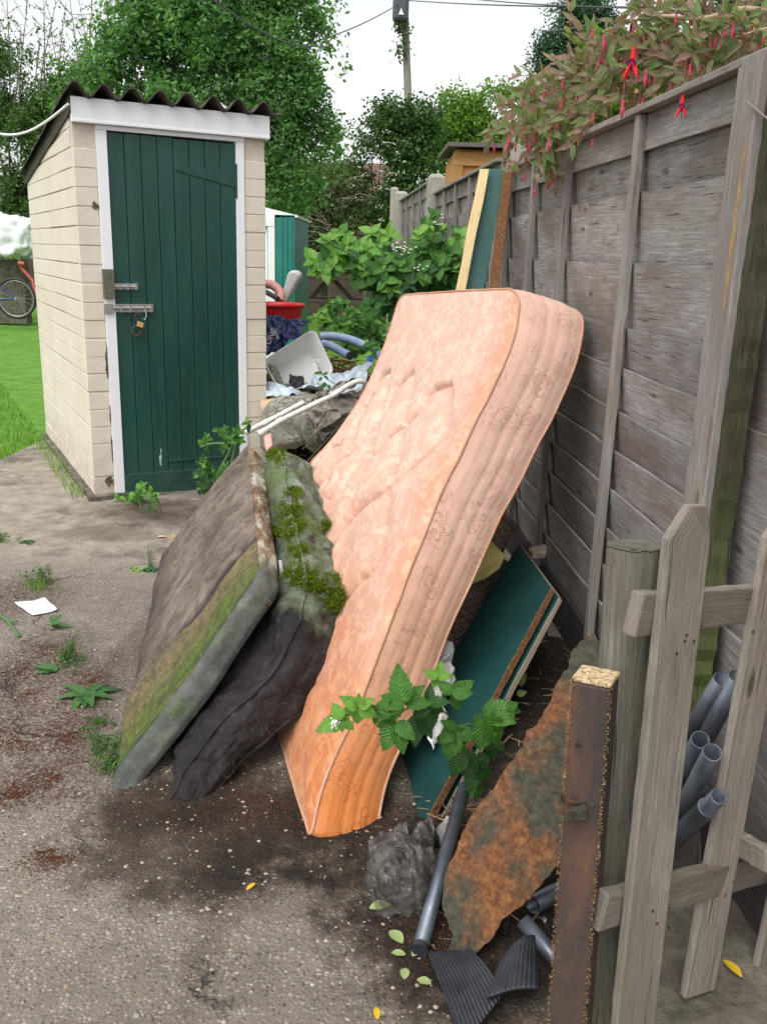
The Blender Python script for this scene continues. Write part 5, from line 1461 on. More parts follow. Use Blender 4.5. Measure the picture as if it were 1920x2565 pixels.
# navy plastic sack with white printed letters
nv_ = thing('navy_sack', J(230, 1020, 6.35), 'crumpled navy plastic sack with white printed letters on the heap', 'sack')
cloth('sack_film', navy_plastic, [J(60, 950, 6.5), J(385, 960, 6.45), J(320, 1075, 6.2), J(70, 1165, 6.15)], 70, .05, 4, '', '', parent=nv_, sc=6)
cloth('sack_fold', navy_plastic, [J(50, 1010, 6.25), J(200, 990, 6.25), J(165, 1130, 6.0), J(75, 1170, 6.0)], 40, .03, 9, '', '', parent=nv_, sc=8)
def letters(txt, p, right, up, size, mat, parent, ext=.001):
    cu = bpy.data.curves.new('lettering', 'FONT'); cu.body = txt; cu.size = size; cu.extrude = ext; cu.align_x = 'CENTER'; cu.offset = size*.018
    o = bpy.data.objects.new('tmp', cu); COL.objects.link(o); dg = bpy.context.evaluated_depsgraph_get(); me = bpy.data.meshes.new_from_object(o.evaluated_get(dg)); bpy.data.objects.remove(o)
    q = bpy.data.objects.new('lettering', me); COL.objects.link(q); me.materials.clear(); me.materials.append(mat())
    r_ = Vector(right).normalized(); u_ = Vector(up); u_ = (u_-r_*u_.dot(r_)).normalized(); z_ = r_.cross(u_)
    M_ = Matrix((r_, u_, z_)).transposed().to_4x4(); me.transform(M_)
    q.parent = parent; q.location = Vector(p)-wloc(parent); return q
letters('STONE', J(140, 1078, 5.93), J(160, 1010, 6)-J(105, 1120, 6), J(60, 1040, 6)-J(100, 1085, 6), .052, white_cloth, nv_)
letters('A', J(98, 1150, 5.95), (1, .1, 0), (0.1, 0, 1), .05, white_cloth, nv_)
letters('E', J(182, 1060, 6.0), (.9, 0, .3), (-.3, 0, 1), .045, white_cloth, nv_)
# white washing-up box tipped towards the camera
wb_ = thing('white_box', J(300, 1300, 5.9), 'dirty white plastic storage box tipped on its side with debris inside', 'box')
rim = [J(105, 1205, 5.78), J(330, 1022, 5.98), J(420, 1022, 6.02), J(508, 1235, 5.95), J(500, 1262, 5.92), J(215, 1392, 5.68)]
A, B, C_, D = J(92, 1190, 5.80), J(395, 1000, 6.03), J(515, 1260, 5.93), J(205, 1395, 5.68)
cen = (A+B+C_+D)/4; nn = (B-A).cross(D-A).normalized(); nn = nn if nn.y > 0 else -nn
def rrect(k, r_=.16, n=8):
    c = [cen+(q-cen)*k for q in (A, B, C_, D)]; out = []
    for i in range(4):
        p, q, s_ = c[i-1], c[i], c[(i+1) % 4]
        a = q+(p-q)*r_; b_ = q+(s_-q)*r_
        for j in range(n): t_ = j/(n-1); out.append(a*(1-t_)**2+q*2*t_*(1-t_)+b_*t_*t_)
    return out+[out[0]]
def shell(prof, name, mat):
    pts = []
    for (k, d) in prof: pts += [p+nn*d for p in rrect(k)]
    b = MB(); b.grid(pts, len(prof), 33); o = b.build(name, mat, wb_); return o
shell([(1.0, 0), (1.02, .0), (1.03, .012), (1.0, .02), (.965, .016), (.86, .17), (.84, .185), (.5, .19), (.05, .19)], 'outer_shell', white_plastic)
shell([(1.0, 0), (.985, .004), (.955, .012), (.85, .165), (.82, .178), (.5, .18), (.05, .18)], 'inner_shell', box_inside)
db = MB()
for k in range(240):
    q = J(rnd.gauss(215, 70), rnd.gauss(1330, 22)-.0, 5.86)+nn*U_(.02, .13); L = U_(.01, .04)
    db.tube([q, q+Vector((U_(-1, 1), U_(-1, 1), U_(-.5, 1)))*L], U_(.001, .004), 4, caps=False)
tag(db.build('twig_litter', twig), 'twigs and bark litter lying inside the white plastic box', 'twigs', kind='stuff')
cloth('black_rag', black_rubber, [J(245, 1290, 5.93), J(325, 1300, 5.95), J(330, 1370, 5.85), J(250, 1380, 5.82)], 26, .03, 2, 'crumpled black rag inside the white plastic box', 'rag', sc=12)
cloth('bark_strip', cracked_vinyl, [J(120, 1220, 5.86), J(170, 1230, 5.88), J(240, 1370, 5.80), J(205, 1385, 5.78)], 26, .02, 21, 'flaky pale bark strip along the inner side of the white box', 'bark', sc=14)
# blue hoses
b = MB(); b.tube(crv([J(430, 1048, 6.5), J(500, 1045, 6.5), J(600, 1065, 6.45), J(700, 1105, 6.35), J(770, 1150, 6.3), J(790, 1185, 6.3)], 24), .030, 14)
tag(b.build('blue_hose', blue_hose), 'upper thick pale blue hose curving to the right over the heap', 'hose', 'pale blue hoses')
b = MB(); b.tube(crv([J(445, 1090, 6.35), J(500, 1105, 6.3), J(560, 1140, 6.25), J(603, 1160, 6.2)], 16), .029, 14)
tag(b.build('blue_hose', blue_hose), 'lower short pale blue hose with a dark cut end', 'hose', 'pale blue hoses')
b = MB(); b.tube([J(603, 1160, 6.18), J(609, 1163, 6.17)], .03, 14); tag(b.build('hose_plug', black_cable), 'dark ring at the cut end of the short blue hose', 'plug')
cloth('bright_blue_scrap', bright_blue, [J(715, 1160, 6.1), J(750, 1165, 6.1), J(740, 1225, 6.0), J(705, 1215, 6.0)], 14, .02, 5, 'bright blue plastic scrap beside the mattress edge', 'scrap', sc=8)
# pale blue sheet
cloth('pale_blue_sheet', pale_blue_sheet, [J(400, 1290, 5.85), J(735, 1215, 6.0), J(700, 1330, 5.7), J(330, 1385, 5.62)], 60, .055, 31, 'crumpled pale blue plastic sheet below the white box', 'sheet', sc=5)
cloth('grey_blue_sheet', pale_blue_sheet, [J(95, 1330, 5.72), J(330, 1400, 5.66), J(330, 1430, 5.58), J(100, 1410, 5.58)], 36, .04, 37, 'strip of grey-blue plastic hanging under the white box', 'sheet', sc=6)
# cracked grey cushion and brown cloth
cv = thing('cracked_cushion', J(250, 1560, 5.6), 'grey cushion with peeling cracked vinyl cover under the white tube frame', 'cushion')
def pad(o, mat, ctr, vx, vy, vz, nm, seed, rough=.02):
    bm_ = bmesh.new(); bmesh.ops.create_cube(bm_, size=2); bmesh.ops.subdivide_edges(bm_, edges=bm_.edges[:], cuts=14, use_grid_fill=True)
    for v in bm_.verts:
        c = v.co.copy(); s_ = Vector([math.copysign(abs(t_)**.8, t_) for t_ in c]); l = (abs(s_.x)**5+abs(s_.y)**5+abs(s_.z)**5)**.2 or 1
        s_ = s_/l*max(abs(c.x), abs(c.y), abs(c.z)); q = Vector(ctr)+Vector(vx)*s_.x+Vector(vy)*s_.y+Vector(vz)*s_.z
        v.co = q+(q-Vector(ctr)).normalized()*(rough*fbm(q, 6, seed)*2+rough*.4*fbm(q, 22, seed))
    b = MB(); b.add([v.co[:] for v in bm_.verts], [[v.index for v in f.verts] for f in bm_.faces], smooth=True); bm_.free()
    return b.build(nm, mat, o)
pad(cv, cracked_vinyl, J(255, 1555, 5.6), (.165, 0, .02), (0, .15, 0), (.02, 0, .17), 'cushion_body', 5)
pad(cv, cracked_vinyl, J(385, 1600, 5.5), (.05, .02, -.01), (0, .10, 0), (-.01, 0, .13), 'cushion_end', 8)
bcl = thing('brown_sacking', J(500, 1500, 5.5), 'grey-brown folded sacking hanging over the white tube', 'sacking')
cloth('sack_fold', brown_cloth, [J(370, 1385, 5.35), J(690, 1330, 5.4), J(560, 1590, 5.2), J(440, 1650, 5.2)], 80, .10, 43, '', '', parent=bcl, sc=5)
cloth('sack_fold', brown_cloth, [J(390, 1400, 5.25), J(470, 1390, 5.25), J(560, 1560, 5.1), J(360, 1700, 5.15)], 50, .07, 53, '', '', parent=bcl, sc=6)
cloth('sack_liner', grey_tarp, [J(480, 1400, 5.22), J(690, 1335, 5.3), J(680, 1370, 5.25), J(540, 1440, 5.18)], 40, .035, 63, '', '', parent=bcl, sc=8)
b = MB(); b.tube(crv([J(95, 1480, 5.6), J(170, 1460, 5.6), J(180, 1440, 5.65)], 8), .06, 12); tag(b.build('clay_pot', cardboard), 'brown pot half hidden beside the outhouse corner', 'pot')
# white tube frame
b = MB(); b.tube(crv([J(700, 1340, 5.25), J(690, 1318, 5.22), J(655, 1312, 5.2), J(600, 1335, 5.17), J(500, 1400, 5.1), J(430, 1432, 5.05), J(200, 1545, 4.92), J(68, 1625, 4.85)], 30), .0155, 14)
fr_o = thing('tube_frame', J(400, 1480, 5.0), 'white tubular frame sticking out of the heap towards the mattresses', 'frame')
b.build('tube', white_tube, fr_o)
b = MB(); b.tube([J(205, 1540, 4.925), J(175, 1558, 4.905)], .0185, 14); b.tube([J(92, 1610, 4.86), J(66, 1627, 4.85)], .019, 14); b.build('collar', white_tube, fr_o)
b = MB(); b.tube([J(330, 1440, 5.3), J(160, 1530, 5.2), J(60, 1580, 5.15), J(-15, 1618, 5.1)], .0155, 14); b.build('tube', white_tube, fr_o)
b = MB(); b.tube([J(115, 1555, 5.17), J(90, 1567, 5.16)], .019, 14); b.build('collar', white_tube, fr_o)
b = MB(); b.prism([J(92, 1640, 4.8), J(140, 1630, 4.8), J(150, 1700, 4.75), J(110, 1740, 4.72), J(98, 1690, 4.75)], (0, .05, 0)); tag(b.build('pink_scrap', pink_plastic, bevel=.01), 'pink plastic scrap above the mossy dark mattress', 'scrap')
b = MB(); b.plank(J(555, 1570, 5.0), J(335, 1810, 4.75), Vector((.03, .02, .03)), Vector((0, .06, -.02)), 6, .001); tag(b.build('narrow_plank', grey_plank, bevel=.002), 'narrow greenish plank slanting down beside the peach mattress', 'plank')
b = MB(); b.plank(J(560, 1590, 4.95), J(360, 1830, 4.7), Vector((.02, .02, .02)), Vector((0, .04, -.01)), 4, .001); tag(b.build('brown_lath', old_brown_wood), 'thin red-brown lath lying under the greenish plank', 'lath')
# ------------------------------------------------------------------ things in the gap under the peach mattress
# wicker basket
bk_ = thing('wicker_basket', PD(880, 1490, 2.8), 'dark brown wicker laundry basket tucked behind the peach mattress', 'basket')
T0, T1 = P(1012, 1735, 2.92), P(1165, 1290, 3.28); ax = (T1-T0).normalized(); L = (T1-T0).length; a = ax.orthogonal().normalized(); bb = ax.cross(a)
rows, ns = 46, 120; pts = []
for i in range(rows*4+1):
    z = L*i/(rows*4); r0_ = .135+.05*i/(rows*4)
    for k in range(ns+1):
        th = 2*math.pi*k/ns; r_ = r0_+.0045*math.sin(math.pi*i/2)*(1)+.0045*math.sin(th*20+math.pi*(i//4))*math.sin(math.pi*(i % 4)/4)
        pts.append(T0+ax*z+(a*math.cos(th)+bb*math.sin(th))*r_)
b = MB(); b.grid(pts, rows*4+1, ns+1); b.build('woven_side', wicker, bk_)
b = MB(); 
for q in range(3): b.tube([T1+ax*(.004*q)+(a*math.cos(t_*.1745)+bb*math.sin(t_*.1745))*(.187+.004*math.sin(t_*2+q*2)) for t_ in range(37)], .006, 6, caps=False)
b.build('rim', wicker, bk_)
b = MB(); b.tube([T0+ax*.0+(a*math.cos(t_*.1745)+bb*math.sin(t_*.1745))*.138 for t_ in range(37)], .008, 6, caps=False); b.build('foot_ring', wicker, bk_)
b = MB()
for t_ in range(60):
    th = t_*6.283/60; c = T1+(a*math.cos(th)+bb*math.sin(th))*.185
    b.tube([c, c+ax*U_(.01, .05)+a*U_(-.02, .02)+bb*U_(-.02, .02)], .002, 4, caps=False)
b.build('loose_canes', wicker, bk_)
b = MB(); c = P(1235, 1345, 3.2); lathe(b, c, ax, [(.0, .05), (.03, .05), (.034, .04), (.036, -.03), (.03, -.05), (0, -.05)], 20); tag(b.build('glass_jar', glass_jar), 'grey glass jar on top of the wicker basket', 'jar')
# yellow foam
c = [P(*q) for q in [(1130,1480,2.78),(1225,1352,3.02),(1264,1392,3.0),(1250,1425,2.97),(1215,1450,2.93),(1165,1472,2.85)]]
b = MB(); b.prism(c, Vector((.02, .10, -.03))*.3); tag(b.build('yellow_foam', yellow_foam, bevel=.006), 'pale yellow foam sheet wedged between mattress and wicker basket', 'foam sheet')
cloth('white_rag', white_cloth, [P(1040, 1700, 2.36), P(1122, 1625, 2.5), P(1130, 1700, 2.5), P(1070, 1880, 2.28)], 36, .025, 71, 'torn white rag hanging behind the bramble leaves', 'rag', sc=9)
b = MB(); lathe(b, P(1105, 1660, 2.52), Vector((.2, .3, 1)), [(0, .07), (.02, .07), (.03, .05), (.034, -.08), (0, -.08)], 20); tag(b.build('plastic_bottle', white_cloth), 'whitish plastic bottle between the mattress and the basket', 'bottle')
# two teal panels
def tealp(off, lab):
    t = thing('teal_panel', Vector((.1, 2.1, 0))+off, lab, 'panel', 'green painted chipboard panels leaning behind the basket')
    B0 = G(1055, 2078)+off; T0_ = P(1380, 1472, 2.8)+off; F0 = P(1299, 1362, 3.22)+off; d = F0-T0_; e = (T0_-B0).normalized(); nz = e.cross(d).normalized(); nz = nz if nz.z < 0 else -nz
    b = MB(); b.box(B0, T0_-B0, d, nz*.016); b.build('panel_face', teal_board, t, bevel=.001)
    b = MB(); b.plank(B0-nz*.001+(nz*.009)-d.normalized()*.004, T0_-nz*.001+nz*.009-d.normalized()*.004, nz*.022, d.normalized()*.006, 40, .0015); b.build('raw_edge', chipboard, t)
    b = MB(); b.plank(T0_+nz*.008+e*.002, F0+nz*.008+e*.002, nz*.02, e*.005, 12, .001); b.build('raw_edge', pale_edge, t)
    return nz
nz = tealp(Vector((0, 0, 0)), 'front green painted panel with a red-brown chipboard edge')
b0 = G(1055, 2078)+nz*.040; t = thing('teal_panel', b0, 'second green panel with a pale timber edge right behind the first', 'panel', 'green painted chipboard panels leaning behind the basket')
B0 = b0+Vector((.0, 0, 0)); T0_ = P(1380, 1472, 2.8)+nz*.045+Vector((0, -.02, .01)); d = P(1299, 1362, 3.22)-P(1380, 1472, 2.8); e = (T0_-B0).normalized()
b = MB(); b.box(B0, T0_-B0, d, nz*.014); b.build('panel_face', teal_board, t)
b = MB(); b.plank(B0+nz*.007-d.normalized()*.004, T0_+nz*.007-d.normalized()*.004, nz*.018, d.normalized()*.006, 30, .001); b.build('raw_edge', pale_edge, t)
b = MB(); b.plank(T0_+nz*.007+e*.002, T0_+d+nz*.007+e*.002, nz*.018, e*.005, 12, .001); b.build('raw_edge', pale_edge, t)
rk = MB(); c = PD(1160, 1196, 3.16); 
pad(None, pale_edge, c, (.028, 0, .004), (0, .03, 0), (0, 0, .016), 'broken_lump', 4, .012); o = [x for x in bpy.data.objects if x.name.startswith('broken_lump')][-1]
tag(o, 'pale crumbly lump resting on the top corner of the green panels', 'lump')
# dark flat board leaning under the fence
# ------------------------------------------------------------------ rusty plate
A, B, C_ = PD(990, 2083, 1.575), PD(1288, 1372, 1.93), PD(957, 1925, 1.66); A.z = max(A.z, .01)
pn_ = (B-A).cross(C_-A).normalized(); pn_ = pn_ if pn_.y > 0 else -pn_
poly = [(1000,2085),(985,2080),(970,2050),(978,2022),(962,1980),(955,1958),(955,1920),(968,1870),(985,1838),(1000,1795),(1030,1742),(1065,1705),(1092,1660),(1128,1612),(1135,1580),(1160,1565),(1185,1520),(1205,1470),(1228,1438),(1232,1412),(1250,1388),(1268,1374),(1285,1370),(1298,1395),(1300,1440),(1318,1500),(1310,1640),(1260,1800),(1200,1872),(1160,1920),(1130,1955),(1085,1985),(1060,2030),(1030,2058)]
pts = []
for i, (a, b_) in enumerate(poly):
    a2, b2 = poly[(i+1) % len(poly)]
    for k in range(5):
        t_ = k/5; pts.append((a+(a2-a)*t_+U_(-2.2, 2.2)*(k > 0), b_+(b2-b_)*t_+U_(-2.2, 2.2)*(k > 0)))
w3 = [plane_hit(a*K, b_*K, A, pn_) for a, b_ in pts]
b = MB(); b.prism(w3, pn_*.018); rp_ = b.build('rusty_plate', rust, base=A); tag(rp_, 'large jagged plate of rusty flaking steel leaning by the gate post', 'plate')
b = MB(); w4 = [plane_hit(a*K, b_*K, A+pn_*.02, pn_) for a, b_ in [(1258,1385),(1276,1366),(1300,1398),(1318,1420),(1318,1500),(1290,1600)]]; b.prism(w4, pn_*.014); tag(b.build('flaking_plate', chipboard), 'second thin rusty layer showing behind the top of the jagged plate', 'plate')
# ------------------------------------------------------------------ steel pipes
def gpipe(p0, p1, r_, lab, wall=.003, grp='galvanised steel pipes'):
    b = MB(); b.pipe(p0, p1, r_, wall); return tag(b.build('steel_pipe', galv), lab, 'pipe', grp)
q = gpipe(GD(906, 2052, .02), PD(1003, 1700, 2.08), .0175, 'long grey steel pipe leaning in front of the rusty plate')
q.name = 'steel_pipe'
b = MB(); d = (PD(1003, 1700, 2.08)-GD(906, 2052, .02)).normalized(); s_ = GD(906, 2052, .02); b.tube([s_-d*.002, s_+d*.012], .0182, 20)
tag(b.build('pipe_collar', black_rubber), 'dark collar on the lower end of the long grey pipe', 'collar')
gpipe(PD(1538, 1625, 1.50), PD(1420, 1850, 1.9), .0185, 'open pipe end behind the picket gap, lower of the middle pair')
gpipe(PD(1512, 1598, 1.57), PD(1415, 1760, 2.0), .0185, 'open pipe end behind the picket gap, upper of the middle pair')
gpipe(PD(1552, 1720, 1.45), PD(1400, 1870, 1.75), .0160, 'lowest open pipe end behind the pickets with a joint ring')
b = MB(); p0, p1 = PD(1552, 1720, 1.45), PD(1400, 1870, 1.75); d = (p1-p0).normalized(); b.tube([p0+d*.065, p0+d*.072], .0195, 20); b.tube([p0+d*.072, p0+d*.3], .0188, 20); tag(b.build('pipe_sleeve', galv), 'joint sleeve around the lowest pipe behind the pickets', 'sleeve')
gpipe(PD(1560, 1468, 1.78), PD(1455, 1640, 1.95), .021, 'thick dark pipe end highest behind the picket gap')
gpipe(PD(1592, 1462, 1.75), PD(1475, 1690, 1.9), .020, 'dark pipe right of the highest pipe, crossing behind the second pale')
gpipe(PD(1128, 1988, 1.62), PD(1265, 2150, 1.5), .0175, 'grey pipe end under the lower edge of the rusty plate')
gpipe(PD(1150, 1955, 1.72), PD(1290, 1880, 1.9), .021, 'dark pipe under the rusty plate, upper of two')
gpipe(PD(1165, 2000, 1.7), PD(1290, 1935, 1.85), .019, 'dark pipe under the rusty plate, lower of two')
b = MB(); b.plank(PD(1440, 1700, 1.95), PD(1452, 2210, 1.62), Vector((.16, .03, 0)), Vector((0, .02, 0)), 4, .002); tag(b.build('dark_board', dark_board), 'dark grey board standing behind the picket fence', 'board')
# light bulb and wrapper by the pipe
b = MB(); c = PD(958, 1802, 1.98); lathe(b, c, Vector((.3, 0, 1)), [(0, -.035), (.014, -.033), (.026, -.015), (.027, .0), (.018, .022), (.013, .034), (.013, .05), (0, .052)], 20); tag(b.build('light_bulb', glass_jar), 'old dusty light bulb lying beside the grey pipe', 'bulb')
# ------------------------------------------------------------------ ribbed rubber mats
def mat_(corn, n, ribs, label, curl, seed):
    A, B, C_, D = [Vector(q) for q in corn]; pts = []; nu = ribs*8+1
    nrm = (B-A).cross(D-A).normalized(); nrm = nrm if nrm.z > 0 else -nrm
    for i in range(nu):
        for j in range(n):
            u, v = i/(nu-1), j/(n-1); p = A.lerp(B, u).lerp(D.lerp(C_, u), v)
            k = .0025*max(-.3, math.cos(2*math.pi*u*ribs))+curl(u, v)+.005*n3(p, 9, seed); pts.append(p+nrm*k+UP*.004)
    b = MB(); b.grid(pts, nu, n); o = b.build('rubber_mat', black_rubber); s_ = o.modifiers.new('t', 'SOLIDIFY'); s_.thickness = .006; s_.offset = -1
    return tag(o, label, 'mat', 'black ribbed rubber mats')
mat_([GD(1012, 2052, .03), GD(926, 2060, .02), GD(1000, 2260, .02), GD(1085, 2150, .04)], 20, 13, 'flat black ribbed rubber mat on the ground at the bottom edge', lambda u, v: .012*math.sin(math.pi*v), 3)
mat_([GD(1082, 2082, .05), GD(1152, 2030, .06), GD(1160, 2150, .05), GD(1048, 2172, .03)], 20, 10, 'curled black ribbed rubber mat beside the gate post', lambda u, v: .03*math.sin(math.pi*u)*(1-.5*v)+.01*v, 8)
# ------------------------------------------------------------------ clear plastic bag
def bagblob(ctr, rx, ry, rz, seed, name, mat, parent=None, npl=46, smooth=False):
    """crumpled film: the inside of many random planes, so it breaks into facets and creases"""
    rs = np.random.RandomState(seed); N_ = rs.normal(size=(npl, 3)); N_ /= np.linalg.norm(N_, axis=1)[:, None]; D_ = rs.uniform(.72, 1.12, npl)
    N2 = rs.normal(size=(npl*5, 3)); N2 /= np.linalg.norm(N2, axis=1)[:, None]; D2 = rs.uniform(.93, 1.1, npl*5)
    bm_ = bmesh.new(); bmesh.ops.create_icosphere(bm_, subdivisions=6, radius=1)
    for v in bm_.verts:
        c = np.array(v.co); k = N_ @ c; r_ = np.min(np.where(k > .05, D_/np.maximum(k, .05), 9)); k2 = N2 @ c; r2 = np.min(np.where(k2 > .05, D2/np.maximum(k2, .05), 9))
        k = (r_*.75+r2*.25)*(1+.25*n3(c, 1.1, seed)); q = Vector((c[0]*rx*k, c[1]*ry*k, c[2]*rz*k)); q.z = max(q.z, -rz*.72+.004*n3(c, 9)); v.co = Vector(ctr)+q
    b = MB(); b.add([v.co[:] for v in bm_.verts], [[v.index for v in f.verts] for f in bm_.faces], smooth=smooth); bm_.free(); return b.build(name, mat, parent)
bg_ = thing('plastic_bag', (-.0, 1.95, 0), 'crumpled clear plastic bag of dark rubbish on the ground at the mattress foot', 'bag')
bc = GD(862, 1945)+Vector((0, .04, .035)); bagblob(bc, .060, .085, .055, 6, 'bag_contents', soil, bg_, smooth=True)
bagblob(GD(900, 1850)+Vector((.01, .06, .02)), .05, .05, .045, 26, 'bag_contents', soil, bg_, smooth=True)
def bp(a, b_, z, dy=0): q = GD(a, b_, z); return q+Vector((0, dy, 0))
def shroud(seed, k, sc):
    """film draped over the contents, gathered in creases, lying on the ground at its hem"""
    m_ = MB(); pts = []; n1, n2 = 56, 90; c0 = bc+Vector((.008, .012, -.035)); rr_ = random.Random(seed)
    for i in range(n1):
        t_ = i/(n1-1)
        for j in range(n2+1):
            th = 2*math.pi*j/n2; u_ = Vector((math.cos(th)*2, math.sin(th)*2, seed))
            rad = math.sin(min(1, t_*1.12)*math.pi/2)*(1+.22*n3(u_, .8)); pl_c = .16*(1-abs(n3(u_, 2.6, seed))*3)*t_+.07*(1-abs(n3(u_*1+Vector((0, 0, t_*1.5)), 6, seed))*3)
            x = math.cos(th)*.078*k*(rad+pl_c*.55); y = math.sin(th)*.100*k*(rad+pl_c*.5)
            z = .098*k*(math.cos(min(1, t_)*math.pi/2)**.8)*(1+.25*n3(Vector((x*18, y*18, seed)), 1)); cr = .018*(.3-abs(fbm(Vector((x, y, z)), sc, seed, 2)))*2
            z += cr+.010*(.3-abs(n3((x, y, z), 48, seed))); pts.append(c0+Vector((x, y, max(.003, z))))
    m_.grid(pts, n1, n2+1); o = m_.build('bag_film', bag_plastic, bg_); return o
shroud(3.0, 1.0, 17); shroud(8.0, .93, 22)
cloth('bag_neck', bag_plastic, [bp(855, 1830, .05, .02), bp(935, 1800, .07, .05), bp(925, 1880, .05, 0), bp(860, 1895, .07, 0)], 46, .022, 7, '', '', parent=bg_, sc=16, thick=.0006)
cloth('bag_neck', bag_plastic, [bp(800, 1830, .03, .02), bp(880, 1815, .06, .05), bp(870, 1900, .085, 0), bp(800, 1905, .05, 0)], 46, .020, 17, '', '', parent=bg_, sc=18, thick=.0006)
# ------------------------------------------------------------------ far left: sacks, wall, bicycle, and the teal metal shed
def L_(a, b, d): return P(a*.4971, 200+b*.4971, d)
wl = MB(); a0 = L_(-60, 905, 17.0); a1 = L_(140, 905, 17.0); wl.box((a0.x-2, 17.0, 0), (a1.x-a0.x+1.9, 0, 0), (0, .25, 0), (0, 0, a0.z+.0))
tag(wl.build('low_wall', plinth_concrete), 'low grey wall at the end of the lawn behind the bicycle', 'wall')
cloth('grey_tarp', grey_tarp, [L_(-60, 700, 17.2), L_(175, 740, 17.2), L_(170, 900, 16.7), L_(-60, 880, 16.7)], 60, .10, 5, 'pale grey tarpaulin draped over the low wall at the far left', 'tarpaulin', sc=1.6)
pad(None, white_sack, L_(48, 785, 16.8), (.50, 0, -.05), (0, .3, 0), (.06, 0, .33), 'white_sack', 9, .06); o = [x for x in bpy.data.objects if x.name.startswith('white_sack')][-1]; tag(o, 'bulging white sack on the tarpaulin at the far left', 'sack')
bky = thing('bicycle', L_(80, 1190, 16.0), 'blue bicycle standing on the lawn in front of the low wall at the left edge', 'bicycle')
wc = L_(82, 1102, 16.0); R_ = .335
for c in (wc, wc-Vector((1.02, .1, 0))):
    w_ = thing('wheel', (0, 0, 0), None, None); w_.parent = bky
    b = MB(); b.tube([c+Vector((math.cos(k*.196), 0, math.sin(k*.196)))*R_ for k in range(33)], .022, 8, caps=False); b.build('tyre', tyre, w_)
    b = MB(); b.tube([c+Vector((math.cos(k*.196), 0, math.sin(k*.196)))*(R_-.03) for k in range(33)], .008, 6, caps=False); b.tube([c+Vector((0, -.03, 0)), c+Vector((0, .03, 0))], .02, 8)
    for k in range(18): b.tube([c, c+Vector((math.cos(k*.349), 0, math.sin(k*.349)))*(R_-.03)], .002, 3, caps=False)
    b.build('rim', bright_metal, w_)
f0 = wc-Vector((1.02, .1, 0)); bbr = wc+Vector((-.45, -.05, -.03)); seat = wc+Vector((-.58, -.05, .45)); head = wc+Vector((-1.0+.15, -.08, .42))
b = MB()
for p, q in ((wc, bbr), (wc, seat), (bbr, seat), (bbr, head), (seat-UP*.05, head), (head, f0)): b.tube([p, q], .017, 8)
b.build('frame', blue_frame, bky)
b = MB(); b.tube([seat, seat+UP*.12], .012, 8); b.box(seat+Vector((-.13, -.06, .12)), (.26, 0, 0), (0, .12, 0), (0, 0, .05)); b.build('saddle', tyre, bky, bevel=.02)
b = MB(); b.tube([head, head+UP*.16], .014, 8); b.tube([head+Vector((-.02, -.25, .16)), head+Vector((0.0, .25, .16))], .012, 8); b.build('handlebar', bright_metal, bky)
b = MB(); b.tube([L_(95, 925, 16.5), L_(115, 955, 16.5), L_(165, 1010, 16.4), L_(185, 1090, 16.3)], .03, 8); b.tube([L_(95, 925, 16.5), L_(125, 930, 16.5)], .05, 8); tag(b.build('red_scooter_bar', red_paint), 'red bar with grip leaning on the low wall behind the bicycle', 'scooter')
# teal metal shed
ts = thing('metal_shed', (-1.5, 10.5, 0), 'small teal and white metal garden shed beyond the outhouse', 'shed')
def J2(a, b): return J(a, b, 10.0)
xl, xr = J2(-120, 600).x, J2(157, 600).x; ze = J2(280, 330).z
b = MB(); b.box((J2(160, 0).x, 10.0, 0), (J2(280, 0).x-J2(160, 0).x, 0, 0), (0, 1.6, 0), (0, 0, ze)); 
for k in range(1, 4): b.box((J2(160+k*30+12, 0).x-.006, 9.99, 0), (.012, 0, 0), (0, .01, 0), (0, 0, ze-.01))
b.build('side_wall', teal_metal, ts)
b = MB(); b.box((xl, 10.05, 0), (J2(118, 0).x-xl, 0, 0), (0, 1.5, 0), (0, 0, ze+.0)); b.build('door', white_paint, ts)
b = MB(); b.box((J2(118, 0).x, 9.985, 0), (J2(160, 0).x-J2(118, 0).x, 0, 0), (0, .06, 0), (0, 0, ze-.02)); b.box((xl, 9.98, ze-.12+.0), (J2(160, 0).x-xl, 0, 0), (0, .06, 0), (0, 0, .10)); b.box((J2(112, 0).x-.02, 10.02, 0), (.02, 0, 0), (0, .03, 0), (0, 0, ze-.1)); b.build('frame', white_paint, ts, bevel=.004)
b = MB(); b.prism([J2(296, 330), J2(85, 278), J2(-120, 330), J2(-120, 342), J2(296, 342)], (0, 1.7, 0)); b.build('roof', white_paint, ts)
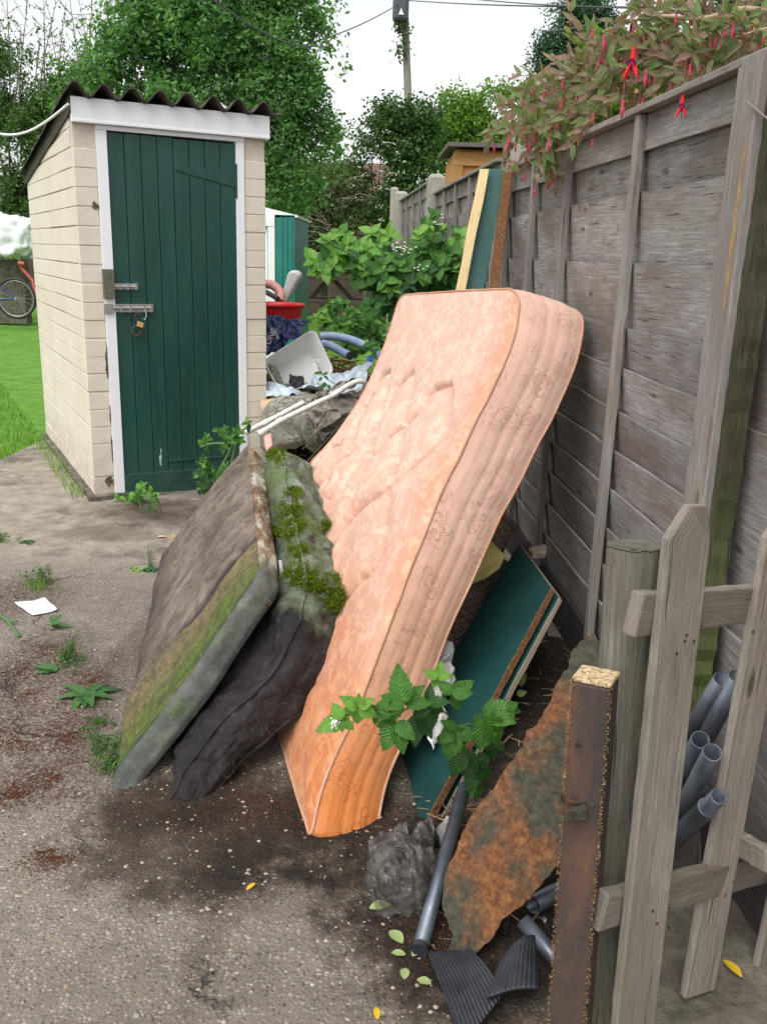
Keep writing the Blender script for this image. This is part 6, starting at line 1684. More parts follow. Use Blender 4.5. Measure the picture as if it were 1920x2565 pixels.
# ------------------------------------------------------------------ foliage
NR = np.random.RandomState(11)
def leafcloud(name, mat, centers, L, W, parent, droop=.3, fold=.25):
    """one mesh of small folded leaves (2 faces each) at the given centres"""
    n = len(centers); c = np.asarray(centers, dtype=float)
    a = NR.uniform(0, 2*np.pi, n); el = NR.uniform(-.9, .7, n)-droop
    d = np.stack([np.cos(a)*np.cos(el), np.sin(a)*np.cos(el), np.sin(el)], 1)
    r_ = NR.normal(size=(n, 3)); r_[:, 2] *= .55; s = np.cross(d, r_); s /= np.linalg.norm(s, axis=1)[:, None]+1e-9
    nn = np.cross(d, s); l = (L*NR.uniform(.6, 1.3, n))[:, None]; w = (W*NR.uniform(.6, 1.3, n))[:, None]
    v0 = c; v1 = c+d*l*.45+s*w*.5+nn*w*fold; v2 = c+d*l; v3 = c+d*l*.45-s*w*.5+nn*w*fold
    V_ = np.stack([v0, v1, v2, v3], 1).reshape(-1, 3)
    base = wloc(parent); V_ = V_-np.array(base)
    i = np.arange(n)*4; F_ = np.stack([i, i+1, i+2, i, i+2, i+3], 1).reshape(-1, 3)
    me = bpy.data.meshes.new(name); me.vertices.add(len(V_)); me.vertices.foreach_set('co', V_.ravel())
    me.loops.add(F_.size); me.loops.foreach_set('vertex_index', F_.ravel()); me.polygons.add(len(F_))
    me.polygons.foreach_set('loop_start', np.arange(len(F_))*3); me.polygons.foreach_set('loop_total', np.full(len(F_), 3))
    me.update(calc_edges=True); me.validate(); me.materials.append(mat())
    o = bpy.data.objects.new(name, me); COL.objects.link(o); o.parent = parent; return o
def clump_points(clumps, n, shell=.55, sub=.16, per=10):
    """clumps: (centre, rx, ry, rz); leaves gathered on twig tips so that gaps stay open"""
    vol = np.array([(c[1]*c[3])+(c[1]*c[2])*.3 for c in clumps]); pr_ = vol/vol.sum(); out = []
    ntw = n//per
    idx = NR.choice(len(clumps), ntw, p=pr_)
    for k in idx:
        c, rx, ry, rz = clumps[k]; d = NR.normal(size=3); d /= np.linalg.norm(d); r_ = NR.uniform(shell, 1.0)**.6*(1+.22*NR.normal())*(1+.35*mnoise.noise(Vector(d)*1.8+Vector(c)))
        p = np.array(c)+d*np.array([rx, ry, rz])*r_
        if mnoise.noise(Vector(p)*1.5)+.5*mnoise.noise(Vector(p)*4) < -.16: continue
        ax = d+NR.normal(size=3)*.5; ax /= np.linalg.norm(ax); m_ = int(per*NR.uniform(.5, 1.5))
        t = NR.uniform(-1, 1, m_)[:, None]*sub; out.append(p+ax*t+NR.normal(size=(m_, 3))*sub*.28)
    return np.concatenate(out)
def limbs(base, tips, r0, name, mat, parent, wob=.1):
    b = MB()
    for t_ in tips:
        base_ = Vector(base); t_ = Vector(t_); k0 = U_(.1, .55); mid = base_.lerp(t_, .5)+Vector((U_(-wob, wob), U_(-wob, wob), U_(0, wob)))*2
        pts = crv([base_, base_.lerp(Vector((base_.x, base_.y, t_.z)), k0*.6), mid, t_], 9)
        b.tube(pts, r0, 7, rad=[r0*(1-.92*i/8)*(.55+.45*(i == 0)) for i in range(9)], caps=False)
    return b.build(name, mat, parent)
def tree(name, label, clumps_px, Y, n, L, W, mat, base, r0=.12, trunk_n=10, depth=.6, cat='tree', group=None, sub=.16, tmat=None, shell=.55, per=10):
    """clumps_px: (cx, cy, rx, ry[, dY]) in reading pixels"""
    t = thing(name, base, label, cat, group); cl = []
    for c in clumps_px:
        yy = Y+(c[4] if len(c) > 4 else 0); ctr = PD(c[0], c[1], yy); k = K/FPX*yy; cl.append((tuple(ctr), c[2]*k, max(c[2], c[3])*k*depth, c[3]*k))
    pts = clump_points(cl, n, shell=shell, sub=sub, per=per); leafcloud('crown', mat, pts, L, W, t)
    tips = [Vector(cl[i % len(cl)][0])+Vector((U_(-.6, .6)*cl[i % len(cl)][1], U_(-.5, .5)*cl[i % len(cl)][2], U_(-.3, .7)*cl[i % len(cl)][3])) for i in range(trunk_n)]
    b = MB(); top = Vector(base)+UP*U_(1.2, 1.6)
    b.tube([Vector(base)-UP*.1, Vector(base)+UP*.6, top], r0, 10, rad=[r0*1.3, r0, r0*.85]); b.build('trunk', tmat or bark, t)
    limbs(top-UP*.1, tips, r0*.75, 'limbs', tmat or bark, t); return t
def gb(a, Y): p = PD(a, 600, Y); p.z = 0; return p
# big central tree
tree('garden_tree', 'big leafy green tree filling the sky behind the outhouse',
     [(480, 60, 170, 120), (350, 120, 130, 110), (600, 70, 90, 110), (300, 40, 90, 80), (430, 180, 150, 90), (600, 210, 120, 80), (680, 160, 55, 70), (670, 250, 65, 60), (560, 300, 120, 80), (650, 330, 70, 60), (520, 390, 100, 60), (610, 400, 70, 50), (230, 210, 90, 80), (720, 290, 25, 40), (690, 60, 25, 30), (420, -40, 140, 80), (590, -40, 70, 50)],
     13.0, 74000, .075, .042, leaf_tree, gb(470, 13.2), .16, 22, sub=.15)
# left hedge trees with bare whips on top
tree('hedge_tree', 'dense green hedge tree behind the outhouse at the left edge', [(40, 190, 80, 80), (60, 270, 90, 90), (20, 340, 70, 90), (110, 230, 70, 70), (30, 430, 60, 50), (-30, 200, 60, 90), (180, 190, 60, 60), (-10, 130, 60, 40), (140, 300, 80, 90), (100, 400, 80, 80), (20, 440, 70, 60), (80, 460, 70, 50), (-20, 480, 60, 50), (60, 500, 70, 30)],
     18.2, 42000, .085, .042, leaf_left, gb(40, 18.6), .1, 14, sub=.15)
wt = thing('bare_whips', gb(120, 18.2), 'tall thin nearly bare shoots rising against the sky at the upper left', 'shoots')
b = MB(); tips = []
for (a, y, a2) in [(15, -10, 20), (60, 5, 55), (95, -20, 75), (120, 10, 100), (150, -10, 160), (175, 20, 190), (200, -15, 205), (45, 60, 30), (0, 40, -20), (135, 50, 130), (110, 70, 140), (215, 30, 215), (85, 90, 70), (190, 100, 185), (10, 90, 0), (230, -20, 245)]:
    p0 = PD(a2+U_(-20, 20), 330, 18.2); p1 = PD(a, y, 18.0+U_(-.4, .4)); pts = crv([p0, p0.lerp(p1, .5)+Vector((U_(-.12, .12), 0, 0)), p1], 10)
    b.tube(pts, .02, 5, rad=[.022*(1-.085*i) for i in range(10)], caps=False)
    for k in range(3, 10):
        q = pts[k]; 
        for s_ in range(2):
            e_ = q+Vector((U_(-.4, .4), U_(-.2, .2), U_(.05, .4))); b.tube([q, q.lerp(e_, .5)+Vector((0, 0, -.02)), e_], .005, 4, caps=False); tips += [tuple(q.lerp(e_, U_(.2, 1))) for _ in range(3)]+[tuple(q+Vector((U_(-.05, .05), 0, U_(-.1, .1)))) for _ in range(2)]
b.build('shoot', pale_twig, wt); leafcloud('sparse_leaf', leaf_left, np.array(tips), .06, .03, wt)
# shrubs and hedges at the back right
tree('dark_shrub', 'dark shrub beside the teal metal shed, behind the picnic table', [(660, 430, 60, 60), (700, 470, 50, 50), (740, 440, 60, 60), (640, 520, 30, 50), (690, 540, 50, 40), (780, 480, 50, 60), (760, 540, 50, 40)],
     17.5, 20000, .07, .04, leaf_scrub, gb(700, 18), .08, 16, cat='shrub', shell=.3)
tree('elder_bush', 'green elder bush with small white flower heads left of the pole', [(860, 300, 70, 70), (830, 360, 60, 60), (790, 420, 50, 60), (900, 330, 60, 70), (850, 250, 45, 35), (900, 250, 45, 40), (820, 300, 45, 40), (870, 420, 70, 50), (760, 400, 40, 40)],
     18.0, 26000, .085, .05, leaf_dark, gb(850, 18.5), .1, 14, cat='bush')
tree('bright_hedge', 'bright yellow-green hedge to the right of the pole', [(960, 290, 60, 40), (1010, 270, 70, 45), (1060, 290, 70, 60), (1000, 220, 45, 25), (1040, 230, 40, 35), (960, 340, 60, 50), (1110, 250, 50, 50), (1090, 210, 30, 25), (930, 300, 40, 40)],
     19.0, 22000, .075, .045, leaf_bright, gb(1010, 19.4), .1, 12, cat='hedge')
tree('dark_conifer', 'tall dark conifer against the sky, upper right', [(1240, 60, 50, 50), (1220, 110, 55, 40), (1190, 150, 45, 30), (1270, 20, 60, 40), (1230, 0, 50, 35), (1290, 90, 45, 60), (1180, 90, 18, 18), (1165, 185, 25, 25), (1280, 160, 60, 40), (1170, 120, 20, 16)],
     16.0, 22000, .06, .03, leaf_conifer, gb(1240, 16.2), .12, 12, cat='conifer', sub=.12)
tree('dark_conifer', 'dark evergreen at the very top right corner behind the fuchsia', [(1620, 20, 60, 35), (1590, -5, 50, 30), (1650, 60, 40, 30)], 16.0, 8000, .06, .03, leaf_conifer, gb(1620, 16.2), .12, 6, cat='conifer', sub=.12)
tree('leaf_hedge', 'leafy green hedge along the back of the garden under the big tree', [(600, 480, 60, 60), (560, 430, 70, 60), (680, 390, 50, 40), (740, 380, 50, 30), (640, 440, 40, 50), (820, 500, 40, 50)],
     18.6, 14000, .08, .05, leaf_dark, gb(620, 19), .1, 10, cat='hedge', shell=.2)
# white blossom dots on the elder
b = MB()
for k in range(32):
    c = PD(rnd.gauss(820, 45), rnd.gauss(385, 55), 17.2)
    for q in range(7): stone(b, c+Vector((U_(-.07, .07), U_(-.05, .05), U_(-.03, .03))), .018, .6)
el = [o for o in bpy.data.objects if o.name.startswith('elder_bush')][0]; b.build('blossom', blossom, el)
# dead stems in the scrub
b = MB()
for k in range(60):
    p = PD(rnd.gauss(700, 50), rnd.gauss(520, 45), 16.9+U_(0, .5)); e_ = p+Vector((U_(-.7, .7), U_(-.2, .2), U_(-.8, .3))); b.tube([p, p.lerp(e_, .5)+Vector((0, 0, U_(.05, .2))), e_], .006, 4, caps=False)
sh = [o for o in bpy.data.objects if o.name.startswith('dark_shrub')][0]; b.build('dead_stems', pale_twig, sh)
# brick wall glimpsed behind
b = MB(); p = PD(680, 345, 24); q = PD(790, 345, 24); b.box((p.x-2, 24, 0), (q.x-p.x+3, 0, 0), (0, .3, 0), (0, 0, PD(700, 350, 24).z)); tag(b.build('brick_building', far_brick), 'patch of a red brick wall glimpsed between the trees', 'wall')
bw = MB(); bw.box((-9, 22, 0), (13.5, 0, 0), (0, .05, 0), (0, 0, 1.9)); tag(bw.build('boundary_fence', old_brown_wood), 'dark timber boundary fence mostly hidden under the hedge at the end of the garden', 'fence')

# ------------------------------------------------------------------ pole and wires
pl_ = thing('utility_pole', Vector((PD(880, 300, 26).x, 26, 0)), 'pale timber utility pole with a grey box and ivy near its top', 'pole')
b = MB(); p1 = PD(872, -40, 26); p0 = PD(881, 215, 26); p0 = thru(p0, p1, 0); b.tube([p0, p0.lerp(p1, .5), p1], .1, 12, rad=[.12, .105, .09]); b.build('pole_shaft', pole_wood, pl_)
b = MB(); c = PD(866, 22, 25.8); b.box(c+Vector((-.22, -.1, -.28)), (.42, 0, 0), (0, .25, 0), (0, 0, .62)); b.build('grey_box', black_box, pl_, bevel=.09)
b = MB(); q = PD(866, 25, 25.65); b.prism([q+Vector((-.07, 0, -.07)), q+Vector((.07, 0, -.07)), q+Vector((0, 0, .09))], (0, .02, 0)); b.build('triangle_sign', white_paint, pl_)
iv = [tuple(PD(870+rnd.gauss(0, 9), U_(45, 130), 25.8)) for k in range(130)]+[tuple(PD(862+rnd.gauss(0, 5), U_(45, 70), 25.8)) for k in range(60)]; leafcloud('ivy', leaf_scrub, np.array(iv), .12, .07, pl_)
def wire(a, b_, sag, r_, lab):
    m_ = MB(); m_.tube([a.lerp(b_, k/16)-UP*sag*math.sin(math.pi*k/16) for k in range(17)], r_, 6, caps=False); tag(m_.build('overhead_wire', black_cable), lab, 'wire', 'overhead wires')
wire(PD(862, 8, 26), PD(560, 128, 12), .1, .011, 'wire running down left from the pole into the big tree')
wire(PD(455, -4, 8), PD(705, 100, 12), .12, .008, 'dark cable crossing the big tree from the top edge')
wire(PD(882, 1, 26), PD(1700, 16, 9), .05, .012, 'upper wire running right from the pole along the top edge')
wire(PD(1000, -4, 20), PD(1700, 22, 9), .05, .010, 'lower wire along the top edge above the fuchsia')
wire(PD(1180, 68, 12), PD(1300, 48, 9), .01, .012, 'short wire in front of the dark conifer')

# ------------------------------------------------------------------ broad leaves
def leafmesh(mb, p, d, nrm, L, W, nseg=8, serr=.12, fold=.25, curl=.15):
    """serrated leaf: p base, d direction of the midrib, nrm face normal"""
    p, d = Vector(p), Vector(d).normalized(); s = Vector(nrm).cross(d).normalized(); nn = d.cross(s).normalized()
    n = nseg*2+1; vs = []; us = []
    for i in range(n):
        t_ = i/(n-1); w = W*.5*(math.sin(math.pi*min(1, t_**.72))**.85)*(1.05-.25*t_)
        if i % 2 and 0 < i < n-1: w *= 1+serr
        elif 0 < i < n-1: w *= 1-serr*.5
        c = p+d*(L*t_)-nn*(curl*L*t_*t_)
        rip = .012*W/.05*math.sin(t_*nseg*math.pi)*.12
        vs += [c-s*w+nn*(w*fold+rip), c-s*w*.5+nn*(w*fold*.4-rip*.5), c, c+s*w*.5+nn*(w*fold*.4+rip*.5), c+s*w+nn*(w*fold-rip)]; us += [(t_, -1), (t_, -.5), (t_, 0), (t_, .5), (t_, 1)]
    mb.grid(vs, n, 5, uvs=us)
def leaf_px(mb, a, b_, Y, ang, Lpx, Wk=.68, tilt=None, scale=K, serr=.12, fold=.25, curl=.15):
    """leaf with its base at a reading pixel; ang = direction in the picture (0 right, 90 up)"""
    p = P(a*scale, b_*scale, Y); k = Y/FPX*scale; L = Lpx*k*1.1
    d = CX*math.cos(R(ang))+CU*math.sin(R(ang))+CF*U_(-.35, .35)
    nrm = -CF+UP*.6+Vector((U_(-.4, .4), U_(-.4, .4), U_(-.2, .4)))
    leafmesh(mb, p, d, nrm, L, L*Wk, fold=fold, serr=serr, curl=curl)
# foreground bramble spray
sp_ = thing('bramble_spray', (.0, 2.0, 0), 'bramble spray with big serrated leaves hanging in front of the peach mattress foot', 'bramble', 'bramble plants')
st = MB(); mid_, yng, drk = MB(), MB(), MB()
st.tube(crv([PD(1030, 1760, 2.2), PD(1010, 1640, 2.08), PD(985, 1570, 2.0), PD(955, 1535, 1.93), PD(900, 1520, 1.86), PD(850, 1545, 1.83), PD(800, 1535, 1.82), PD(735, 1545, 1.8)], 30), .0022, 6, caps=False)
st.tube([PD(985, 1570, 2.0), PD(1030, 1560, 1.98), PD(1075, 1545, 1.97)], .0016, 6, caps=False); st.tube([PD(955, 1535, 1.93), PD(965, 1490, 1.93), PD(950, 1455, 1.95)], .0016, 6, caps=False)
for (tgt, a, b_, Y, leaves) in [
    (yng, 738, 1555, 1.80, [(195, 62), (240, 34), (120, 44), (60, 40), (320, 36), (275, 28)]), (yng, 775, 1530, 1.81, [(150, 50), (205, 40), (95, 36), (40, 40), (330, 46), (265, 44)]),
    (mid_, 815, 1540, 1.82, [(150, 40), (350, 36), (250, 30), (60, 44)]),
    (mid_, 872, 1520, 1.84, [(105, 88), (160, 56), (40, 60), (5, 66), (225, 66), (195, 40)]), (mid_, 855, 1560, 1.83, [(245, 70), (290, 72), (200, 50), (320, 58), (150, 30)]),
    (drk, 925, 1520, 1.87, [(80, 44), (10, 50), (280, 60), (225, 50), (330, 44)]), (mid_, 975, 1500, 1.92, [(35, 58), (5, 50), (130, 44), (300, 44)]),
    (yng, 945, 1465, 1.94, [(70, 40), (15, 36), (150, 36), (240, 24)]), (mid_, 985, 1575, 1.95, [(215, 52), (255, 78), (290, 64), (150, 40), (330, 48)]),
    (mid_, 1050, 1548, 1.95, [(30, 76), (350, 66), (300, 84), (255, 78), (215, 50), (75, 36)]), (mid_, 1095, 1530, 1.97, [(350, 36), (20, 30), (290, 40)]),
    (drk, 1025, 1650, 2.04, [(255, 62), (315, 60), (190, 44), (20, 46)]), (drk, 1060, 1600, 2.06, [(270, 50), (330, 40), (200, 40)]), (mid_, 1025, 1690, 2.05, [(280, 44), (240, 36)]),
    (drk, 900, 1545, 1.9, [(270, 70), (310, 60)]), (drk, 1000, 1620, 2.02, [(250, 70), (300, 60)])]:
    nm_, mt_ = {id(yng): ('young_leaf', bramble_leaf_young), id(mid_): ('leaf', bramble_leaf), id(drk): ('leaf', bramble_leaf_dark)}[id(tgt)]
    for (an, L) in leaves:
        one = MB(); leaf_px(one, a, b_, Y+U_(-.02, .02), an+U_(-6, 6), L, U_(.6, .74)); one.build(nm_, mt_, sp_)
st.build('stems', green_stem, sp_); 
b = MB(); c = PD(722, 1563, 1.77)
for k in range(26): stone(b, c+Vector((rnd.gauss(0, .006), rnd.gauss(0, .004), rnd.gauss(0, .005))), .0028, 1.2)
b.build('flower_bud', blossom, sp_)
b = MB(); leaf_px(b, 1120, 1480, 2.6, 60, 30, .6); leaf_px(b, 1115, 1500, 2.6, 10, 26, .6); leaf_px(b, 1105, 1490, 2.6, 180, 30, .6); b.build('yellowing_foliage', fallen_leaf, sp_)
# bramble bush behind the mattress
def bush(name, label, spots, Y, cat, leafL, mats, parts=('foliage', 'young_foliage', 'dark_foliage'), nper=5, stems=None, group=None, stem_mat=None):
    t = thing(name, Vector((PD(spots[0][0], 600, Y).x, Y, 0)), label, cat, group); mbs = [MB() for _ in mats]
    for (a, b_, sx_, sy_, n, mi) in spots:
        for k in range(n):
            x, y = rnd.gauss(a, sx_), rnd.gauss(b_, sy_); yy = Y+U_(-.25, .25)
            for q in range(nper): leaf_px(mbs[mi if rnd.random() < .75 else rnd.randrange(len(mats))], x+U_(-3, 3), y+U_(-3, 3), yy, 90+(q-nper/2)*360/nper+U_(-25, 25), leafL*U_(.6, 1.25), U_(.55, .75))
    for mb, m_, nm in zip(mbs, mats, parts):
        if mb.v: mb.build(nm, m_, t)
    if stems:
        b = MB()
        for s_ in stems: b.tube(crv([PD(x, y, Y+dy) for x, y, dy in s_], 16), .006, 6, caps=False)
        b.build('stems', stem_mat or green_stem, t)
    return t
BM = (bramble_leaf, bramble_leaf_young, bramble_leaf_dark)  # plain, young and dark leaf colours, in the order of the parts
bush('bramble_bush', 'large leafy bramble bush rising behind the top of the peach mattress',
  [(810, 570, 45, 28, 20, 0), (780, 540, 30, 20, 14, 1), (870, 590, 50, 26, 30, 0), (870, 620, 40, 20, 26, 2), (930, 600, 40, 22, 20, 0), (900, 560, 40, 15, 14, 0), (960, 560, 20, 30, 16, 0), (985, 520, 10, 14, 6, 1), (930, 515, 14, 12, 6, 0), (935, 490, 12, 8, 4, 0), (720, 550, 22, 12, 9, 1), (735, 515, 18, 10, 7, 1), (700, 575, 14, 8, 5, 1), (860, 650, 20, 10, 10, 2), ], 5.6, 'bramble', 26, BM, nper=5,
  stems=[[(870, 700, 0), (820, 590, 0), (740, 540, -.1), (700, 520, -.1)], [(900, 690, 0), (850, 570, 0), (780, 520, 0)], [(930, 650, 0), (905, 560, 0), (945, 490, 0), (950, 472, 0)], [(940, 650, 0), (960, 560, .1), (990, 500, .1)]], group='bramble plants')
b = MB()
for (x, y, n) in ((870, 540, 14), (855, 535, 8), (945, 480, 8), (905, 575, 6)):
    for k in range(n): stone(b, PD(rnd.gauss(x, 9), rnd.gauss(y, 6), 5.3), .010, .5)
bbu = [o for o in bpy.data.objects if o.name.startswith('bramble_bush')][0]; b.build('blossom', blossom, bbu)
bush('weed_patch', 'fresh green nettles and weeds growing between the heap and the bramble bush',
  [(760, 690, 30, 16, 26, 1), (790, 720, 20, 18, 26, 0), (740, 670, 25, 12, 14, 0), (800, 680, 20, 20, 20, 0), (770, 745, 18, 12, 18, 0), (700, 690, 20, 8, 10, 1)], 7.6, 'weeds', 15, BM, nper=4)
bush('sapling', 'small self-sown plant with paired leaflets in front of the green door, right side',
  [(470, 935, 14, 8, 4, 0), (495, 955, 12, 8, 5, 0), (510, 925, 10, 6, 3, 0), (440, 1010, 12, 10, 6, 2), (465, 1020, 14, 8, 6, 0), (450, 1045, 12, 10, 6, 2), (475, 1040, 12, 8, 5, 0), (500, 1010, 10, 8, 4, 0), (450, 960, 8, 4, 3, 0)], 4.95, 'sapling', 15, BM, nper=5,
  stems=[[(480, 1090, 0), (470, 1030, 0), (500, 960, 0), (480, 925, 0)], [(478, 1080, 0), (445, 1010, 0), (430, 1000, 0)], [(500, 960, 0), (460, 958, 0), (435, 965, 0)], [(500, 1000, 0), (515, 940, 0), (530, 925, 0)]])
bush('currant_seedling', 'small yellow-green seedling growing at the foot of the green door',
  [(280, 1075, 12, 5, 5, 1), (305, 1055, 8, 6, 4, 1), (325, 1062, 8, 5, 3, 1), (305, 1085, 12, 8, 5, 0), (335, 1075, 6, 4, 2, 1), (295, 1070, 12, 6, 3, 0)], 4.85, 'seedling', 13, BM, nper=5,
  stems=[[(346, 1106, 0), (342, 1085, 0), (325, 1075, 0), (300, 1070, 0)], [(305, 1098, 0), (302, 1075, 0), (305, 1055, 0)]])
bs_ = thing('bramble_shoot', J(440, 1330, 5.5), 'small bramble shoot with a bud cluster growing out of the white box', 'shoot', 'bramble plants')
b = MB()
for (x, y, an, L) in [(430, 1265, 180, 40), (440, 1270, 140, 26), (450, 1275, 30, 34), (455, 1285, 330, 30), (460, 1320, 250, 40), (470, 1330, 200, 50), (475, 1335, 300, 36), (440, 1290, 230, 30)]:
    p = J(x, y, 5.5); leafmesh(b, p, CX*math.cos(R(an))+CU*math.sin(R(an)), -CF+UP*.5, L*.4227/FPX*5.5, L*.4227/FPX*5.5*.6)
b.build('foliage', bramble_leaf, bs_); b = MB(); b.tube(crv([J(560, 1350, 5.55), J(500, 1320, 5.5), J(450, 1280, 5.5), J(410, 1205, 5.5)], 12), .003, 5); b.build('stem', green_stem, bs_)
b = MB()
for k in range(14): stone(b, J(rnd.gauss(408, 12), rnd.gauss(1208, 12), 5.48), .006, 1)
b.build('bud', blossom, bs_)
b = bush('dock_shoot', 'small dark-green shoot hanging on the mattress edge by the blue hose', [(795, 755, 8, 5, 4, 2), (805, 745, 5, 4, 3, 0)], 5.2, 'shoot', 14, BM, nper=4)

# ------------------------------------------------------------------ weeds on the concrete
def rosette(a, b_, n, L, label, mat=weed_leaf, Wk=.36, up=.35, name='weed_rosette', cat='weed', angs=None):
    c = GD(a, b_, 0); t = thing(name, c, label, cat, 'weeds in the concrete'); m_ = MB()
    for k in range(n):
        an = (angs[k] if angs else k*360/n+U_(-15, 15)); d = Vector((math.cos(R(an)), math.sin(R(an)), U_(.1, up))); leafmesh(m_, c+UP*.006, d, (0, 0, 1), L*U_(.75, 1.15), L*Wk, serr=.1, fold=.2, curl=.3)
    m_.build('foliage', mat, t); return t
def feathery(a, b_, h, n, label, spread=.03, name='feathery_weed'):
    c = GD(a, b_, 0); t = thing(name, c, label, 'weed', 'weeds in the concrete'); s_ = MB(); pts = []
    for k in range(n):
        p = c+Vector((rnd.gauss(0, spread), rnd.gauss(0, spread), 0)); top = p+Vector((U_(-.03, .03), U_(-.03, .03), h*U_(.5, 1.1)))
        s_.tube([p, p.lerp(top, .5)+Vector((U_(-.008, .008), 0, 0)), top], .0009, 4, caps=False)
        for q in range(16): pts.append(tuple(p.lerp(top, U_(.1, 1))+Vector((U_(-.008, .008), U_(-.008, .008), 0))))
    s_.build('stems', green_stem, t); leafcloud('foliage', leaf_small, np.array(pts), .016, .004, t); return t
@material
def leaf_small(t): leafmat(t, (.035,.09,.02), (.08,.17,.035), (.15,.27,.07))
feathery(85, 1262, .085, 26, 'tuft of fine feathery weed at the left, above the white paper', .026)
g_ = MB(); blades(g_, [GD(85+rnd.gauss(0, 14), 1272+rnd.gauss(0, 4)) for _ in range(90)], .05, .0022, .9); tag(g_.build('grass_tuft', grass_blade), 'low tuft of fine grass around the feathery weed', 'grass tuft')
rosette(60, 1172, 9, .05, 'flat small rosette near the left edge, farthest weed on the concrete', up=.15)
rosette(118, 1358, 5, .07, 'upright broad-leaved weed right below the white paper', up=1.3, angs=[80, 120, 10, 250, 320])
feathery(155, 1430, .12, 16, 'tall thin weed stem above the broad dandelion', .012)
feathery(150, 1440, .06, 16, 'bushy fine weed behind the broad dandelion', .03)
rosette(186, 1505, 8, .105, 'broad pale-leaved dandelion rosette in the concrete crack', up=.4, Wk=.38, angs=[200, 262, 300, 345, 25, 60, 150, 285])
rosette(125, 1452, 2, .12, 'single large pale leaf left of the dandelion', up=.35, angs=[165, 190])
feathery(228, 1620, .05, 30, 'low fern-like weed beside the foot of the grey mattress', .028)
feathery(240, 1660, .045, 22, 'lowest fern-like weed touching the grey mattress foot', .02)
feathery(215, 1570, .03, 10, 'sparse little weed between dandelion and mattress foot', .02)
rosette(325, 1232, 8, .06, 'weed with dead straw leaves against the back edge of the grey mattress', up=.3)
rosette(302, 1230, 7, .07, 'brownish withered weed beside the grey mattress back edge', mat=dry_leaf if 'dry_leaf' in globals() else fallen_leaf, up=.1)
feathery(326, 1225, .09, 5, 'thin upright stem behind the grey mattress edge', .008)
feathery(5, 1170, .05, 14, 'bit of weed cut by the left edge of the photo', .02)
g_ = MB(); blades(g_, [S(-.05+U_(-.08, .02), .05+U_(0, 1.9), 0) for _ in range(400)], .05, .004, .8); tag(g_.build('grass_fringe', grass_blade), 'thin fringe of grass along the foot of the outhouse side wall', 'grass', kind='stuff')
g_ = MB()
for k in range(30): 
    a, b_ = U_(395, 480), U_(1095, 1125); q = GD(a, b_)+UP*.004; an = U_(-.3, .9); L = U_(.04, .2); g_.tube([q, q+Vector((math.cos(an)*L, math.sin(an)*L, .004))], .0012, 4)
tag(g_.build('straw', dry_thread), 'dry straw stalks on the damp ground in front of the green door', 'straw', kind='stuff')

# ------------------------------------------------------------------ fuchsia hanging over the fence
fu = thing('fuchsia_bush', (1.6, 4.0, 0), 'purple-tinged fuchsia bush with hanging pink flowers arching over the fence', 'fuchsia')
wd, lf, fl_, st2, pt_, fb = MB(), MB(), MB(), MB(), MB(), MB()
main = [
 [(1700, 150, 3.3), (1600, 95, 3.2), (1530, 75, 3.25), (1430, 80, 3.3), (1350, 130, 3.4), (1290, 190, 3.5), (1240, 235, 3.6), (1180, 280, 3.7), (1120, 290, 3.8)],
 [(1700, 110, 3.2), (1560, 60, 3.2), (1450, 20, 3.25), (1380, -10, 3.3)],
 [(1680, 30, 3.0), (1600, 20, 3.0), (1520, 40, 3.1), (1420, 35, 3.2), (1350, 50, 3.3), (1300, 70, 3.35)],
 [(1290, 190, 3.5), (1200, 190, 3.7), (1130, 220, 3.85), (1085, 260, 3.95)],
 [(1430, 80, 3.3), (1400, 140, 3.3), (1380, 220, 3.3)], [(1530, 75, 3.2), (1480, 130, 3.15), (1430, 170, 3.2)],
 [(1240, 235, 3.6), (1190, 310, 3.6), (1170, 330, 3.6)], [(1350, 130, 3.4), (1310, 230, 3.35)], [(1600, 95, 3.2), (1580, 140, 3.1), (1500, 160, 3.1)],
 [(1290, 190, 3.5), (1270, 130, 3.6), (1265, 85, 3.6)], [(1180, 280, 3.7), (1140, 250, 3.8), (1110, 235, 3.9)], [(1500, 60, 3.2), (1460, 110, 3.2), (1380, 130, 3.3), (1330, 170, 3.4)], [(1660, 60, 2.9), (1560, 90, 2.95), (1500, 120, 3.0)]]
nfl = [0]
def flower(p, L, openf=False):
    n = 8; prof = [(.0, 0), (.12, .04), (.14, .12), (.11, .25), (.17, .42), (.2, .58), (.12, .85), (.0, 1.0)]
    if not openf: pts = []; 
    m_ = MB() if nfl[0] < 95 or L > .035 else fl_
    nfl[0] += 1; pts = []
    for (r_, z) in prof:
        for k in range(7): th = 2*math.pi*k/6; pts.append(p+Vector((math.cos(th)*r_*L*.62, math.sin(th)*r_*L*.62, -z*L)))
    m_.grid(pts, len(prof), 7)
    if m_ is not fl_: m_.build('flower_bud', fuchsia_flower, fu)
lastq = []
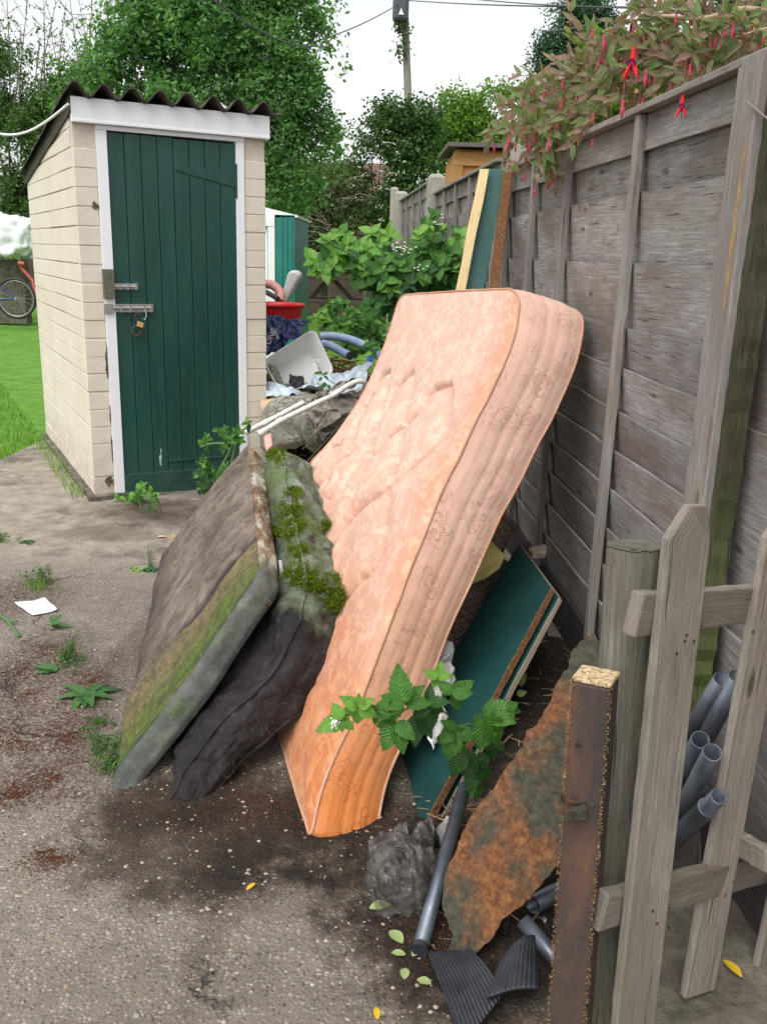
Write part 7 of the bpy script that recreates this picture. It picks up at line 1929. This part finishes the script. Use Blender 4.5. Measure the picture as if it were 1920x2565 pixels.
for mi, br_ in enumerate(main):
    pts = crv([PD(*q) for q in br_], 26); wd.tube(pts, .008, 6, rad=[(.011 if mi < 3 else .005)*(1-.028*i) for i in range(26)], caps=False)
    for i in range(2, 26):
        for s_ in range(2):
            if rnd.random() < .60: continue
            base_ = pts[i]; d = Vector((U_(-1, 1), U_(-.6, .6), U_(-.7, .8))).normalized(); L = U_(.07, .2); e_ = base_+d*L+Vector((-.01, 0, -.02)); q3 = crv([base_, base_.lerp(e_, .5)+UP*.015, e_], 5); st2.tube(q3, .0013, 5, caps=False)
            for k in range(1, 5):
                for sg in (-1, 1):
                    dd_ = (d+Vector((U_(-.9, .9), U_(-.7, .7), U_(-.8, .5)))*1.1).normalized(); leafmesh(lf, q3[k], dd_, (U_(-.5, .5), -1, U_(-.2, .9)), U_(.040, .070), U_(.015, .025), nseg=3, serr=.05, fold=.3, curl=U_(-.1, .3))
            if rnd.random() < .85:
                q = q3[U_(0, 1) > .5 and 4 or 3]; dl = U_(.02, .045); e2 = q+Vector((U_(-.008, .008), 0, -dl)); st2.tube([q, e2], .0008, 4, caps=False); flower(e2, U_(.030, .048))
for (a, b_, Y, L) in [(1280, 300, 3.3, .05), (1297, 340, 3.4, .05), (1345, 215, 2.95, .09), (1395, 150, 3.1, .09), (1475, 190, 2.55, .09), (1515, 140, 3.0, .08), (1378, 225, 2.9, .06), (1165, 300, 3.6, .07), (1175, 195, 3.4, .05), (1105, 245, 3.7, .05), (1150, 230, 3.6, .055), (1205, 255, 3.5, .06), (1305, 75, 3.3, .09), (1320, 110, 3.3, .07), (1280, 60, 3.3, .06)]:
    p = PD(a, b_, Y); st2.tube([p+UP*.05, p], .001, 4, caps=False); flower(p, L*.62)
for (a, b_, Y, sc_) in [(1368, 100, 3.1, 1.35), (1475, 205, 2.5, .75)]:      # open flowers with flared sepals
    p = PD(a, b_, Y); L = .045*sc_; fb = MB(); pt_ = MB()
    fb.tube([p, p-UP*L*.6], .006*sc_, 8, rad=[.003*sc_, .0065*sc_])
    for k in range(4):
        th = k*1.57+.4; d = Vector((math.cos(th)*.32, math.sin(th)*.32, -1)); leafmesh(fb, p-UP*L*.55, d, Vector((math.cos(th), math.sin(th), .4)), L*1.2, L*.30, nseg=3, serr=0, curl=-.2)
    for k in range(3): leafmesh(pt_, p-UP*L*.6, Vector((math.cos(k*2.1)*.2, math.sin(k*2.1)*.2, -1)), Vector((math.cos(k*2.1), math.sin(k*2.1), .1)), L*.55, L*.5, nseg=3, serr=0)
    for k in range(4): st2.tube([p-UP*L*.7, p+Vector((U_(-.005, .005), U_(-.005, .005), -L*U_(1.8, 2.2)))], .0006*sc_, 4, caps=False)
    of_ = fb.build('open_flower', fuchsia_bright, fu); pt_.build('purple_petal', fuchsia_petal, of_)
wd.build('branch', fuchsia_wood, fu); st2.build('twigs', red_stem, fu)['kind'] = 'stuff'; lf.build('foliage', fuchsia_leaf, fu); fl_.build('distant_buds', fuchsia_flower, fu)['kind'] = 'stuff'
ly = [tuple(Vector(PD(U_(1130, 1380), U_(230, 300), 4.6))) for _ in range(500)]+[tuple(Vector(PD(U_(1250, 1640), U_(60, 190), 4.4))) for _ in range(900)]
gl = thing('garden_shrub', (1.2, 4.6, 0), 'green shrub foliage just behind the fence beneath the fuchsia', 'shrub'); leafcloud('foliage', leaf_bright, np.array(ly), .06, .03, gl)
b = MB(); b.tube([P(1868, 255, 2.1), P(1930, 305, 2.05)], .0025, 6); tag(b.build('thin_stem', pale_twig), 'thin dead stem crossing the thick post at the top right', 'stem')
print('objects', len(bpy.data.objects), 'faces', sum(len(m_.polygons) for m_ in bpy.data.meshes))
